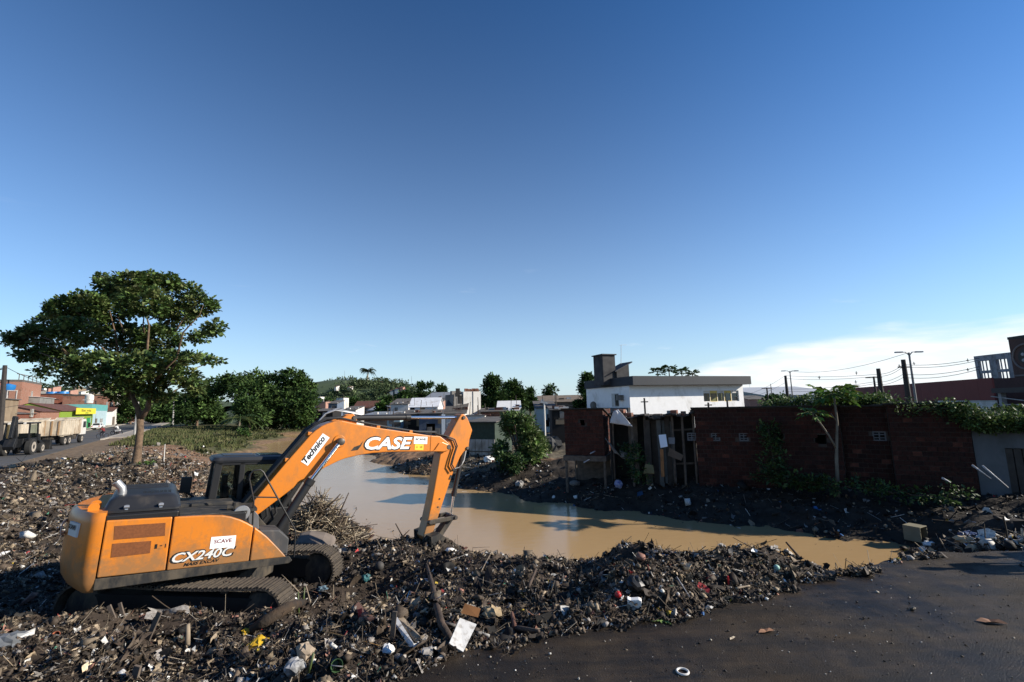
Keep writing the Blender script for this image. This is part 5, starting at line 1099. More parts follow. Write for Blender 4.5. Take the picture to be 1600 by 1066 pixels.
# the wood that covers the middle hill: reads as one mass
lo = []
for i in range(330):
    x = random.uniform(455, 700); y = np.interp(x, [455,486,530,560,625,650,700], [630,614,596,593,598,608,623]); d = random.random(); yy = y+d*(640-y)*.8; Yv = HY-random.uniform(0,70)-d*60
    c = ony(x, yy, Yv); r_ = random.uniform(3,5.5); c[2] -= r_*.6; lo.append((c[0], c[1], c[2], r_, r_, r_*.7))
for (x, y) in ((495,612),(512,604),(520,600),(532,597),(545,596),(590,597),(600,596),(612,600),(622,600),(632,604),(640,608)):
    c = ony(x, y+1, HY-10); lo.append((c[0], c[1], c[2], 6, 6, 3.6))
tag(foliage('hill_wood', None, lo, 70000, 1.5, [(.055,.082,.036),(.07,.098,.044),(.085,.11,.052),(.045,.068,.032)], dark_leaf_m, shell=.5, per=10, crad=2.2), 'haze-paled green wood covering the distant hill behind the shacks', 'wood', kind='stuff')  # leaves paler and bluer, distance haze put into their colour
lo = []
for i in range(70):
    x = random.uniform(60, 330); y = np.interp(x, [60,180,330], [604,608,624]); c = ony(x, y+random.uniform(0,14), 470-random.uniform(0,60)); r_ = random.uniform(4,7); lo.append((c[0], c[1], c[2], r_, r_, r_*.6))
tag(foliage('hill_wood', None, lo, 16000, 1.6, [(.03,.05,.02),(.045,.065,.028)], dark_leaf_m, shell=.5, per=10, crad=2.0), 'dark trees scattered over the far left hillside', 'wood', kind='stuff')
# far houses on the left hillside, each a little block with a roof
hm = [plaster_w, plaster_b, plaster_p, plaster_g, brick_dull]
random.seed(21)
cnt = 0
for i in range(26):
    x = 62+i*4.6+random.uniform(-2,2); y = random.uniform(606, 617); Yv = 380-random.uniform(0,60); w_ = random.uniform(2.5,5.5); a = ony(x-w_/2, y+3, Yv); b = ony(x+w_/2, y+3, Yv)
    h_ = random.uniform(1.2, 2.6); zt_ = ony(x, y-h_, Yv)[2]
    house('hillside_house', 'tiny house among others on the far left hillside', a, b, 6, a[2]-1.0, zt_, random.choice(hm), roof=random.choice(['flat','shed_back','gable']), rise=1.2, roofm=random.choice([tile_m, cement_roof, zinc_m]), ops=[(.5,1.2,.3,1.6,'d')] if i % 2 else [], group='houses on the far left hillside')
HL = iter(['small white house in the middle of the hill slope cluster', 'lowest small white house on the hill slope', 'wider white house up the slope right of the cluster', 'small pink house highest on the right slope', 'small white house at the right end of the hill slope', 'tiny white house below the hilltop ruin', 'tiny white house at the left end of the hilltop'])
for x, y, w_, h_, m_ in ((611,614,5,3,plaster_w),(607,617,4,2.5,plaster_w),(620,611,6,3,plaster_w),(627,608,5,2,plaster_p),(632,612,5,3,plaster_w),(545,607,4,1.8,plaster_w),(524,606,3,1.6,plaster_w)):
    a = ony(x-w_/2, y+1, 330); b = ony(x+w_/2, y+1, 330); house('hillside_house', next(HL), a, b, 6, a[2]-1.2, ony(x, y-h_, 330)[2], m_, roof='shed_back', rise=1.0, roofm=tile_m, group='houses on the wooded hill')
a = ony(546, 604, 395); b = ony(596, 604, 395); z1 = ony(570, 597.5, 395)[2]; L2 = b[0]-a[0]
house('hilltop_building', 'long dark ruined building with a row of openings on top of the hill', a, b, 10, a[2]-6, z1, mat('ruin_brown', (.13,.09,.07), .9, var=.3), roof='flat', roofm=plaster_p, ops=[(L2*(k+.2)/9, L2*(k+.75)/9, 6.6, 9.0, 'h') for k in range(9)], cat='building')
q = ony(573, 604, 392); frond_palm('tall_palm', 'tall palm standing up from the top of the wooded hill', (q[0], q[1], q[2]-4), ony(573,580,392)[2]-q[2]+4, .6, 34, 8.0, [(.03,.05,.018),(.045,.065,.022)], seed=5, up=1.0, leafw=.3)
def mast(label, x, y0, y1, Y):
    a = ony(x, y0, Y); h = ony(x, y1, Y)[2]-a[2]; root = empty('radio_mast', tuple(a), 0, label, 'mast', 'radio masts'); w_ = Y/FPX*.35
    for s in ((-1,-1),(1,-1),(0,1)): mb = MB(); mb.bar((s[0]*w_,s[1]*w_,-6),(s[0]*w_*.3,s[1]*w_*.3,h),w_*.28); mb.build('leg', mat('mast_grey', (.35,.36,.38), .6), root)
    mb = MB(); n = 7
    for k in range(n):
        z = h*k/n; mb.bar((-w_,-w_,z),(w_*.6,-w_*.6,z+h/n),w_*.18); mb.bar((w_,-w_,z),(0,w_*.6,z+h/n),w_*.18)
    mb.build('lattice', mat('mast_grey', (.35,.36,.38), .6), root)
mast('lattice radio mast left of the palm on the hill', 538, 602, 579, 400); mast('slim radio mast right of the wooded hill', 643, 614, 588, 400); mast('slim mast behind the white building on the right', 1173, 622, 590, 300)
# trees in the middle distance
GT = 'trees in the middle distance'
for i, (lb, x, yt, rx, yb, Y, n_) in enumerate((
    ('thin tree on the skyline right of the slim radio mast', 657, 600, 9, 632, 210, 900), ('slender tree beside the thin skyline tree', 671, 601, 5, 630, 210, 600), ('round tree on the skyline left of the ruined white house', 689, 604, 10, 632, 200, 1100),
    ('dark bushy tree behind the white metal roofs', 634, 612, 20, 645, 150, 2400), ('dark tree in front of the hill above the red tiled roof', 606, 621, 15, 642, 170, 1500), ('bright green tree above the red tiled roof', 596, 630, 9, 650, 95, 1000),
    ('tall round tree directly behind the ruined white house', 769, 588, 24, 645, 80, 4200), ('broad dark tree right of the tall round tree', 803, 596, 22, 640, 88, 3800), ('low end of the dark tree row above the bush', 828, 610, 12, 638, 92, 1600),
    ('small umbrella shaped tree alone on the skyline', 861, 604, 15, 632, 120, 1300), ('dark tree at the far end of the shacks by the river bend', 512, 626, 16, 650, 180, 1500), ('green tree left of the pink house', 490, 618, 10, 640, 240, 900),
    ('leafy tree against the left corner of the white building', 917, 585, 20, 640, 62, 3200), ('sparse tree top beside the tower of the white building', 938, 578, 10, 620, 64, 900), ('tree low behind the hill houses left of the mast', 552, 624, 14, 640, 220, 1300),
    ('dark trees right of the white building above the wall', 1216, 616, 22, 642, 110, 1800))):
    simple_tree('tree', lb, x, yt, rx, yb, Y, n=n_, group=GT, seed=30+i, low=.12 if Y < 130 else .05, pal=DGREEN if i != 5 else GREEN, shell=.45)
# papaya-like crowns peeping over the roof of the white building
def star_tree(name, label, x, y, rpx, Y, zb, n=10, group=None, L=None):
    c = ony(x, y, Y); root = empty(name, (c[0], c[1], zb), 0, label, 'tree', group); h = c[2]-zb; mb = MB(); mb.tube([(0,0,-.3),(.05,0,h*.6),(0,0,h)], [.16,.11,.08], 8); mb.build('trunk', pale_bark, root, smooth='all')
    L = L or rpx*Y/FPX; cols = DGREEN+[(.06,.09,.03)]; mb = MB()
    for i in range(n*2):
        a = 2*math.pi*i/n+random.uniform(-.2,.2); e = random.uniform(-.35,.75); d = Vector((math.cos(a)*math.cos(e), math.sin(a)*math.cos(e), math.sin(e))); p = Vector((0,0,h-.2)); q = p+d*L*.62; mb.cur = (.1,.13,.05)
        mb.tube([p, p.lerp(q,.6)+Vector((0,0,.1*L)), q], .018, 4, cap=False); up_ = Vector((0,0,1)); sd_ = d.cross(up_).normalized(); f = sd_.cross(d)
        for k in range(7):
            t = -1.9+k*.633; v = (d*math.cos(t)+sd_*math.sin(t)); w_ = (sd_*math.cos(t)-d*math.sin(t))*.10*L; l_ = L*.42*(1.1-.2*abs(t)); mb.cur = tuple(c*random.uniform(.8,1.3) for c in random.choice(cols))
            tip = q+v*l_-Vector((0,0,.28*l_)); mid = q+v*l_*.55+Vector((0,0,.03*l_)); mb.add([q, mid+w_, tip, mid-w_], [(0,1,2),(0,2,3)])
    mb.build('crown', leaf_m, root, fixn=False); return root
for lb, x, y, r_ in (('leftmost leafy crown above the white building roof', 1027, 580, 14), ('tallest leafy crown above the white building roof', 1045, 577, 15), ('third leafy crown above the white building roof', 1065, 580, 14), ('lowest leafy crown above the white building roof', 1082, 583, 12)): star_tree('papaya_tree', lb, x, y, r_, 72, -.7, 11, 'crowns behind the white building')

# shacks of the settlement across the river bend
GS = 'shacks across the river'
def shack(label, x0, x1, ytop, Y, wall, z0=-.9, name='shack', dy=0.0, depth=6, ytop_r=None, **kw):
    a = ony(x0, ytop, Y); b = ony(x1, ytop, Y+dy); kw.setdefault('group', GS); return house(name, label, (a[0], Y), (b[0], Y+dy), depth, z0, a[2], wall, **kw)
white_sheet = mat('white_sheet', (.70,.71,.73), .55, var=.15, scale=.8, dirt=(.35,.3,.25), dirt_amt=.35, dirt_scale=.8)
bluegrey = mat('blue_grey_wall', (.10,.13,.18), .8, var=.3, scale=1.2)
shack('pink plastered house at the far end of the settlement', 494, 509, 628, 170, plaster_p, roof='flat', ops=[(1,2.2,3,4.4,'w')])
shack('tiny white house above the pink house', 492, 500, 620, 230, plaster_w, z0=-.7, roof='flat')
shack('grey walled shack in front of the hill trees', 513, 527, 631, 150, bluegrey, roof='shed_back', rise=1.0, ops=[(1,2.2,4,5.2,'w')])
shack('white wall fragment among the trees below the hill', 526, 537, 622, 190, plaster_w, roof='flat', over=.1)
r_, L_, H_ = shack('dark shack with a white painted letter above the boom', 490, 520, 643, 120, dark_in, roof='shed_back', rise=.6, roofm=cement_roof)
text_part('P', plaster_w, r_, (2.4,-.02,H_-1.6), (1,0,0), (0,0,1), 1.25, .95, bold=.03)
shack('house under a red tiled roof beyond the arm cylinder', 553, 590, 637, 112, plaster_g, roof='gable', rise=1.5, roofm=tile_m, ops=[(1,2,2.2,3.3,'w'),(4,5,.9,3,'d')])
shack('white fronted shack left of the red tiled roof', 536, 556, 641, 105, plaster_w, roof='shed_back', rise=.8, roofm=cement_roof, ops=[(1.1,2.0,2.2,3.3,'w')])
shack('low grey shack below the red tiled roof', 575, 606, 642, 96, plaster_g, roof='shed_back', rise=.9, roofm=zinc_m, ops=[(1,1.9,1.9,2.9,'w'),(2.8,3.6,.4,2.4,'d')])
shack('pale walled shack with a dark gable left of the white roofs', 610, 638, 632, 92, plaster_w, roof='shed_back', rise=1.1, roofm=cement_roof, ops=[(.8,1.5,3.0,4.0,'w')])
r_, L_, H_ = shack('shack patched with crumpled white metal sheets', 640, 684, 636, 84, white_sheet, roof='gable', rise=1.6, roofm=white_sheet, ops=[(4.3,4.9,2.6,3.6,'w')])
shack('pinkish house right of the white metal sheets', 666, 690, 629, 92, plaster_p, roof='shed_back', rise=.7, roofm=cement_roof, ops=[(2,2.8,3.9,5,'w')])
shack('long grey roofed hall behind the settlement', 664, 714, 623, 118, plaster_g, depth=12, roof='shed_back', rise=1.8, roofm=zinc_m, ops=[(4,5,3.2,4.4,'w')])
shack('weathered wall below the long grey hall', 684, 716, 628, 98, plaster_b, roof='flat', over=.1, ops=[(1,1.8,3,4,'w')])
shack('dark blue shack under the arm cylinder with a round opening', 655, 690, 647, 58, bluegrey, z0=-1.0, roof='shed_back', rise=.4, roofm=cement_roof, ops=[(.9,2.0,.6,1.9,'h')])
shack('pale blue shack behind the middle of the boom', 605, 625, 652, 62, paleblue, z0=-1.0, roof='shed_back', rise=.5, roofm=cement_roof, ops=[(.6,1.2,1.1,1.9,'w')])
shack('dark open shed between the blue shacks', 622, 657, 648, 64, dark_in, z0=-1.0, roof='shed_back', rise=.5, roofm=cement_roof, ops=[(.5,1.4,.4,2.2,'d')])
shack('low dark shed row along the far bank behind the boom', 570, 612, 649, 76, wood_m, z0=-1.0, roof='shed_back', rise=.4, roofm=zinc_m)
# the ruined white two-storey house
a = ony(724, 612, 52); b = ony(751, 612, 53); r_, L_, H_ = house('ruined_house', 'ruined white two storey house with a broken brick top', (a[0],52), (b[0],53), 3.2, -.9, a[2], plaster_w, roof='none', cat='house', ops=[])
mb = MB(); mb.box(-1.1,-.02,.1,3.0,-.5,H_-.3); mb.box(-1.15,-.02,.6,1.2,H_-.3,H_+.1); mb.build('side_wing', plaster_g, r_)
for k in range(14):
    u = random.uniform(0,L_-.35); mb = MB(); h_ = random.uniform(.1,.42); mb.box(u,u+random.uniform(.2,.4),.0,.16,H_+.002,H_+h_); mb.build('broken_brick', brick_dull, r_)
for k, (u, v) in enumerate(((.02,3.0),(.98,2.2))):
    mb = MB(); mb.box(-.9+u*.3,-.4+u*.3,.06,.10,2+v,2.9+v); mb.build('dark_window', dark_in, r_)
mb = MB(); mb.bar((L_*.55,-.03,.8),(L_*.55,-.03,H_),.06,.05); mb.build('wall_crack', plaster_g, r_)
shack('white lean-to in front of the ruined house', 697, 726, 646, 50, plaster_w, z0=-1.0, roof='shed_back', rise=1.3, depth=3, roofm=cement_roof, ops=[(.3,.9,.9,1.8,'w')])
shack('low white wall joined to the ruined house', 727, 757, 651, 46, plaster_w, z0=-1.0, depth=2.5, roof='flat', over=.05, roofm=plaster_g, ops=[(.5,1.0,.9,1.6,'w')])
shack('low open brick shed beside the ruined house', 752, 790, 644, 50, brick_dull, z0=-1.0, depth=4, roof='shed_back', rise=.3, roofm=cement_roof, ops=[(.5,1.1,1.6,2.4,'h'),(1.6,2.2,1.6,2.4,'h')])
shack('pale yellow house behind the tall round tree', 750, 768, 623, 95, plaster_y, z0=-.7, roof='flat', ops=[(.6,1.4,4.2,5.4,'w')])
shack('low house with a slanted white roof edge behind the bush', 778, 812, 642, 60, plaster_g, z0=-.9, roof='shed_back', rise=1.2, roofm=mat('white_roof', (.7,.7,.68), .7))
shack('pale blue low house behind the white lamp post', 838, 868, 638, 62, paleblue, z0=-.9, roof='shed_back', rise=.9, roofm=cement_roof, ops=[(1.0,1.7,.9,1.8,'h')])
shack('long shed with a rusty corrugated roof left of the white building', 845, 930, 629, 74, wood_m, z0=-.8, depth=7, roof='shed_back', rise=1.1, roofm=mat('rusty_roof', (.20,.15,.105), .9, var=.5, scale=1, c2=(.10,.08,.06)))
shack('dark low shed beside the blue house', 862, 884, 641, 44, dark_in, z0=-.9, depth=3, roof='shed_back', rise=.3, roofm=cement_roof)
# green shed whose foot is clad with whitewashed boards
a = ony(733, 660, 37); b = ony(773, 660, 36); r_, L_, H_ = house('board_shed', 'dark green shed with whitewashed boards, right of the excavator arm', (a[0],37), (b[0],36), 3, -1.3, a[2], mat('dark_green_sheet', (.035,.055,.04), .8, var=.4), roof='shed_back', rise=.25, roofm=cement_roof, cat='shed')
wp_ = mat('whitewashed_board', (.42,.40,.37), .9, var=.3, scale=2, dirt=(.2,.17,.14), dirt_amt=.6)
for k in range(4):
    mb = MB(); w_ = L_/4; mb.box(k*w_+.02,(k+1)*w_-.02,-.05,-.005,-.4,H_*.56); mb.build('board', wp_, r_)
mb = MB(); mb.bar((0,-.07,.75),(L_,-.07,.75),.04,.08); mb.build('batten', wood_m, r_)
# white T-shaped lamp post
q = ony(852, 690, 40); h_ = ony(851,630,40)[2]+1.0; root = empty('white_lamp_post', (q[0], 40, -1.0), 0, 'white T-shaped lamp post rising behind the green bush', 'lamp post')
mb = MB(); mb.tube([(0,0,0),(0,0,h_)], .085, 10); mb.build('post', plaster_w, root, smooth=True); mb = MB(); mb.bar((-.28,0,h_+.12),(.30,0,h_-.02),.16,.16); mb.build('lamp_head', plaster_w, root)
# ================================================================== the right bank
# brick row above the river: real courses of hollow blocks over a backing wall
brick_attr = mat_attr('clay_block', rough=.92, spec=.15, var=.35, scale=9, bump=.25)
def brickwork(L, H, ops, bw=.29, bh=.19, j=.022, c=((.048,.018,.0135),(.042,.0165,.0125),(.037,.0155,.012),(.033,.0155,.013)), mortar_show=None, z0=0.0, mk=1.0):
    mb = MB(); k = 0; z = z0
    while z < H-.05:
        h = min(bh, H-z); u = -(bw+j)*.5*(k % 2)
        while u < L:
            a, b = max(0, u), min(L, u+bw)
            if b-a > .05 and not any(o[0]-.02 < (a+b)/2 < o[1]+.02 and o[2]-.02 < z+h/2 < o[3]+.02 for o in ops):
                q = random.choice(c); g = random.uniform(.78,1.16)*mk
                if random.random() < .05: q = (.088,.032,.022); g = random.uniform(.7,1.1)
                mb.cur = tuple(v*g for v in q); d = random.uniform(-.012,.008)
                mb.add([(a,d,z),(b,d,z),(b,d,z+h-j),(a,d,z+h-j),(a,.05,z),(b,.05,z),(b,.05,z+h-j),(a,.05,z+h-j)], [(0,1,2,3),(0,4,5,1),(1,5,6,2),(2,6,7,3),(3,7,4,0)])
            u += bw+j
        z += bh; k += 1
    return mb
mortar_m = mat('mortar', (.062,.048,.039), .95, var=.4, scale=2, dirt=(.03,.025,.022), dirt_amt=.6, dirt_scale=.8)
mossy = mat('mossy_plaster', (.06,.055,.042), .95, var=.4, scale=2)
def brick_house(label, p0, p1, depth, z0, z1, ops, roof=True, name='brick_house', group='brick houses on the river bank', ragged=True, mk=1.0, base=-1.2):
    p0 = np.array(p0, float); p1 = np.array(p1, float); L = float(np.linalg.norm(p1-p0)); H = z1-z0
    root = empty(name, (p0[0], p0[1], z0), math.atan2(p1[1]-p0[1], p1[0]-p0[0]), label, 'house', group)
    mb = MB(); inner = MB(); 
    o2 = [o for o in ops]
    facade(inner, L, H, o2, th=.2, z0=base); inner.v = [(x, y+.02, z) for x, y, z in inner.v]
    inner.add([(0,.02,base),(0,depth,base),(0,depth,H),(0,.02,H)], [(0,1,2,3)]); inner.add([(L,.02,base),(L,depth,base),(L,depth,H),(L,.02,H)], [(0,1,2,3)]); inner.add([(0,depth,base),(L,depth,base),(L,depth,H),(0,depth,H)], [(0,1,2,3)])
    inner.build('wall', mortar_m, root, fixn=False)
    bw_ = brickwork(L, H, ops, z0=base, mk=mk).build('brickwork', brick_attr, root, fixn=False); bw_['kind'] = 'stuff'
    for o in ops:
        a, b, c, d = o[:4]; mb = MB(); mb.box(a-.2,b+.2,.9,.95,c-.2,d+.2); mb.build('opening_back', dark_in, root)  # near-black sheet behind each opening, interior shade as colour
        if len(o) > 4 and o[4] == 'vent':
            mb = MB(); n = 3
            mb.box(a,b,.03,.10,c,c+.05); mb.box(a,b,.03,.10,d-.05,d); mb.box(a,a+.05,.03,.10,c+.05,d-.05); mb.box(b-.05,b,.03,.10,c+.05,d-.05)
            for k in range(1, n): z = c+(d-c)*k/n; mb.box(a+.05,b-.05,.03,.10,z-.02,z+.02)
            mb.box((a+b)/2-.02,(a+b)/2+.02,.035,.095,c+.05,d-.05); mb.build('vent_block', mat('grey_vent', (.14,.14,.145), .9, var=.3), root)  # vent frame and bars in a darkened grey
    if roof: mb = MB(); mb.add([(-.15,-.12,H+.02),(L+.1,-.12,H+.02),(L+.1,depth,H-.55),(-.15,depth,H-.55),(-.15,-.12,H+.07),(L+.1,-.12,H+.07),(L+.1,depth,H-.5),(-.15,depth,H-.5)], [(0,3,2,1),(4,5,6,7),(0,1,5,4),(1,2,6,5),(2,3,7,6),(3,0,4,7)]); mb.build('roof', mat('dark_roof', (.045,.04,.036), .95, var=.4), root)
    return root, L, H
def wpx(x, Y): return (ony(x, 640, Y)[0], Y)
# hut on stilts
p0, p1 = wpx(881, 25.0), wpx(941, 24.2); z0 = ony(905, 712, 24.6)[2]; z1 = ony(905, 640, 24.6)[2]
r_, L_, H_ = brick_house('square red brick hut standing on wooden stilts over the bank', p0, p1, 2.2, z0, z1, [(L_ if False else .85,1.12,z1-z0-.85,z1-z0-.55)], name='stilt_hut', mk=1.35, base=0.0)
mb = MB(); mb.box(-.1,L_+.1,-.12,2.3,-.28,-.01); mb.build('floor_beam', wood_m, r_)
sidebr = brickwork(2.0, H_, [], mk=1.6); sidebr.v = [(L_+.012-y, x+.05, z) for x, y, z in sidebr.v]; o = sidebr.build('side_brickwork', brick_attr, r_, fixn=False); o['kind'] = 'stuff'  # side bricks coloured lighter than the front, sunlight put into them
for u, y_ in ((.02,.05),(L_-.02,.05),(.02,2.0),(L_-.02,2.0),(L_*.5,2.0)): mb = MB(); mb.tube([(u,y_,-2.2),(u,y_,-.28)], .07, 7); mb.build('stilt', wood_m, r_)
mb = MB(); mb.box(.1,L_-.1,1.9,1.95,-2.2,-.28); mb.build('back_boards', wood_m, r_)
hutp = p1
# plank shack between the hut and the brick houses
p0, p1 = wpx(950, 24.0), wpx(1082, 22.4); z0 = -1.2; z1 = 2.5; p0 = np.array(p0); p1 = np.array(p1); L_ = float(np.linalg.norm(p1-p0)); H_ = z1-z0
sh = empty('plank_shack', (p0[0], p0[1], z0), math.atan2(p1[1]-p0[1], p1[0]-p0[0]), 'ramshackle dark plank shack patched with tarps between brick hut and brick houses', 'shack')
mb = MB(); mb.box(0,L_,1.4,1.5,-.8,H_-.15); mb.box(0,.06,.1,1.4,-.8,H_-.2); mb.build('back_wall', mat('dark_boards', (.03,.027,.024), .95, var=.4), sh)  # mottled dark boards
u = .05
random.seed(77)
while u < L_*.98:
    w_ = random.uniform(.14,.34); zt_ = H_-random.uniform(.1,.5); zb_ = random.uniform(-.6,.2)
    if .40 < u/L_ < .98 or random.random() < .35:
        y_ = random.uniform(.1,.5) if .74 > u/L_ > .4 else .9
        if not (.76 < u/L_ < .98): mb = MB(); mb.box(u,u+w_-.02,y_,y_+.03,zb_,zt_); mb.build('plank', random.choice([wood_m, mat('dark_wood', (.06,.05,.042), .95, var=.4), mat('grey_board', (.10,.10,.095), .9, var=.4)]), sh)
    u += w_
for zz in (H_-.95, H_-2.6): mb = MB(); mb.bar((L_*.76,.75,zz),(L_,.72,zz+.06),.05,.09); mb.build('rail', wood_m, sh)
for uu in (.02,.26,.42,.745,.86,.985): mb = MB(); mb.tube([(L_*uu,.3,-1),(L_*uu+.05,.3,H_-.1)], .06, 7); mb.build('post', wood_m, sh)
mb = MB(); N_ = 22
for k in range(N_):
    a = L_*k/N_; mb.box(a,a+L_/N_*.96,-.2,1.7,H_-.10+.10*math.sin(k*.9)-.18*math.sin(math.pi*k/N_),H_-.04+.10*math.sin(k*.9)-.18*math.sin(math.pi*k/N_))
mb.build('sheet_roof', mat('dark_roof', (.045,.04,.036)), sh)
for k in range(16):
    a = random.uniform(0,L_); mb = MB(); k_ = a/L_*22; zq = H_-.04+.10*math.sin(int(k_)*.9)-.18*math.sin(math.pi*k_/22); mb.box(a,a+random.uniform(.15,.4),random.uniform(-.2,.6),random.uniform(.7,1.2),zq-.03,zq+random.uniform(.05,.16)); mb.build('roof_weight', random.choice([brick_dull, concrete, wood_m]), sh)
def sheet(name, label, quad, m, n=8, wob=.06, cat='tarp', group=None, thick=.012):
    """a hanging or lying cloth: bilinear patch with folds"""
    q = [Vector(p) for p in quad]; V = []; F = []; nrm = (q[1]-q[0]).cross(q[3]-q[0]).normalized()
    for i in range(n+1):
        for j in range(n+1):
            s, t = i/n, j/n; p = q[0].lerp(q[1], s).lerp(q[3].lerp(q[2], s), t); p += nrm*(math.sin(s*9+t*3)*wob*.6+random.uniform(-1,1)*wob*.5); V.append(p)
    k = n+1
    for i in range(n):
        for j in range(n): F.append((i*k+j, (i+1)*k+j, (i+1)*k+j+1, i*k+j+1))
    mb = MB(); mb.add(V, F); o = mb.build(name, m, smooth='all', fixn=False); md = o.modifiers.new('t', 'SOLIDIFY'); md.thickness = thick; tag(o, label, cat, group); return o
tarp_w = mat('dirty_white_tarp', (.55,.55,.57), .7, var=.15, scale=2, dirt=(.3,.28,.26), dirt_amt=.3)
tarp_g = mat('grey_tarp', (.16,.15,.14), .8, var=.4, scale=2)
sheet('tarp', 'white tarp hanging like a sail under the eave of the plank shack', [ony(958,643,23.4), ony(966,640,23.4), ony(989,667,23.1), ony(953,661,23.5)], tarp_w)
sheet('tarp', 'grey torn tarp strip drooping beside the brick hut', [ony(944,682,23.6), ony(950,690,23.5), ony(974,716,23.2), ony(958,706,23.4)], tarp_g)
sheet('tarp', 'grey rag bundle hanging at the foot of the plank shack', [ony(968,704,23.3), ony(980,708,23.2), ony(990,722,23.0), ony(972,716,23.2)], tarp_g)
def board(label, quad, m, th=.03, name='board', cat='board', group=None):
    q = [Vector(p) for p in quad]; n = (q[1]-q[0]).cross(q[3]-q[0]).normalized()*th; mb = MB(); mb.add(q+[p+n for p in q], [(0,1,2,3),(7,6,5,4),(0,4,5,1),(1,5,6,2),(2,6,7,3),(3,7,4,0)]); return tag(mb.build(name, m), label, cat, group)
board('clean white board leaning upright against the plank shack', [ony(1032,700,22.2), ony(1043,698,22.2), ony(1040,679,22.4), ony(1029,680,22.4)], mat('clean_white', (.75,.76,.80), .6, var=.05))
board('tall orange brown plank below the white board', [ony(1033,745,21.9), ony(1038,745,21.9), ony(1036,702,22.2), ony(1031,702,22.2)], mat('orange_wood', (.30,.13,.045), .85, var=.35, scale=4), name='plank', cat='plank')
board('grey board beside the white board', [ony(1045,694,22.4), ony(1054,694,22.4), ony(1054,684,22.5), ony(1044,684,22.5)], mat('grey_board2', (.20,.19,.19), .9))
board('brown crate board below the white board', [ony(1043,712,22.1), ony(1064,720,22.0), ony(1068,712,22.1), ony(1046,700,22.2)], mat('crate_wood', (.13,.085,.055), .9, var=.3))
board('yellowish sack leaning at the foot of the plank shack', [ony(1005,741,22.4), ony(1022,741,22.3), ony(1020,728,22.5), ony(1008,726,22.5)], mat('sack', (.20,.17,.08), .95, var=.4), th=.2, cat='sack', name='sack')
# brick houses
p0, p1 = wpx(1084, 22.4), wpx(1309, 20.1)
LL = math.dist(p0, p1); H1 = 2.62+.95
def uu(x): return (ony(x,660,21)[0]-p0[0])/(p1[0]-p0[0])*LL
ops1 = [(uu(1092),uu(1105),2.05,2.42,'vent'),(uu(1126),uu(1138),2.05,2.42,'vent'),(uu(1164),uu(1176),2.05,2.42,'vent'),(uu(1209),uu(1221),2.02,2.4),(uu(1259),uu(1273),1.95,2.35)]
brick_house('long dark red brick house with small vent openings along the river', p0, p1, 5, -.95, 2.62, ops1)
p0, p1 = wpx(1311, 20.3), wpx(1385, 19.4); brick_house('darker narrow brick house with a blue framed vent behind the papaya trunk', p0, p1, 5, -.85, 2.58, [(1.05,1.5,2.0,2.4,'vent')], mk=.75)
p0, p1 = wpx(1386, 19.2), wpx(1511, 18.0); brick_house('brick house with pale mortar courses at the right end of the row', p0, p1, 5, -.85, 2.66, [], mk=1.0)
# exposed mortar lines on its upper courses
# concrete yard wall and door
p0, p1 = wpx(1512, 18.1), wpx(1640, 17.3); p0 = np.array(p0); p1 = np.array(p1); L_ = float(np.linalg.norm(p1-p0))
z1 = ony(1550,672,17.8)[2]; cwall = mat('stained_concrete', (.12,.125,.13), .9, var=.35, scale=1.2, dirt=(.05,.05,.048), dirt_amt=.7, dirt_scale=.8)
u0_ = (ony(1578,700,17.6)[0]-p0[0])/(p1[0]-p0[0])*L_
r_, L_, H_ = house('yard_wall', 'stained grey concrete yard wall with a dark slatted door at the right edge', p0, p1, .3, -.8, z1, cwall, roof='flat', roofm=cwall, over=.04, ops=[(u0_,u0_+1.3,-.3,1.75,'h')], cat='wall', base=-.8)
for k in range(5): mb = MB(); mb.box(u0_+.02+k*.26,u0_+.24+k*.26,.05,.09,-.3,1.72); mb.build('door_slat', mat('dark_wood', (.06,.05,.042)), r_)
# ------------------------------------------------------------------ white building with a dark parapet
A_ = np.array(wpx(985, 48.0)); B_ = np.array([ony(1160,600,53.5)[0], 53.5]); d_ = (B_-A_)/np.linalg.norm(B_-A_); L_ = float(np.linalg.norm(B_-A_)); zr = float(ony(985,602.5,48)[2]); z0 = -.7; H_ = zr-z0
wtile = mat('white_tiles', (.76,.76,.76), .5, var=.08, scale=2, dirt=(.42,.40,.36), dirt_amt=.25, dirt_scale=.7)
band_m = mat('slate_band', (.026,.031,.040), .7, var=.2, scale=.5, dirt=(.025,.028,.033), dirt_amt=.3, dirt_scale=.6)
wb = empty('white_building', (A_[0], A_[1], z0), math.atan2(d_[1], d_[0]), 'white flat roofed building with slate parapet band and roof tower', 'building')
u0_ = L_*.625; u1_ = L_*.955; v1_ = float(ony(1100,611,51.8)[2])-z0; v0_ = float(ony(1100,628,51.8)[2])-z0
mb = MB(); facade(mb, L_, H_, [(u0_,u1_,v0_,v1_)], th=.25, z0=-.3)
dp = 9.0
mb.add([(0,0,-.3),(0,dp,-.3),(0,dp,H_),(0,0,H_)], [(0,1,2,3)]); mb.add([(0,dp,-.3),(L_,dp,-.3),(L_,dp,H_),(0,dp,H_)], [(0,1,2,3)]); mb.add([(L_,0,-.3),(L_,.5,-.3),(L_,.5,H_),(L_,0,H_)], [(0,1,2,3)]); mb.add([(L_,2.6,-.3),(L_,dp,-.3),(L_,dp,H_),(L_,2.6,H_)], [(0,1,2,3)]); mb.add([(L_,.5,-.3),(L_,2.6,-.3),(L_,2.6,v0_),(L_,.5,v0_)], [(0,1,2,3)]); mb.add([(L_,.5,v1_),(L_,2.6,v1_),(L_,2.6,H_),(L_,.5,H_)], [(0,1,2,3)])
weld(mb.build('wall', wtile, wb, fixn=False))
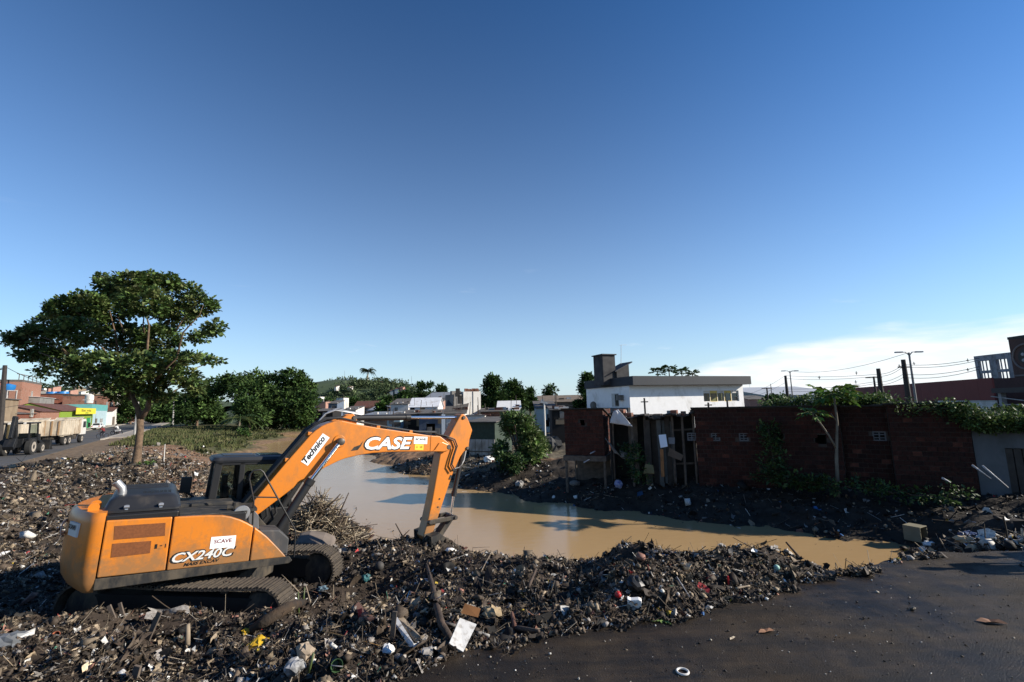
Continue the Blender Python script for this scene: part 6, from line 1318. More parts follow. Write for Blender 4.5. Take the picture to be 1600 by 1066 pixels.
mb = MB(); mb.box(.3,L_-.3,2.8,2.9,0,H_); mb.build('inner_wall', plaster_y, wb)
mb = MB(); mb.box(.1,L_-.1,.3,dp,v1_-.02,v1_+.1); mb.build('ceiling', plaster_y, wb)
nw = 5; ym = mat('yellow_frame', (.62,.46,.12), .6)
for k in range(nw):
    a = u0_+(u1_-u0_)*k/nw; b = u0_+(u1_-u0_)*(k+1)/nw; mb = MB(); mb.box(a,a+.07,.12,.2,v0_,v1_); mb.box(b-.07,b,.12,.2,v0_,v1_); mb.box(a+.07,b-.07,.12,.2,v1_-.28,v1_); mb.box(a+.07,b-.07,.12,.2,v0_,v0_+.05); wn = mb.build('window', ym if k % 2 else plaster_w, wb)
    mb = MB(); mb.add([(a+.07,.16,v0_+.05),(b-.07,.16,v0_+.05),(b-.07,.16,v1_-.28),(a+.07,.16,v1_-.28)], [(0,1,2,3)]); mb.build('pane', glass('office_glass', (.35,.45,.40)), wn, fixn=False)
    if k in (0, 2): mb = MB(); mb.box(a+.1,b-.15,.4,.45,v0_,v1_-.3); mb.build('curtain', [greenp, plaster_g][k == 0], wn)
zp = float(ony(985,588.5,48)[2])-z0; ov = 1.05; os_ = .22
mb = MB(); mb.box(-os_,L_+os_,-ov,-ov+.15,H_+.003,zp); mb.box(-os_,-os_+.15,-ov+.15,dp,H_+.003,zp); mb.box(L_+os_-.15,L_+os_,-ov+.15,dp,H_+.003,zp); mb.box(-os_+.15,L_+os_-.15,-ov+.15,dp,H_+.003,H_+.2); mb.build('parapet', band_m, wb)
# left wing: side face drawn back, window, air conditioner, lower dark bay
mb = MB(); mb.box(-.03,-.003,2.0,3.4,H_-2.2,H_-.75); wn = mb.build('side_window', mat('window_frame', (.5,.5,.48)), wb); mb = MB(); mb.box(-.05,-.031,2.05,2.7,H_-2.1,H_-.85); mb.build('pane', pane_m, wn)
mb = MB(); mb.box(-.5,-.01,1.1,1.8,H_-1.5,H_-.95); mb.build('air_conditioner', plaster_g, wb)
mb = MB(); mb.box(-.25,-.004,.02,5.4,-.3,H_-2.3); mb.build('lower_bay', mat('stained_plaster', (.14,.14,.14), .9, var=.5, scale=1.2, c2=(.05,.05,.05)), wb)
mb = MB(); mb.lathe([(.02,-.02),(.42,.1),(.45,.12),(.40,.13)], 16, (-.5,6.5,H_-2.0), 'y'); mb.bar((-.5,6.6,H_-2.0),(-.02,6.7,H_-2.3),.06); mb.build('satellite_dish', plaster_g, wb)
tz = float(ony(970,556,52)[2])-z0; tw = mat('tower_concrete', (.065,.063,.062), .9, var=.5, scale=1.2, c2=(.022,.022,.025))
mb = MB(); mb.box(-1.05,.55,3.2,5.2,H_+.2,tz); mb.build('roof_tower', tw, wb); mb = MB(); mb.box(-1.2,.7,3.05,5.35,tz+.003,tz+.12); mb.build('tower_cap', band_m, wb)
mb = MB(); mb.prism([(.55,H_+.2),(2.2,H_+.2),(2.2,tz-.95),(.56,tz-1.75)], 3.0, 5.0); mb.build('stair_house', tw, wb)
mb = MB(); mb.add([(.2,2.7,tz-1.95),(2.5,2.7,tz-.85),(2.5,5.1,tz-.85),(.2,5.1,tz-1.95),(.2,2.7,tz-1.83),(2.5,2.7,tz-.73),(2.5,5.1,tz-.73),(.2,5.1,tz-1.83)], [(0,3,2,1),(4,5,6,7),(0,1,5,4),(1,2,6,5),(2,3,7,6),(3,0,4,7)]); mb.build('stair_roof', band_m, wb)
mb = MB(); mb.tube([(2.0,4.2,tz-.9),(2.15,4.2,tz+1.35)], .03, 5); mb.bar((1.9,4.2,tz+1.3),(2.9,4.2,tz+1.36),.03); mb.build('antenna', silver, wb)
# small crosses: crossarms of low poles between building and wall
for lb, x, y0_, y1_, ya in (('short service pole with crossarm before the left part of the white building', 1009, 660, 622, 628), ('short service pole with crossarm below the yellow windows', 1109, 660, 629, 633), ('short bare service pole before the right windows', 1139, 660, 626, None)):
    b_ = ony(x, y0_, 36); t_ = ony(x, y1_, 36); root = empty('service_pole', (b_[0], 36, -.7), 0, lb, 'pole', 'service poles'); mb = MB(); mb.tube([(0,0,0),(0,0,t_[2]+.7)], .07, 6); mb.build('shaft', darkpole, root)
    if ya: z_ = ony(x, ya, 36)[2]+.7; mb = MB(); mb.bar((-.28,0,z_),(.28,0,z_),.08,.08); mb.build('crossarm', darkpole, root)
# ------------------------------------------------------------------ beyond: grey roofs, red hall, louvred block, brown tower
a = ony(1196, 612, 150); b = ony(1330, 612, 150); house('warehouse', 'grey warehouse with a low pale roof behind the poles', (a[0],150), (b[0],150), 30, -.7, float(ony(1260,617,150)[2]), zinc_m, roof='shed_back', rise=3.5, roofm=mat('pale_grey_roof', (.40,.42,.45), .7, var=.15, scale=.2), cat='warehouse')
a = ony(1170, 620, 120); b = ony(1205, 620, 120); house('shed', 'low pinkish shed right of the white building', (a[0],120), (b[0],120), 8, -.7, float(ony(1190,624,120)[2]), plaster_p, roof='shed_back', rise=1.0, roofm=cement_roof, cat='shed')
red_m = mat('red_cladding', (.16,.028,.022), .7, var=.15, scale=.3, dirt=(.09,.025,.02), dirt_amt=.3, dirt_scale=.15)
P0 = ony(1332, 606, 107.); P1 = ony(1549, 591, 60.); zt_ = float(P0[2]*.5+P1[2]*.5)
rh = empty('red_hall', (P0[0], P0[1], -.7), math.atan2(P1[1]-P0[1], P1[0]-P0[0]), 'long dark red clad hall with a white lower corner behind the vines', 'building'); L_ = float(math.dist(P0[:2], P1[:2])); H_ = zt_+.7; zc = float(ony(1549,626,60)[2])+.7
mb = MB()
for k in range(16): a = L_*k/16; mb.box(a+.01,a+L_/16-.01,0,.2,zc,H_); mb.build('cladding_panel', red_m, rh); mb = MB()
mb = MB(); mb.box(0,L_,.21,26,-.3,H_-.1); mb.build('hall_body', mat('hall_dark', (.06,.03,.028), .8), rh)
mb = MB(); mb.box(L_*.72,L_,.02,.2,-.3,zc-.01); mb.build('white_lower_wall', plaster_w, rh)
for k in range(3): mb = MB(); mb.box(L_*.74,L_-.2,-.03,.015,1.1+k*.8,1.16+k*.8); mb.build('shutter_line', zinc_m, rh)
mb = MB(); mb.box(L_*.2,L_*.72,.05,.2,-.3,zc-.01); mb.build('glass_front', mat('dark_glass', (.02,.022,.026), .2), rh)
for k in range(5): a = L_*(.34+.075*k); mb = MB(); mb.box(a,a+1.6,-.02,.04,zc-1.6,zc-.5); mb.build('poster', plaster_w, rh)
# louvred block
P0 = ony(1521, 557, 75.); P1 = ony(1578, 551, 69.); zt_ = float(P0[2]); bl = empty('louvred_block', (P0[0], P0[1], -.7), math.atan2(P1[1]-P0[1], P1[0]-P0[0]), 'grey concrete block with rows of tall louvred openings beside the brown tower', 'building'); L_ = float(math.dist(P0[:2], P1[:2])); H_ = zt_+.7; zb_ = float(ony(1540,598,72)[2])+.7
cg = mat('old_concrete', (.30,.31,.32), .9, var=.25, scale=.8, dirt=(.1,.1,.1), dirt_amt=.5)
mb = MB(); mb.box(0,L_,0,.5,H_-.9,H_); mb.build('top_beam', cg, bl)
for u, w_ in ((0,.5),(L_*.44,.9),(L_-.7,.7)): mb = MB(); mb.box(u,u+w_,.02,.55,-.3,H_-.903); mb.build('column', cg, bl)
mb = MB(); mb.box(.01,L_-.01,.05,.5,zb_-1.5,zb_); mb.build('lower_beam', cg, bl); zm = (zb_+H_-.9)/2
mb = MB(); mb.box(.02,L_-.02,.1,.45,zm-.22,zm+.22); mb.build('middle_beam', cg, bl)
for k in range(9):
    u = .5+(L_-1.2)*k/8
    if abs(u-L_*.44-.4) < .7: continue
    mb = MB(); mb.box(u-.06,u+.06,.2,.32,zb_,H_-.9); mb.build('louvre', cg, bl)
mb = MB(); mb.box(0,L_,9.6,10,-.3,H_-2.2); mb.box(0,.3,.6,9.6,-.3,H_-4); mb.build('inner_wall', mat('dark_interior', (.05,.05,.055), .9), bl)
# brown tower with the round emblem
P0 = ony(1575, 531, 64.); P1 = ony(1665, 520, 57.); bw2 = empty('brown_tower', (P0[0], P0[1], -.7), math.atan2(P1[1]-P0[1], P1[0]-P0[0]), 'dark brown tower with a round emblem cut by the right edge', 'building'); L_ = float(math.dist(P0[:2], P1[:2])); H_ = float(P0[2])+.7
brn = mat('brown_tiles', (.085,.045,.036), .8, var=.25, scale=.6, dirt=(.05,.03,.025), dirt_amt=.4)
mb = MB(); mb.box(0,L_,0,9,-.3,H_); mb.build('wall', brn, bw2); mb = MB(); mb.box(-.05,L_+.05,-.05,9,H_+.003,H_+.35); mb.build('coping', black, bw2)
ec = (2.0, H_-2.6); em = mat('emblem_grey', (.16,.13,.12), .6, var=.2)
mb = MB(); mb.tube([(ec[0]+1.7*math.cos(t), -.05, ec[1]+1.7*math.sin(t)) for t in np.linspace(0, 2*math.pi, 33)], .13, 6, cap=False); emb = mb.build('emblem', em, bw2)
mb = MB(); mb.lathe([(.1,-.06),(1.05,-.06),(1.05,.0)], 28, (ec[0],0,ec[1]), 'y'); mb.build('emblem_disc', blackd, emb)
for sx_, sz_ in ((-.38,.35),(.38,.35),(-.38,-.45),(.38,-.45)): mb = MB(); mb.lathe([(.05,-.13),(.20,-.12),(.22,-.061)], 12, (ec[0]+sx_,0,ec[1]+sz_), 'y'); mb.build('emblem_petal', mat('emblem_pale', (.35,.35,.36), .5), emb)
for k in range(3): mb = MB(); mb.box(1.3+k*.9,1.75+k*.9,-.06,-.001,H_-8.2,H_-7.6); mb.build('wall_relief', em, bw2)
mb = MB(); mb.box(.2,L_,-.12,-.001,H_-5.2,H_-5.0); mb.build('cornice', em, bw2)
P2 = ony(1548, 607, 58.); P3 = ony(1650, 607, 49.); cn = empty('entrance_canopy', (P2[0], P2[1], -.7), math.atan2(P3[1]-P2[1], P3[0]-P2[0]), 'dark entrance canopy below the louvred block', 'canopy'); L_ = float(math.dist(P2[:2], P3[:2])); H_ = float(P2[2])+.7
mb = MB(); mb.box(0,L_,0,6,H_-.6,H_); mb.build('canopy_slab', mat('canopy_brown', (.06,.05,.045), .8), cn); mb = MB(); mb.bar((0,-.1,H_-1.0),(L_,-.1,H_-2.0),.1); mb.bar((0,-.1,H_-2.0),(L_,-.1,H_-2.0),.1); mb.build('truss', concrete, cn)
for u in (L_*.02, L_*.5, L_*.95): mb = MB(); mb.box(u,u+.5,.5,1.0,-.3,H_-.61); mb.build('pillar', cg, cn)
mb = MB(); mb.box(0,L_,5.5,5.9,-.3,H_-.62); mb.build('dark_back', dark_in, cn)  # near-black wall at the back of the canopy
# ------------------------------------------------------------------ poles and wires on the right
GP = 'poles behind the brick houses'
def rpole(lb, xt, yt, Y, r=.2, m=darkpole, arms=(), lamps=(), name='utility_pole', cat='pole'):
    t_ = ony(xt, yt, Y); return pole(name, lb, (t_[0], Y, -.7), t_, r, m, arm=arms, lamp=lamps, cat=cat, group=GP), t_
_, T1 = rpole('thick dark pole left of a twin lamp, near the grey warehouse', 1227, 587, 80, .26)
_, T2 = rpole('slim twin armed street lamp near the grey warehouse', 1234, 580, 82, .11, mat('lamp_pole', (.18,.18,.18), .6), lamps=[(-1,0,.8,.05),(1,0,.8,.05)], name='street_lamp', cat='street lamp')
_, T3 = rpole('thick dark pole in front of the red hall, left one', 1372, 576, 52, .26)
_, T4 = rpole('thick dark pole in front of the red hall, right one', 1411, 562, 48, .26, arms=[(1,.1,-.8,1.4)])
_, T5 = rpole('tall twin armed street lamp beside the right dark pole', 1420, 551, 47, .11, mat('lamp_pole', (.18,.18,.18), .6), lamps=[(-1,0,.7,.05),(1,0,.7,.05)], name='street_lamp', cat='street lamp')
_, T6 = rpole('T-shaped wooden pole with crossarm left of the thick pole', 1365, 589, 60, .14, arms=[(1,.05,-.1,2.2)])
_, T7 = rpole('low T-shaped pole between the white building and the warehouse', 1198, 606, 70, .14, arms=[(1,.05,-.1,1.6)])
_, T8 = rpole('slim distant mast right of the white building', 1204, 600, 90, .08)
EX = ony(1530, 560, 40); EX2 = ony(1530, 573, 40); FL = ony(1100, 640, 110)
for lb, pts, sg in (('topmost wire running past the thick poles to the brown tower', [T1, ony(1372,585,52), ony(1411,570,48), EX], .25), ('second wire below the topmost on the right', [T1-np.array([0,0,.5]), ony(1372,588,52), ony(1411,573,48), ony(1530,563,40)], .3),
                    ('third wire crossing before the red hall', [ony(1227,608,80), ony(1365,597,60), ony(1411,585,48), EX2], .3), ('lowest wire crossing before the red hall', [ony(1227,612,80), ony(1365,600,60), ony(1411,590,48), ony(1530,577,40)], .35), ('wire falling left from the thick pole to the white building', [T1, ony(1160,618,100)], .5),
                    ('second wire falling left towards the white building', [ony(1227,598,80), ony(1165,622,100)], .4), ('wire between the two street lamps on the right', [T2, T5], .9)): wire(lb, pts, .022, 'overhead wires on the right', sg)
for k, (x, y, Y) in enumerate(((1280,590,66),(1338,583,56),(1405,572,48.2),(1428,568,46),(1512,563,41),(1512,578,41),(1337,597,60))):
    p = ony(x, y, Y); s = Y/FPX; root = empty('wire_spacer', tuple(p), 0, ['cross shaped wire spacer, leftmost on the overhead lines', 'cross shaped wire spacer left of the thick poles, upper line', 'cross shaped wire spacer touching the right thick pole', 'cross shaped wire spacer just right of the tall lamp', 'upper cross shaped wire spacer beside the louvred block', 'lower cross shaped wire spacer beside the louvred block', 'cross shaped wire spacer on the lower line near the T-shaped pole'][k], 'wire spacer', 'wire spacers'); mb = MB(); mb.bar((-2*s,0,0),(2*s,0,0),.7*s); mb.bar((0,0,-2.6*s),(0,0,2.6*s),.7*s); mb.build('spacer', black, root)

# ------------------------------------------------------------------ plants of the right bank
bush('leafy_bush', 'big leafy green bush on the bank between the white boards and the brick hut', 816, 716, 96, 76, Y=31.5, n=9000, leaf=.22, pal=[(.06,.11,.025),(.08,.14,.03),(.04,.075,.02),(.10,.15,.045),(.14,.17,.07)], zb=-.85, shell=.35)
bush('leafy_bush', 'dark low bush below the big leafy bush', 800, 735, 50, 36, Y=29.2, n=1500, leaf=.2, pal=DGREEN, zb=-1.4)
# papaya tree in front of the brick row
b_ = ony(1306, 752, 19.3); root = empty('papaya_tree', (b_[0], 19.3, -.95), 0, 'slender forked papaya tree with bare pale trunk before the brick wall', 'tree'); B0 = Vector((b_[0], 19.3, -.95))
def pl_(x, y, dy=0): return Vector(ony(x, y, 19.3+dy))-B0
mb = MB(); mb.tube([(0,0,-.4), pl_(1307,720), pl_(1307,700), pl_(1308,660), pl_(1304,626), pl_(1302,618)], [.075,.065,.058,.045,.038,.03], 9); mb.tube([pl_(1307,702), pl_(1296,682), pl_(1282,662), pl_(1271,652), pl_(1270,645)], [.042,.037,.033,.028,.022], 8); mb.tube([pl_(1307,658), pl_(1298,646)], [.025,.015], 6); mb.build('trunk', mat('papaya_bark', (.17,.15,.115), .85, var=.35, scale=5), root, smooth='all')
def papaya_crown(mb, c, L, n, pal):
    for i in range(n):
        a = 2*math.pi*i/n*2.4; e = random.uniform(-.5,.6); d = Vector((math.cos(a)*math.cos(e), math.sin(a)*math.cos(e), math.sin(e))); q = c+d*L*random.uniform(.45,.75); mb.cur = (.12,.16,.06); mb.tube([c, c.lerp(q,.6)+Vector((0,0,.06*L)), q], .012, 4, cap=False); sd_ = d.cross(Vector((0,0,1))).normalized()
        for k in range(7):
            t = -2+k*.66; v = d*math.cos(t)+sd_*math.sin(t); w_ = (sd_*math.cos(t)-d*math.sin(t))*.11*L; l_ = L*.45*(1.1-.2*abs(t)); mb.cur = tuple(x*random.uniform(.75,1.3) for x in random.choice(pal)); tip = q+v*l_-Vector((0,0,.3*l_)); mid = q+v*l_*.55; mb.add([q, mid+w_, tip, mid-w_], [(0,1,2),(0,2,3)])
mb = MB(); pal = [(.09,.16,.03),(.07,.13,.028),(.13,.20,.05)]
papaya_crown(mb, pl_(1302,618), .95, 22, pal); papaya_crown(mb, pl_(1270,645), .65, 14, pal); papaya_crown(mb, pl_(1306,616,.3), .7, 10, pal); mb.build('crown', leaf_m, root, fixn=False)
# vines over the wall tops
def vines(label, x0, x1, y0, y1, Y0, Y1, n, leaf=.13, pal=[(.07,.11,.03),(.05,.085,.022),(.10,.14,.045)], ry=.5):
    lo = []; a = ony(x0, y0, Y0); root = empty('creeper', (a[0], Y0, a[2]), 0, label, 'creeper', 'creepers on the wall tops')
    k = max(3, int((x1-x0)/14)); mb = MB(); pts = []
    for i in range(k+1):
        t = i/k; yy = y0+(y1-y0)*t+random.uniform(-3,3); Yv = Y0+(Y1-Y0)*t; c = Vector(ony(x0+(x1-x0)*t, yy, Yv))-Vector((a[0], Y0, a[2])); r_ = random.uniform(.28,.5); lo.append((c.x, c.y, c.z, r_*1.3, ry, r_*.8)); pts.append(c)
    mb.tube(pts, .02, 5); mb.build('stem', bark_m, root); foliage('foliage', root, lo, n, leaf, pal, leaf_m, shell=.3, per=8, crad=.16)
vines('bushy creeper on the roofs behind the papaya crown', 1205, 1300, 633, 628, 25, 24, 1700, .15); vines('tall mound of leaves right of the papaya crown', 1290, 1378, 620, 630, 23, 23, 3000, .16, ry=.8); vines('thin creeper along the wall top before the red hall', 1418, 1510, 638, 637, 18.6, 17.9, 900, .09, ry=.2)
vines('creeper spilling from the brick corner onto the yard wall', 1505, 1532, 640, 660, 17.9, 17.6, 1500, .11, ry=.35); vines('thick creeper hanging over the grey yard wall', 1522, 1625, 660, 664, 17.9, 17.3, 4200, .11, ry=.4); vines('creeper behind the yard wall at the right edge', 1568, 1630, 645, 645, 20, 19.5, 1500, .12)
vines('dark vine hanging down the middle of the long brick wall', 1200, 1212, 672, 735, 20.9, 20.0, 1400, .12, DGREEN, ry=.25); vines('dark weeds at the foot of the long brick wall', 1195, 1300, 746, 756, 20.4, 19.0, 1300, .14, DGREEN); vines('dark weeds under the plank shack', 985, 1000, 700, 745, 23.2, 22.4, 900, .14, DGREEN); vines('dark weeds at the foot of the right brick houses', 1320, 1500, 762, 778, 18.7, 17.0, 900, .13, DGREEN)
# ================================================================== rubbish
def grid_piece(n, amp, seed, asp=1.0):
    r = np.random.default_rng(seed); V = []; F = []
    for i in range(n+1):
        for j in range(n+1): V.append((i/n-.5+r.normal(0,.08), (j/n-.5)*asp+r.normal(0,.08), r.normal(0,amp)))
    k = n+1
    for i in range(n):
        for j in range(n): a = i*k+j; F += [(a,a+k,a+k+1),(a,a+k+1,a+1)]
    return (V, F)
def chunk_piece(seed):
    r = np.random.default_rng(seed); V = [(x+r.normal(0,.1), y+r.normal(0,.1), z+r.normal(0,.1)) for x in (-.5,.5) for y in (-.4,.4) for z in (-.3,.3)]
    return (V, [(0,1,3),(0,3,2),(4,6,7),(4,7,5),(0,4,5),(0,5,1),(2,3,7),(2,7,6),(0,2,6),(0,6,4),(1,5,7),(1,7,3)])
def stick_piece(seed):
    r = np.random.default_rng(seed); V = []; F = []; off = np.zeros(2)
    for i in range(4):
        off = off+r.normal(0,.035,2)
        for j in range(3): t = 2.094*j; V.append((i/3-.5, off[0]+.03*math.cos(t), off[1]+.03*math.sin(t)))
    for i in range(3):
        for j in range(3): a, b = i*3+j, i*3+(j+1) % 3; F += [(a,b,b+3),(a,b+3,a+3)]
    return (V, F)
def bottle_piece():
    V = []; F = []; n = 6
    for x, r in ((-.5,.12),(-.48,.15),(.15,.15),(.32,.06),(.45,.055)):
        for j in range(n): t = 2*math.pi*j/n; V.append((x, r*math.cos(t), r*math.sin(t)))
    for i in range(4):
        for j in range(n): a, b = i*n+j, i*n+(j+1) % n; F += [(a,b,b+n),(a,b+n,a+n)]
    F += [(0,j+1,j) for j in range(1,n-1)]; return (V, F)
TEMPS = [grid_piece(2,.22,1), grid_piece(2,.28,2), grid_piece(3,.2,3), grid_piece(2,.16,4,.45), chunk_piece(5), chunk_piece(6), stick_piece(7), stick_piece(8), bottle_piece(), grid_piece(1,.12,9,.5)]
def rubbish(name, label, X, Y, Z, size, pal, wts, tw, m, sink=.25, tilt=.7, stick=3.2):
    n = len(X); idx = rng.choice(len(TEMPS), n, p=np.array(tw)/sum(tw)); s = size*np.exp(rng.normal(0,.45,n)); sc_ = np.stack([s*np.exp(rng.normal(0,.25,n)), s*np.exp(rng.normal(0,.25,n)), s*np.exp(rng.normal(0,.2,n))], 1)
    st = (idx == 6) | (idx == 7); sc_[st] *= np.array([stick,1.6,1.6]); bt_ = idx == 8; sc_[bt_] = (s[bt_]*2.0)[:, None]
    cols = np.array(pal)[rng.choice(len(pal), n, p=np.array(wts)/sum(wts))]*np.exp(rng.normal(0,.25,n))[:, None]
    pos = np.stack([X, Y, Z+s*(rng.random(n)*.7-sink)], 1)
    return tag(scatter_mesh(name, m, TEMPS, idx, pos, rand_rot(n, tilt), sc_, np.clip(cols,0,.8)), label, 'rubbish', kind='stuff')
junk_m = mat_attr('rubbish_bits', rough=.74, spec=.3, var=.35, scale=30)
PAL = [(.009,.008,.007),(.027,.020,.015),(.066,.049,.035),(.15,.118,.082),(.19,.175,.16),(.50,.49,.46),(.30,.03,.03),(.03,.10,.25),(.06,.20,.13),(.50,.36,.04),(.26,.13,.095),(.28,.22,.15)]
def sample(n, x0, x1, y0, y1): return rng.uniform(x0, x1, n), rng.uniform(y0, y1, n)
def edge_in(X, Y, k=.2): return in_poly(X+fbm(X*1.7, Y*1.7, 3)*k, Y+.22-fbm(X*1.7+5, Y*1.7, 3)*k*2.2, ASPH_POLY)
TW = [2.6,2.6,1.2,3.5,1.6,1.6,5.5,5.0,.08,3]
# 1 the heap before the camera
Xs, Ys = [], []
for n, yr in ((110000,(4,8.5)),(115000,(6.5,17))):
    x, y = sample(n, -15, 9, *yr); Xs.append(x); Ys.append(y)
X = np.concatenate(Xs); Y = np.concatenate(Ys); Z = hgt(X, Y); ok = (Z > -2.1) & (~edge_in(X, Y)) & (np.abs(X) < Y*1.25+1.5) & (X < 8.0)
ok &= rng.random(len(X)) < np.clip(9.0/np.maximum(Y,4), .35, 1.0)
X, Y, Z = X[ok], Y[ok], Z[ok]; Z = np.where(in_poly(X, Y, ASPH_POLY), np.maximum(Z, .015), Z)
rubbish('rubbish_heap', 'dark heap of mixed rubbish spread from the asphalt edge to the excavator', X, Y, Z, .033+.0018*np.maximum(Y-5,0), PAL, [17,29,24,15,6,3.6,.25,.2,.2,.12,.8,3.5], TW, junk_m)
# torn sheets, rags, cartons and long twigs tangled over the heap
BIG = [grid_piece(5,.16,21), grid_piece(5,.22,22), grid_piece(4,.2,23,.5), grid_piece(6,.12,24,.35), chunk_piece(25), stick_piece(26), stick_piece(27), bottle_piece()]
def tangle(name, label, X, Y, Z, size, pal, wts, tw, tilt=.5):
    n = len(X); idx = rng.choice(len(BIG), n, p=np.array(tw)/sum(tw)); s = size*np.exp(rng.normal(0,.4,n)); sc_ = np.stack([s*np.exp(rng.normal(0,.3,n)), s*np.exp(rng.normal(0,.3,n)), s*rng.uniform(.5,1.0,n)], 1); st = (idx == 5) | (idx == 6); sc_[st] *= np.array([2.5,1.0,1.0]); ch = idx == 4; sc_[ch] *= np.array([.9,.7,.35]); bt_ = idx == 7; sc_[bt_] = (s[bt_]*1.5)[:, None]
    cols = np.array(pal)[rng.choice(len(pal), n, p=np.array(wts)/sum(wts))]*np.exp(rng.normal(0,.3,n))[:, None]; cols[st] = np.array([(.10,.075,.05),(.17,.135,.095),(.05,.036,.026),(.24,.20,.15)])[rng.integers(0,4,st.sum())]
    return tag(scatter_mesh(name, junk_m, BIG, idx, np.stack([X, Y, Z+s*rng.uniform(-.12,.25,n)], 1), rand_rot(n, tilt), sc_, np.clip(cols,0,.7)), label, 'rubbish', kind='stuff')
k = rng.random(len(X)) < .075
tangle('tangled_rubbish', 'torn sheets, rags and long twigs tangled over the front heap', X[k], Y[k], Z[k], .072+.003*Y[k], PAL, [10,22,26,18,9,5,.3,.3,.3,.15,1.5,6], [1.8,1.8,2.4,2.4,1.2,5,5,.3])
# 2 the dump behind the excavator
x, y = sample(190000, -42, -6, 12, 36); z = hgt(x, y); s_r, t_r = road_st(x, y); ok = (z > -2.05) & (t_r < -1.5+fbm(x*.4, y*.4, 3)*5) & (x > -1.32*y-2) & (rng.random(len(x)) < np.clip(17/np.hypot(x,y)*1.4, .2, 1))
rubbish('rubbish_dump', 'wide grey brown rubbish dump behind the excavator around the almond tree', x[ok], y[ok], z[ok], .034+.0015*np.hypot(x,y)[ok], PAL, [9,22,32,23,9,2.8,.15,.1,.1,.05,1,6], TW, junk_m)
k = ok & (rng.random(len(x)) < .05)
tangle('tangled_rubbish', 'rags, sheets and long twigs tangled over the dump behind the excavator', x[k], y[k], z[k], .075+.0032*np.hypot(x,y)[k], PAL, [7,18,30,22,10,4,.2,.2,.2,.1,1.5,7], [2,2,2,2,1,6,6,.2])
# 3 litter on the red brown shore
x, y = sample(16000, -46, -12, 30, 55); z = hgt(x, y); s_r, t_r = road_st(x, y); ok = (z > -1.98) & (t_r < -4) & (fbm(x*.3+4, y*.3, 3) > -.18) & (y < 51)
rubbish('shore_litter', 'pale litter scattered over the red brown river shore', x[ok], y[ok], z[ok], .10, PAL, [8,14,22,26,15,9,1,.6,.3,.2,3,8], TW, junk_m)
# 4 litter on the right bank
x, y = sample(90000, -12, 20, 9.5, 46); z = hgt(x, y); wl = (x*.40+y-26.2); ok = (z > -2.02) & ((wl < .6) | ((x < 2.4) & (y < 41))) & (y > 9.5) & (rng.random(len(x)) < .30+.9*np.clip(fbm(x*.5+2, y*.5, 3)+.15, 0, 1)) & (x > -.5*y+7) & (~edge_in(x, y))
rubbish('bank_litter', 'scattered litter and plastic on the shaded right bank below the houses', x[ok], y[ok], z[ok], .085, PAL, [22,28,18,7,7,5,.4,.7,.25,.1,.7,2.5], TW, junk_m)
x, y = sample(2600, 7.2, 12.5, 8.6, 10.6); z = hgt(x, y); ok = (z > -1.9) & (~edge_in(x, y, .1))
rubbish('bank_litter', 'pale litter strip along the far edge of the asphalt at right', x[ok], y[ok], z[ok]+.03, .10, PAL, [12,16,14,10,15,22,.5,3,.5,.2,1,6], TW, junk_m)
# 5 grit and stones on the asphalt
x, y = sample(16000, -4, 16, 3, 10.5); ok = in_poly(x, y, ASPH_POLY) & (rng.random(16000) < .35+np.clip(fbm(x*.8, y*.8, 3)+.1, 0, 1)); e = np.array([np.min(np.hypot(x[ok][:, None]-np.array([p[0] for p in ASPH])[None], y[ok][:, None]-np.array([p[1] for p in ASPH])[None]), axis=1)])[0]
x, y = x[ok], y[ok]; k = rng.random(len(x)) < np.clip(1.4-e*.45, .3, 1); x, y = x[k], y[k]
tag(rubbish('grit', 'fine grit and pale crumbs scattered on the asphalt', x, y, np.zeros(len(x)), .011, [(.015,.012,.010),(.06,.048,.034),(.22,.20,.17),(.45,.43,.4)], [4,4,2.4,.7], [1,1,0,1,3,3,.2,.2,0,1], junk_m, sink=.1), cat='grit')
# floating scraps and scum near the banks
x, y = sample(5000, -12, 12, 10, 32); z = hgt(x, y); ok = (z < -2.02) & (z > -2.55) & (rng.random(5000) < .22)
rubbish('floating_scraps', 'small scraps floating on the muddy water near the banks', x[ok], y[ok], np.full(ok.sum(), WATER+.004), .045, PAL, [10,20,20,14,6,6,.2,.2,.2,.1,1,5], [1,1,.5,2,.3,.3,3,3,.1,3], junk_m, sink=.3, tilt=.08)
# 6 sticks and reeds piled at the water's edge behind the boom
c = hit(492, 832); n = 900; u = rng.normal(0,.55,n); v = rng.normal(0,.5,n); hz_ = 1.25*np.exp(-(u**2+v**2)/.55); x = c[0]+u*1.3; y = c[1]+.5+v; z = np.maximum(hgt(x, y), -1.9)+hz_*rng.random(n)
tmp_n = len(TEMPS); col_ = np.array([(.26,.21,.14),(.17,.13,.09),(.09,.065,.045),(.36,.31,.23),(.04,.03,.022)])[rng.integers(0,5,n)]*np.exp(rng.normal(0,.2,n))[:, None]; s = rng.uniform(.45,1.15,n)
tag(scatter_mesh('brush_pile', junk_m, TEMPS[6:8], rng.integers(0,2,n), np.stack([x,y,z],1), rand_rot(n,.65), np.stack([s,s*.55,s*.55],1), col_), 'pile of dry sticks and reeds at the water beside the boom foot', 'brush', kind='stuff')

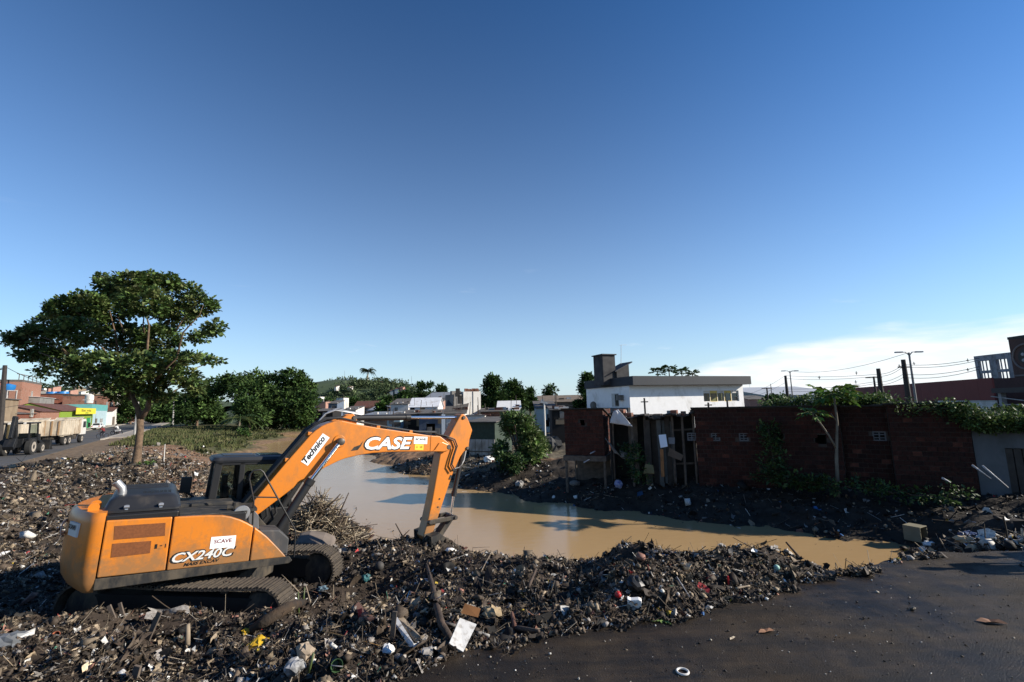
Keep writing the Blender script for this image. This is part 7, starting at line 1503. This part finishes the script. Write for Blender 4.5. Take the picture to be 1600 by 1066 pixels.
# ------------------------------------------------------------------ single pieces that stand out
def P(x, y, lift=0.0): return Vector(hit(x, y, lift))
def vpx(x, y, p):
    """world point seen at photo (x,y) at the distance of p"""
    return Vector(ony(x, y, p[1]))
wet_wood = mat('wet_wood', (.075,.05,.035), .8, var=.5, scale=6, bump=.3, c2=(.03,.022,.017)); pale_wood = mat('pale_wood', (.30,.24,.17), .85, var=.4, scale=7, c2=(.14,.11,.08)); red_wood = mat('reddish_wood', (.16,.075,.05), .85, var=.35, scale=6)
def stick(label, pts, r, m=wet_wood, name='stick', cat='stick', group=None, n=7):
    mb = MB(); rs = r if isinstance(r, (list, tuple)) else [r*(1-.4*i/(len(pts)-1)) for i in range(len(pts))]; mb.tube(pts, rs, n); return tag(mb.build(name, m, smooth='all'), label, cat, group)
def lie(label, a, b, r, m=wet_wood, lift=.05, name='stick', cat='stick', bend=0.0, group=None, la=None, lb=None):
    p = P(*a, lift if la is None else la); q = P(*b, lift if lb is None else lb); mid = p.lerp(q, .5)+Vector((0,0,bend)); return stick(label, [p, p.lerp(mid,.5), mid, mid.lerp(q,.5), q], r, m, name, cat, group)
def up(label, a, top, r, m=wet_wood, name='stick', cat='stick', toward=0.0, group=None):
    p = P(*a, -.05); q = Vector(ony(top[0], top[1], p[1]+toward)); return stick(label, [p, p.lerp(q,.5), q], r, m, name, cat, group)
def slab_up(label, a, top, w_, th, m, name='plank', cat='plank', toward=0.0, yaw=None):
    p = P(*a, -.08); q = Vector(ony(top[0], top[1], p[1]+toward)); mb = MB(); mb.bar(p, q, w_, th, up=(0,-1,.3)); return tag(mb.build(name, m, bevel=.006), label, cat)
def crumple(name, label, at_, r, m, cat, sq=.7, amp=.22, seed=0, sub=12):
    rr_ = random.Random(seed); p = P(*at_, 0); V = []; F = []; n = sub; k = n//2
    for i in range(k+1):
        for j in range(n):
            th_ = math.pi*i/k; ph_ = 2*math.pi*j/n; q = r*(1+rr_.uniform(-amp,amp)*(0 < i < k)); V.append((q*math.sin(th_)*math.cos(ph_), q*math.sin(th_)*math.sin(ph_), q*math.cos(th_)*sq+r*sq*.6))
    for i in range(k):
        for j in range(n): l = (j+1) % n; F.append((i*n+j, (i+1)*n+j, (i+1)*n+l, i*n+l))
    mb = MB(); mb.add(V, F); return tag(mb.build(name, m, loc=p), label, cat)
# white painted board with its bare wooden back
p = P(718, 1018, .0); q0 = vpx(700,1008,p); q1 = vpx(722,1021,p); top0 = Vector(ony(717,968,p[1]+.25)); top1 = Vector(ony(743,978,p[1]+.25))
pw = mat('peeling_white', (.60,.59,.57), .8, var=.2, scale=6, dirt=(.18,.15,.12), dirt_amt=.45, dirt_scale=14)
board('white painted board with peeling black specks leaning at the asphalt edge', [q0, q1, top1, top0], pw, th=.05)
board('bare brown board behind the white painted board', [vpx(716,975,p)+Vector((0,.3,0)), vpx(744,982,p)+Vector((0,.3,0)), vpx(748,970,p)+Vector((0,.34,0)), vpx(722,961,p)+Vector((0,.34,0))], mat('orange_wood', (.30,.13,.045)), th=.03)
stick('long bent brown pole lying down the heap to the white board', [P(667,890,.08), P(676,930,.14), P(683,965,.12), P(690,990,.10), P(712,1018,.05)], [.035,.045,.05,.055,.05], wet_wood, 'pole', 'pole')
stick('thin crooked root beside the long bent pole', [P(690,962,.05), P(688,985,.09), P(700,1000,.06)], .012, pale_wood)
for k, (a, b, w_) in enumerate((((613,976),(640,1020),.07),((622,975),(650,1010),.05))): board(['peeled white plank lying left of the bent pole, wider one', 'peeled white plank lying left of the bent pole, narrow one'][k], [P(*a,.06), P(a[0]+8,a[1]-2,.08), P(b[0]+9,b[1]-3,.06), P(*b,.05)], pale_wood if k else pw, th=.02, name='plank', cat='plank')
slab_up('grey upright board end above the peeled planks', (612,1000), (617,955), .07, .02, wood_m)
crumple('crumpled_bag', 'white crumpled plastic bag lying below the peeled planks', (606,1022), .085, mat('white_plastic', (.70,.70,.68), .45, var=.1), 'bag', seed=1)
crumple('crumpled_bag', 'bright yellow crumpled plastic bag in the shaded left heap', (403,1012), .15, mat('yellow_plastic', (.55,.34,.02), .4, var=.2), 'bag', sq=.55, amp=.35, seed=2)
crumple('crumpled_bag', 'small yellow wrapper above the bright yellow bag', (385,990), .075, mat('yellow_plastic', (.55,.34,.02)), 'bag', sq=.5, amp=.35, seed=3)
crumple('crumpled_bag', 'black and white striped plastic bundle at the bottom of the heap', (460,1052), .13, mat('striped_plastic', (.42,.42,.42), .45, var=.2, scale=9, c2=(.02,.02,.02)), 'bag', seed=4)
crumple('sack', 'beige sack end behind the striped bundle', (476,1030), .11, mat('beige_sack', (.34,.27,.2), .9, var=.3), 'sack', sq=1.0, seed=5)
crumple('crumpled_bag', 'translucent grey plastic bag at the far left of the heap', (12,1010), .22, mat('grey_plastic', (.14,.15,.16), .35, var=.3), 'bag', sq=.5, amp=.3, seed=6)
crumple('crumpled_bag', 'dark plastic bag lying right of the red ball', (993,925), .13, mat('black_plastic', (.015,.015,.016), .3, var=.2), 'bag', sq=.9, amp=.2, seed=7)
crumple('crumpled_bag', 'pale wrapper by the bent pole foot', (672,1022), .12, mat('pale_rag', (.45,.43,.4), .8, var=.5, c2=(.1,.09,.08)), 'bag', sq=.35, amp=.4, seed=8)
crumple('rag', 'bluish cloth rag in the middle of the heap', (503,925), .12, mat('blue_rag', (.10,.16,.2), .9, var=.4), 'rag', sq=.4, amp=.4, seed=9)
crumple('rag', 'teal and white plastic strip in the middle heap', (571,910), .10, mat('teal_plastic', (.03,.12,.13), .5, var=.4), 'rag', sq=.8, amp=.4, seed=10)
crumple('rag', 'pale green plastic scraps left of the teal strip', (515,905), .16, mat('green_scrap', (.28,.34,.27), .6, var=.5), 'rag', sq=.3, amp=.5, seed=11)
crumple('straw_bundle', 'straw coloured fibre bundle right of the white board', (768,965), .14, mat('straw', (.36,.27,.16), .95, var=.4), 'straw', sq=.6, amp=.35, seed=12)
def ball(label, at_, r, m, name='ball', cat='ball'):
    p = P(*at_); mb = MB(); mb.lathe([(r*math.sin(math.pi*i/10)+.0005, -r*math.cos(math.pi*i/10)) for i in range(11)], 18); return tag(mb.build(name, m, smooth='all', loc=(p[0], p[1], p[2]+r*.7)), label, cat)
ball('red plastic ball in the middle of the heap', (966,936), .05, mat('red_plastic', (.38,.02,.022), .35, var=.05)); ball('tiny red ball in the shaded heap', (450,1012), .025, mat('red_plastic', (.38,.02,.022)))
ball('dusty dark ball near the bucket', (593,892), .11, mat('dark_ball', (.06,.055,.05), .7, var=.4)); ball('pale green ball at the right end of the heap', (1214,893), .05, mat('mint_plastic', (.3,.5,.42), .5)); 
p = P(985, 958); q = Vector(ony(985,955,p[1])); mb = MB(); mb.prism([(-.08,-.08),(-.02,-.12),(.11,-.06),(.12,.05),(.08,.07),(-.03,.055),(-.08,.075)], -.035, .035); o = mb.build('foam_block', mat('foam_white', (.75,.74,.72), .9, var=.08), bevel=.01, loc=(p[0]+.06, p[1]+.05, p[2]+.08)); o.rotation_euler = (.3,0,-.2); tag(o, 'broken white foam block near the lower edge of the heap', 'foam block')
def bucket_(label, at_, r, m, h=1.6, tilt=(1.2,.3,.4)):
    p = P(*at_); root = empty('pot', (p[0], p[1], p[2]+r*.6), 0, label, 'pot'); root.rotation_euler = tilt; mb = MB(); mb.lathe([(r*.75,-r*h/2),(r,r*h/2),(r*1.06,r*h/2),(r*1.06,r*h/2-.01),(r*.9,r*h/2-.011),(r*.68,-r*h/2+.01)], 18); mb.build('shell', m, root, smooth=True)
    mb = MB(); mb.tube([(r*math.cos(t), 0, r*h/2+r*.9*math.sin(t)) for t in np.linspace(0, math.pi, 9)], .006, 5); mb.build('handle', silver, root)
bucket_('dark round pot lying in the heap left of the red ball', (945,906), .09, mat('dark_pot', (.02,.03,.045), .5)); bucket_('green plastic jar half buried at the bottom edge', (525,1048), .07, mat('green_jar', (.04,.09,.03), .4)); bucket_('small orange cup in the left heap', (88,996), .05, mat('orange_cup', (.45,.14,.07), .6))
lie('orange cord arching over the lower heap', (503,995), (592,1018), .009, mat('orange_cord', (.42,.24,.08), .6), bend=-.0, lift=.05, name='cord', cat='cord'); board('reddish brown plank end in the middle heap', [P(552,958,.09), P(560,950,.10), P(585,976,.08), P(576,982,.07)], red_wood, th=.03, name='plank', cat='plank')
slab_up('dark plank standing out of the shaded left heap', (228,1005), (250,956), .085, .03, wood_m); slab_up('wet brown board leaning against the near track', (338,958), (358,908), .14, .04, wet_wood, toward=.1); slab_up('short plank stump left of the dark standing plank', (182,968), (170,946), .07, .03, wood_m); slab_up('second short plank stump behind the first', (196,965), (187,942), .06, .03, wood_m)
up('short pale log standing in the shaded heap', (293,1018), (294,975), .05, pale_wood, 'log', 'log'); slab_up('dark plank at the bottom edge left of centre', (208,1064), (216,1040), .10, .04, wood_m)
stick('thick rotten log lying between the tracks and the heap', [P(392,992,.05), P(418,978,.09), P(446,962,.10), P(474,945,.05)], [.07,.10,.10,.07], mat('rotten_log', (.05,.03,.016), .9, var=.6, scale=5, bump=.5, c2=(.02,.016,.012)), 'log', 'log', n=10)
for k, (a, t) in enumerate((((467,962),(466,925)),((473,950),(476,918)),((480,1060),(490,1020)))): up(['green bamboo stem behind the rotten log, left one', 'green bamboo stem behind the rotten log, right one', 'green bamboo stem at the bottom edge by the striped bundle'][k], a, t, .022, mat('bamboo', (.07,.10,.03), .5, var=.3), 'bamboo_stem', 'bamboo')
for lb, a, t, tw_ in (('dark root reaching up beside the front of the track', (470,925), (440,898), .2), ('crooked pale root below the sill', (448,905), (446,885), 0), ('thin root hanging before the far track', (487,945), (478,915), 0)): up(lb, a, t, .018, pale_wood, 'root', 'root', tw_)
lie('long white bent wire right of the bucket', (752,905), (769,870), .008, pale_wood, lift=.12, name='wire_piece', cat='wire'); lie('pale thin branch lying right of the bent wire', (742,912), (775,926), .010, pale_wood, lift=.1); lie('thin grey rod on the slope right of the foam block', (1058,912), (1078,942), .012, mat('grey_rod', (.25,.25,.26), .6), lift=.08, name='rod', cat='rod')
lie('dark stick on the slope left of the red ball', (826,930), (838,900), .03, wet_wood, lift=.1); lie('flat pale slat at the right foot of the heap', (1150,927), (1172,923), .018, pale_wood, lift=.05); up('dark crooked branch sticking out at the right end of the heap', (1252,872), (1228,847), .045, wet_wood, 'branch', 'branch', .2)
up('dark stick poking up on the crest beside the arm', (632,842), (618,818), .025, wet_wood, 'branch', 'branch'); up('dark stub crossing the poking stick by the arm', (628,838), (640,828), .025, wet_wood, 'branch', 'branch'); up('maroon slat on the crest left of the arm', (575,842), (586,832), .025, mat('maroon_slat', (.10,.03,.035), .8), 'slat', 'slat')
lie('thin forked twig on the crest right of the bucket', (740,866), (765,862), .008, wet_wood, lift=.15); slab_up('red plastic piece upright on the right slope', (1139,915), (1137,900), .03, .02, mat('red_plastic', (.38,.02,.022)), 'plastic_piece', 'plastic')
lie('brown board end at the left foot of the right heap', (805,990), (800,968), .04, red_wood, lift=.06, name='plank', cat='plank'); lie('dark log half on the asphalt edge', (808,990), (842,993), .04, wet_wood, lift=.05, name='log', cat='log')
# sticks standing in the brush pile
for lb, a, t, r in (('tallest dark pole rising from the brush pile over the water', (526,812), (545,770), .03), ('dark branch pointing right over the water from the brush pile', (505,800), (532,772), .03), ('short dark branch below the right pointing one', (510,810), (530,795), .03), ('thin upright reed on top of the brush pile', (500,800), (501,760), .014),
                    ('thin leaning reed left of the upright reed', (499,800), (491,757), .012), ('dark reed on the left side of the brush pile', (487,795), (481,770), .015), ('pale split cane leaning right out of the brush pile', (528,825), (549,802), .02)): 
    p = Vector((c[0]+(a[0]-492)*.02, c[1]+.4, max(-1.7, Vector(ony(*a, c[1]+.4)).z)))
    q = Vector(ony(*t, c[1]+.4)); p = Vector(ony(*a, c[1]+.4)); stick(lb, [p+(p-q)*.3, p.lerp(q,.5), q], r, pale_wood if 'pale' in lb or 'reed' in lb else wet_wood, 'stick', 'stick', 'sticks in the brush pile')
for lb, a, b, r in (('pale bare branch lying down the right side of the brush pile', (515,805), (546,838), .03), ('thin dark branch floating out over the water', (534,828), (590,819), .02)):
    p = Vector(ony(*a, c[1]+.3)); q = Vector(ony(*b, c[1]+.3)); stick(lb, [p, p.lerp(q,.5), q], r, pale_wood if 'pale' in lb else wet_wood, 'stick', 'stick', 'sticks in the brush pile')
p = P(492, 850); mb = MB(); mb.prism([(-.62,-.2),(-.5,.05),(-.2,.14),(.25,.10),(.55,-.02),(.6,-.2)], -.35, .35); o = mb.build('concrete_slab', mat('muddy_concrete', (.17,.14,.12), .9, var=.3, scale=3), bevel=.05, loc=(p[0], p[1], p[2]+.1)); o.rotation_euler = (.3,.12,.2); tag(o, 'muddy grey concrete lump below the brush pile', 'concrete lump')
# right bank pieces
bx_ = P(1432, 846); root = empty('open_box', (bx_[0], bx_[1], bx_[2]-.02), rad(28), 'open pale box lying on its side at the end of the river', 'box'); pb = mat('box_board', (.20,.18,.12), .8, var=.2, dirt=(.16,.13,.08), dirt_amt=.4); s = .24; t = .02
for nm, q in (('panel', (-s,s,-s,s,0,t)), ('panel', (-s,s,-s,s,2*s-t,2*s)), ('panel', (-s,-s+t,-s,s,t,2*s-t)), ('panel', (s-t,s,-s,s,t,2*s-t)), ('panel', (-s+t,s-t,s-t,s,t,2*s-t))): mb = MB(); mb.box(*q); mb.build(nm, pb, root)
crumple('crumpled_bag', 'dark blue plastic sheet bundle at the right end of the bank', (1518,842), .28, mat('blue_tarp', (.05,.08,.17), .6, var=.3), 'bag', sq=.35, seed=20); crumple('crumpled_bag', 'blue and white bag on the bank below the plank shack', (967,762), .2, mat('blue_white_bag', (.55,.56,.62), .6, var=.6, scale=8, c2=(.03,.05,.3)), 'bag', sq=1.1, seed=21); crumple('cushion', 'grey cushion lying at the stilts of the brick hut', (898,758), .3, mat('grey_cushion', (.22,.20,.18), .95, var=.3), 'cushion', sq=.5, amp=.12, seed=22)
crumple('crumpled_bag', 'white bag on the bank right of the excavator arm', (763,722), .42, mat('white_plastic', (.70,.70,.68)), 'bag', sq=.6, seed=23); crumple('crumpled_bag', 'pale rag caught at the waterline of the far bank', (812,760), .22, mat('pale_rag', (.45,.43,.4)), 'rag', sq=.8, amp=.4, seed=24); crumple('crumpled_bag', 'grey tarpaulin boulder shape beside the brick hut', (862,704), .85, mat('grey_tarp2', (.06,.06,.058), .9, var=.3), 'tarp', sq=.8, seed=25)
crumple('crumpled_bag', 'bright white bag at the corner of river and asphalt', (1452,854), .16, mat('white_plastic', (.70,.70,.68)), 'bag', sq=.5, amp=.3, seed=26); crumple('crumpled_bag', 'pale cardboard scrap beside the bright white bag', (1506,848), .15, mat('card', (.4,.31,.2), .9, var=.3), 'card', sq=.5, amp=.3, seed=27)
for lb, a, b, Y in (('pale pole leaning on the grey yard wall, longer one', (1535,728), (1575,762), 17.0), ('pale pole leaning on the grey yard wall, shorter one', (1519,727), (1548,748), 17.0), ('short white pipe lying before the right brick house', (1472,747), (1485,754), 16.8), ('thin white stick caught under the brick hut, upper one', (922,709), (930,705), 23.9), ('thin white stick caught under the brick hut, lower one', (912,723), (921,718), 23.9)): stick(lb, [Vector(ony(*a, Y)), Vector(ony((a[0]+b[0])/2, (a[1]+b[1])/2, Y)), Vector(ony(*b, Y))], .035, mat('pale_pipe', (.40,.40,.42), .6), 'pole', 'pole')
# small things on the asphalt
p = P(1067, 1055); mb = MB(); V = []; R0, r1 = .062, .012
mb.tube([(R0*math.cos(t), R0*math.sin(t)*1.0, r1) for t in np.linspace(0, 2*math.pi, 25)], r1, 8, cap=False); tag(mb.build('plastic_ring', mat('ring_white', (.6,.58,.54), .6, var=.1), smooth='all', loc=(p[0], p[1], 0)), 'small white plastic ring on the asphalt at the bottom', 'ring')
def dry_leaf(label, at_, L, m, rz):
    p = P(*at_); mb = MB(); pts = [(-.5,0,.02),(-.25,.16,.10),(0,.2,.05),(.28,.13,.12),(.5,0,.03),(.28,-.12,.06),(0,-.18,.12),(-.25,-.14,.05)]; mb.add([(x*L, y*L, z*L+.005) for x, y, z in pts]+[(0,0,.02*L)], [(i, (i+1) % 8, 8) for i in range(8)]); o = mb.build('dry_leaf', m, loc=(p[0], p[1], 0.0), fixn=False); o.rotation_euler = (0,0,rz); tag(o, label, 'leaf')
lf = mat('dry_leaf', (.26,.13,.07), .8, var=.4, scale=8); dry_leaf('large curled brown leaf on the asphalt at right', (1550,975), .34, lf, -.35); dry_leaf('brown leaf on the asphalt right of centre', (1198,990), .24, lf, .2); dry_leaf('thin pale leaf on the asphalt near the heap', (1145,1000), .12, mat('pale_leaf', (.4,.33,.24), .8), .6)
for k, (x, y) in enumerate(((1025,972),(1035,973),(1043,976),(1012,970))): dry_leaf(['fresh green leaf at the heap foot, second from the left', 'fresh green leaf at the heap foot, second from the right', 'fresh green leaf at the heap foot, rightmost', 'fresh green leaf at the heap foot, leftmost'][k], (x, y), .14, mat('fresh_leaf', (.16,.24,.06), .7, var=.3), k*1.1)
# ================================================================== people
skin_m = mat('brown_skin', (.16,.08,.05), .6, var=.1); hair_m = mat('black_hair', (.012,.010,.009), .8, var=.2)
def person(label, base, rz, J, shirt, trousers, cap=None, shoe=None, parent_mx=None, group=None, helmet=False, name='person'):
    """J: joints in metres (x forward, y left, z up); one continuous body, clothes over it"""
    root = empty(name, tuple(base), rz, label, 'person', group)
    if parent_mx is not None: root.matrix_world = parent_mx
    v = {k: Vector(q) for k, q in J.items()}; mb = MB(); ne_ = v['neck']; pe = v['pelvis']; ch = v['chest']; he = v['head']
    def ell(c, a, b, n=12): return [(c.x+a*math.cos(2*math.pi*i/n), c.y+b*math.sin(2*math.pi*i/n), c.z) for i in range(n)]
    mb.loft([ell(pe-Vector((0,0,.06)),.10,.14), ell(pe+Vector((0,0,.04)),.12,.165), ell(pe.lerp(ch,.5),.105,.15), ell(ch,.12,.18), ell(ch+Vector((0,0,.12)),.105,.17), ell(ne_-Vector((0,0,.04)),.07,.09)])
    mb.tube([ne_-Vector((0,0,.06)), ne_+Vector((.01,0,.08))], .055, 10)
    n = 14; rings = []
    for i in range(9):
        t = i/8; z = -.115+.24*t; r_ = max(.012, math.sqrt(max(0,1-((t-.53)/.53)**2))); rings.append([(he.x+.012+(.098*r_ if math.cos(2*math.pi*j/n) > 0 else .092*r_)*math.cos(2*math.pi*j/n), he.y+.074*r_*math.sin(2*math.pi*j/n), he.z+z) for j in range(n)])
    mb.loft(rings); mb.add([he+Vector((.095,-.015,.0)), he+Vector((.095,.015,0)), he+Vector((.128,0,-.025)), he+Vector((.095,0,-.04)), he+Vector((.10,0,.03))], [(0,2,4),(4,2,1),(0,3,2),(2,3,1)])
    for s in ('L','R'):
        mb.tube([ch+(v['sh'+s]-ch)*.6+Vector((0,0,.05)), v['sh'+s], v['sh'+s].lerp(v['el'+s],.5), v['el'+s], v['el'+s].lerp(v['ha'+s],.5), v['ha'+s]], [.06,.056,.048,.04,.036,.027], 9)
        d = (v['ha'+s]-v['el'+s]).normalized(); sd_ = d.cross(Vector((0,0,1))); sd_ = sd_.normalized() if sd_.length > .05 else Vector((0,1,0)); dn = sd_.cross(d); h0 = v['ha'+s]
        mb.loft([[h0+sd_*a*.6+dn*b for a, b in ((-.04,-.014),(.04,-.014),(.04,.014),(-.04,.014))], [h0+d*.05+sd_*a+dn*b for a, b in ((-.043,-.014),(.043,-.014),(.043,.014),(-.043,.014))], [h0+d*.09+sd_*a+dn*b for a, b in ((-.04,-.012),(.04,-.012),(.04,.012),(-.04,.012))]])
        for k, (o_, l_) in enumerate(((-.032,.065),(-.011,.078),(.011,.072),(.032,.055))): q = h0+d*.085+sd_*o_; mb.tube([q, q+d*l_*.55-dn*.006, q+d*l_*.8-dn*.03], [.0105,.0095,.008], 6)
        q = h0+d*.02+sd_*.04*(1 if s == 'R' else -1); mb.tube([q, q+d*.035+sd_*.025*(1 if s == 'R' else -1), q+d*.065+sd_*.02*(1 if s == 'R' else -1)-dn*.015], [.012,.011,.009], 6)
        mb.tube([v['hip'+s], v['hip'+s].lerp(v['kn'+s],.5), v['kn'+s], v['kn'+s].lerp(v['ft'+s],.4), v['ft'+s]], [.085,.075,.055,.052,.038], 10)
    b = mb.build('body', skin_m, root, fixn=True); rm = b.modifiers.new('join', 'REMESH'); rm.mode = 'VOXEL'; rm.voxel_size = .012; rm.use_smooth_shade = True
    mb = MB(); g = .016
    mb.loft([ell(pe-Vector((0,0,.02)),.135+g,.18), ell(pe.lerp(ch,.5),.12+g,.165+g), ell(ch,.13+g,.19+g), ell(ch+Vector((0,0,.12)),.115+g,.175+g), ell(ne_-Vector((0,0,.03)),.07+g,.085+g)])
    for s in ('L','R'): mb.tube([ch+(v['sh'+s]-ch)*.5+Vector((0,0,.06)), v['sh'+s], v['sh'+s].lerp(v['el'+s],.8)], [.075,.074,.066], 10)
    sh_ = mb.build('shirt', shirt, root); rm = sh_.modifiers.new('join', 'REMESH'); rm.mode = 'VOXEL'; rm.voxel_size = .018; rm.use_smooth_shade = True
    mb = MB(); mb.loft([ell(pe-Vector((0,0,.09)),.12,.165), ell(pe+Vector((0,0,.06)),.13+g,.175+g)])
    for s in ('L','R'): mb.tube([v['hip'+s]+Vector((0,0,.02)), v['hip'+s].lerp(v['kn'+s],.5), v['kn'+s], v['kn'+s].lerp(v['ft'+s],.5), v['ft'+s].lerp(v['kn'+s],.08)], [.10,.09,.072,.068,.06], 10)
    tr_ = mb.build('trousers', trousers, root); rm = tr_.modifiers.new('join', 'REMESH'); rm.mode = 'VOXEL'; rm.voxel_size = .018; rm.use_smooth_shade = True
    for s in ('L','R'): f = v['ft'+s]; mb = MB(); mb.loft([[(f.x-.07,f.y-.035,f.z-.07),(f.x+.17,f.y-.045,f.z-.07),(f.x+.17,f.y+.045,f.z-.07),(f.x-.07,f.y+.035,f.z-.07)], [(f.x-.07,f.y-.035,f.z+.0),(f.x+.14,f.y-.035,f.z-.03),(f.x+.14,f.y+.035,f.z-.03),(f.x-.07,f.y+.035,f.z+.0)]]); mb.build('shoe', shoe or blackd, root, bevel=.012)
    for s in (-1, 1):
        mb = MB(); mb.lathe([(.002,-.006),(.011,-.003),(.011,.003),(.002,.006)], 8, (he.x+.098, he.y+s*.03, he.z+.012), 'x'); mb.build('eye', mat('eye_white', (.5,.5,.48), .3), root)
        mb = MB(); mb.loft([[(he.x-.012,he.y+s*.072,he.z-.03),(he.x+.012,he.y+s*.072,he.z-.03),(he.x+.018,he.y+s*.074,he.z+.03),(he.x-.02,he.y+s*.074,he.z+.03)], [(he.x-.014,he.y+s*.09,he.z-.02),(he.x+.006,he.y+s*.088,he.z-.02),(he.x+.01,he.y+s*.092,he.z+.028),(he.x-.022,he.y+s*.095,he.z+.028)]]); mb.build('ear', skin_m, root)
    mb = MB(); mb.bar(he+Vector((.098,-.022,-.062)), he+Vector((.098,.022,-.062)), .008, .01); mb.build('mouth', mat('lips', (.14,.05,.04), .6), root)
    R1 = .112 if not helmet else .14
    mb = MB(); rings = []
    for i in range(6): t = rad(-8+i*19.5); rings.append([(he.x-.008+R1*math.cos(t)*math.cos(2*math.pi*j/14), he.y+R1*.86*math.cos(t)*math.sin(2*math.pi*j/14), he.z+.035+R1*.95*math.sin(t)) for j in range(14)])
    if helmet: rings = [[(q[0], q[1], he.z-.09) for q in rings[0]]]+rings
    mb.loft(rings); hc = mb.build('helmet' if helmet else ('cap' if cap else 'hair'), cap or hair_m, root, smooth=True)
    if cap and not helmet: mb = MB(); mb.loft([[(he.x+.08,he.y-.07,he.z+.045),(he.x+.08,he.y+.07,he.z+.045),(he.x+.08,he.y+.07,he.z+.057),(he.x+.08,he.y-.07,he.z+.057)], [(he.x+.20,he.y-.055,he.z+.02),(he.x+.20,he.y+.055,he.z+.02),(he.x+.20,he.y+.055,he.z+.03),(he.x+.20,he.y-.055,he.z+.03)]]); mb.build('cap_peak', cap, hc)
    return root
navy = mat('navy_cloth', (.018,.02,.03), .9, var=.3); greyc = mat('grey_cloth', (.2,.2,.21), .9, var=.2); redc = mat('dark_red_cloth', (.16,.02,.02), .9, var=.2); bluec = mat('blue_cloth', (.06,.09,.16), .9, var=.2); capm = mat('black_cap', (.012,.012,.014), .8)
seat = dict(pelvis=(0,0,.02), chest=(-.02,0,.36), neck=(.0,0,.55), head=(.05,0,.69), shL=(0,.19,.48), shR=(0,-.19,.48), elL=(.12,.25,.22), elR=(.12,-.25,.22), haL=(.36,.2,.2), haR=(.36,-.2,.2), hipL=(.02,.1,0), hipR=(.02,-.1,0), knL=(.46,.13,.04), knR=(.46,-.13,.04), ftL=(.55,.12,-.36), ftR=(.55,-.12,-.36))
Mo = MX @ Matrix.Translation((.42,.88,1.93+.10))
person('operator in dark clothes and a peaked cap seated in the excavator cab', (0,0,0), 0, seat, navy, navy, cap=capm, parent_mx=Mo)
stand = dict(pelvis=(0,0,.95), chest=(0,0,1.27), neck=(0,0,1.48), head=(.02,0,1.62), shL=(0,.2,1.42), shR=(0,-.2,1.42), elL=(-.02,.26,1.12), elR=(-.02,-.26,1.12), haL=(.08,.24,.88), haR=(.08,-.24,.88), hipL=(0,.1,.92), hipR=(0,-.1,.92), knL=(.02,.11,.5), knR=(.02,-.11,.5), ftL=(0,.12,.08), ftR=(0,-.12,.08))
# two bystanders just outside the right edge; their long shadows reach into the picture
for (px_, py_, lb, c1) in ((1440,889,'bystander in a grey shirt standing off the right edge, nearer one', greyc), (1525,871,'bystander in a blue shirt standing off the right edge, farther one', bluec)):
    tip = onz(px_, py_, 0.0); Ls = 1.75/math.tan(rad(SUN_EL)); b_ = (tip[0]+math.sin(rad(SUN_AZ))*Ls, tip[1]+math.cos(rad(SUN_AZ))*Ls, 0.0)
    person(lb, b_, rad(170), stand, c1, navy, cap=capm, group='bystanders')
# rider on a bicycle and rider on a motorcycle in the street
def bike(label, pos, rz, motor=False):
    c = empty('motorcycle' if motor else 'bicycle', pos, rz, label, 'motorcycle' if motor else 'bicycle'); R_ = .30 if motor else .33; x0_, x1_ = -.55, .58
    for x in (x0_, x1_):
        mb = MB(); mb.tube([(x+R_*math.cos(t), 0, R_+R_*math.sin(t)) for t in np.linspace(0, 2*math.pi, 25)], .055 if motor else .025, 7, cap=False); wq = mb.build('wheel', tyre_m, c, smooth='all')
        mb = MB()
        for k in range(6): t = math.pi*k/6; mb.bar((x-R_*math.cos(t),0,R_-R_*math.sin(t)),(x+R_*math.cos(t),0,R_+R_*math.sin(t)),.012)
        mb.build('spokes', silver, wq)
    mb = MB(); m = silver if not motor else redc
    for a, b in (((x0_,0,R_),(-.15,0,.75)),((x0_,0,R_),(0,0,.3)),((0,0,.3),(-.17,0,.85)),((0,0,.3),(.42,0,.8)),((-.15,0,.75),(.42,0,.82)),((x1_,0,R_),(.40,0,.95))): mb.tube([a, b], .022, 6)
    mb.build('frame', m, c); mb = MB(); mb.tube([(.36,-.3,1.0),(.42,0,.97),(.36,.3,1.0)], .018, 6); mb.build('handlebar', black, c); mb = MB(); mb.loft([rrect(-.32,-.02,-.1,.1,.05,.86), rrect(-.3,-.04,-.08,.08,.05,.92)]); mb.build('saddle', black, c)
    if motor: mb = MB(); mb.prism([(-.5,.55),(-.05,.5),(.3,.6),(.38,.85),(.05,.9),(-.55,.82)], -.12, .12); mb.build('body_shell', truckw, c, bevel=.04); mb = MB(); mb.box(-.2,.2,-.13,.13,.2,.5); mb.build('engine', dirtyblack, c, bevel=.03)
    return c
ride = dict(pelvis=(-.17,0,.98), chest=(.0,0,1.27), neck=(.09,0,1.45), head=(.16,0,1.58), shL=(.06,.19,1.40), shR=(.06,-.19,1.40), elL=(.2,.27,1.18), elR=(.2,-.27,1.18), haL=(.36,.28,1.04), haR=(.36,-.28,1.04), hipL=(-.15,.1,.95), hipR=(-.15,-.1,.95), knL=(.22,.13,.80), knR=(.12,-.13,.60), ftL=(.1,.13,.42), ftR=(.02,-.14,.20))
q = onz(160, 685, -.42); az_ = hd_+rad(55); bike('thin framed bicycle ridden along the near side of the street', (q[0], q[1], -.42), az_); person('cyclist in a dark red shirt and dark trousers riding along the street', (q[0], q[1], -.42), az_, ride, redc, navy)
q = onz(171, 680, -.42); bike('pale motorcycle just ahead of the bicycle', (q[0]+.3, q[1]+1.0, -.42), az_+.2, True); person('motorcyclist in a pale shirt and dark helmet ahead of the cyclist', (q[0]+.3, q[1]+1.0, -.42), az_+.2, ride, truckw, greyc, cap=blackd, helmet=True)
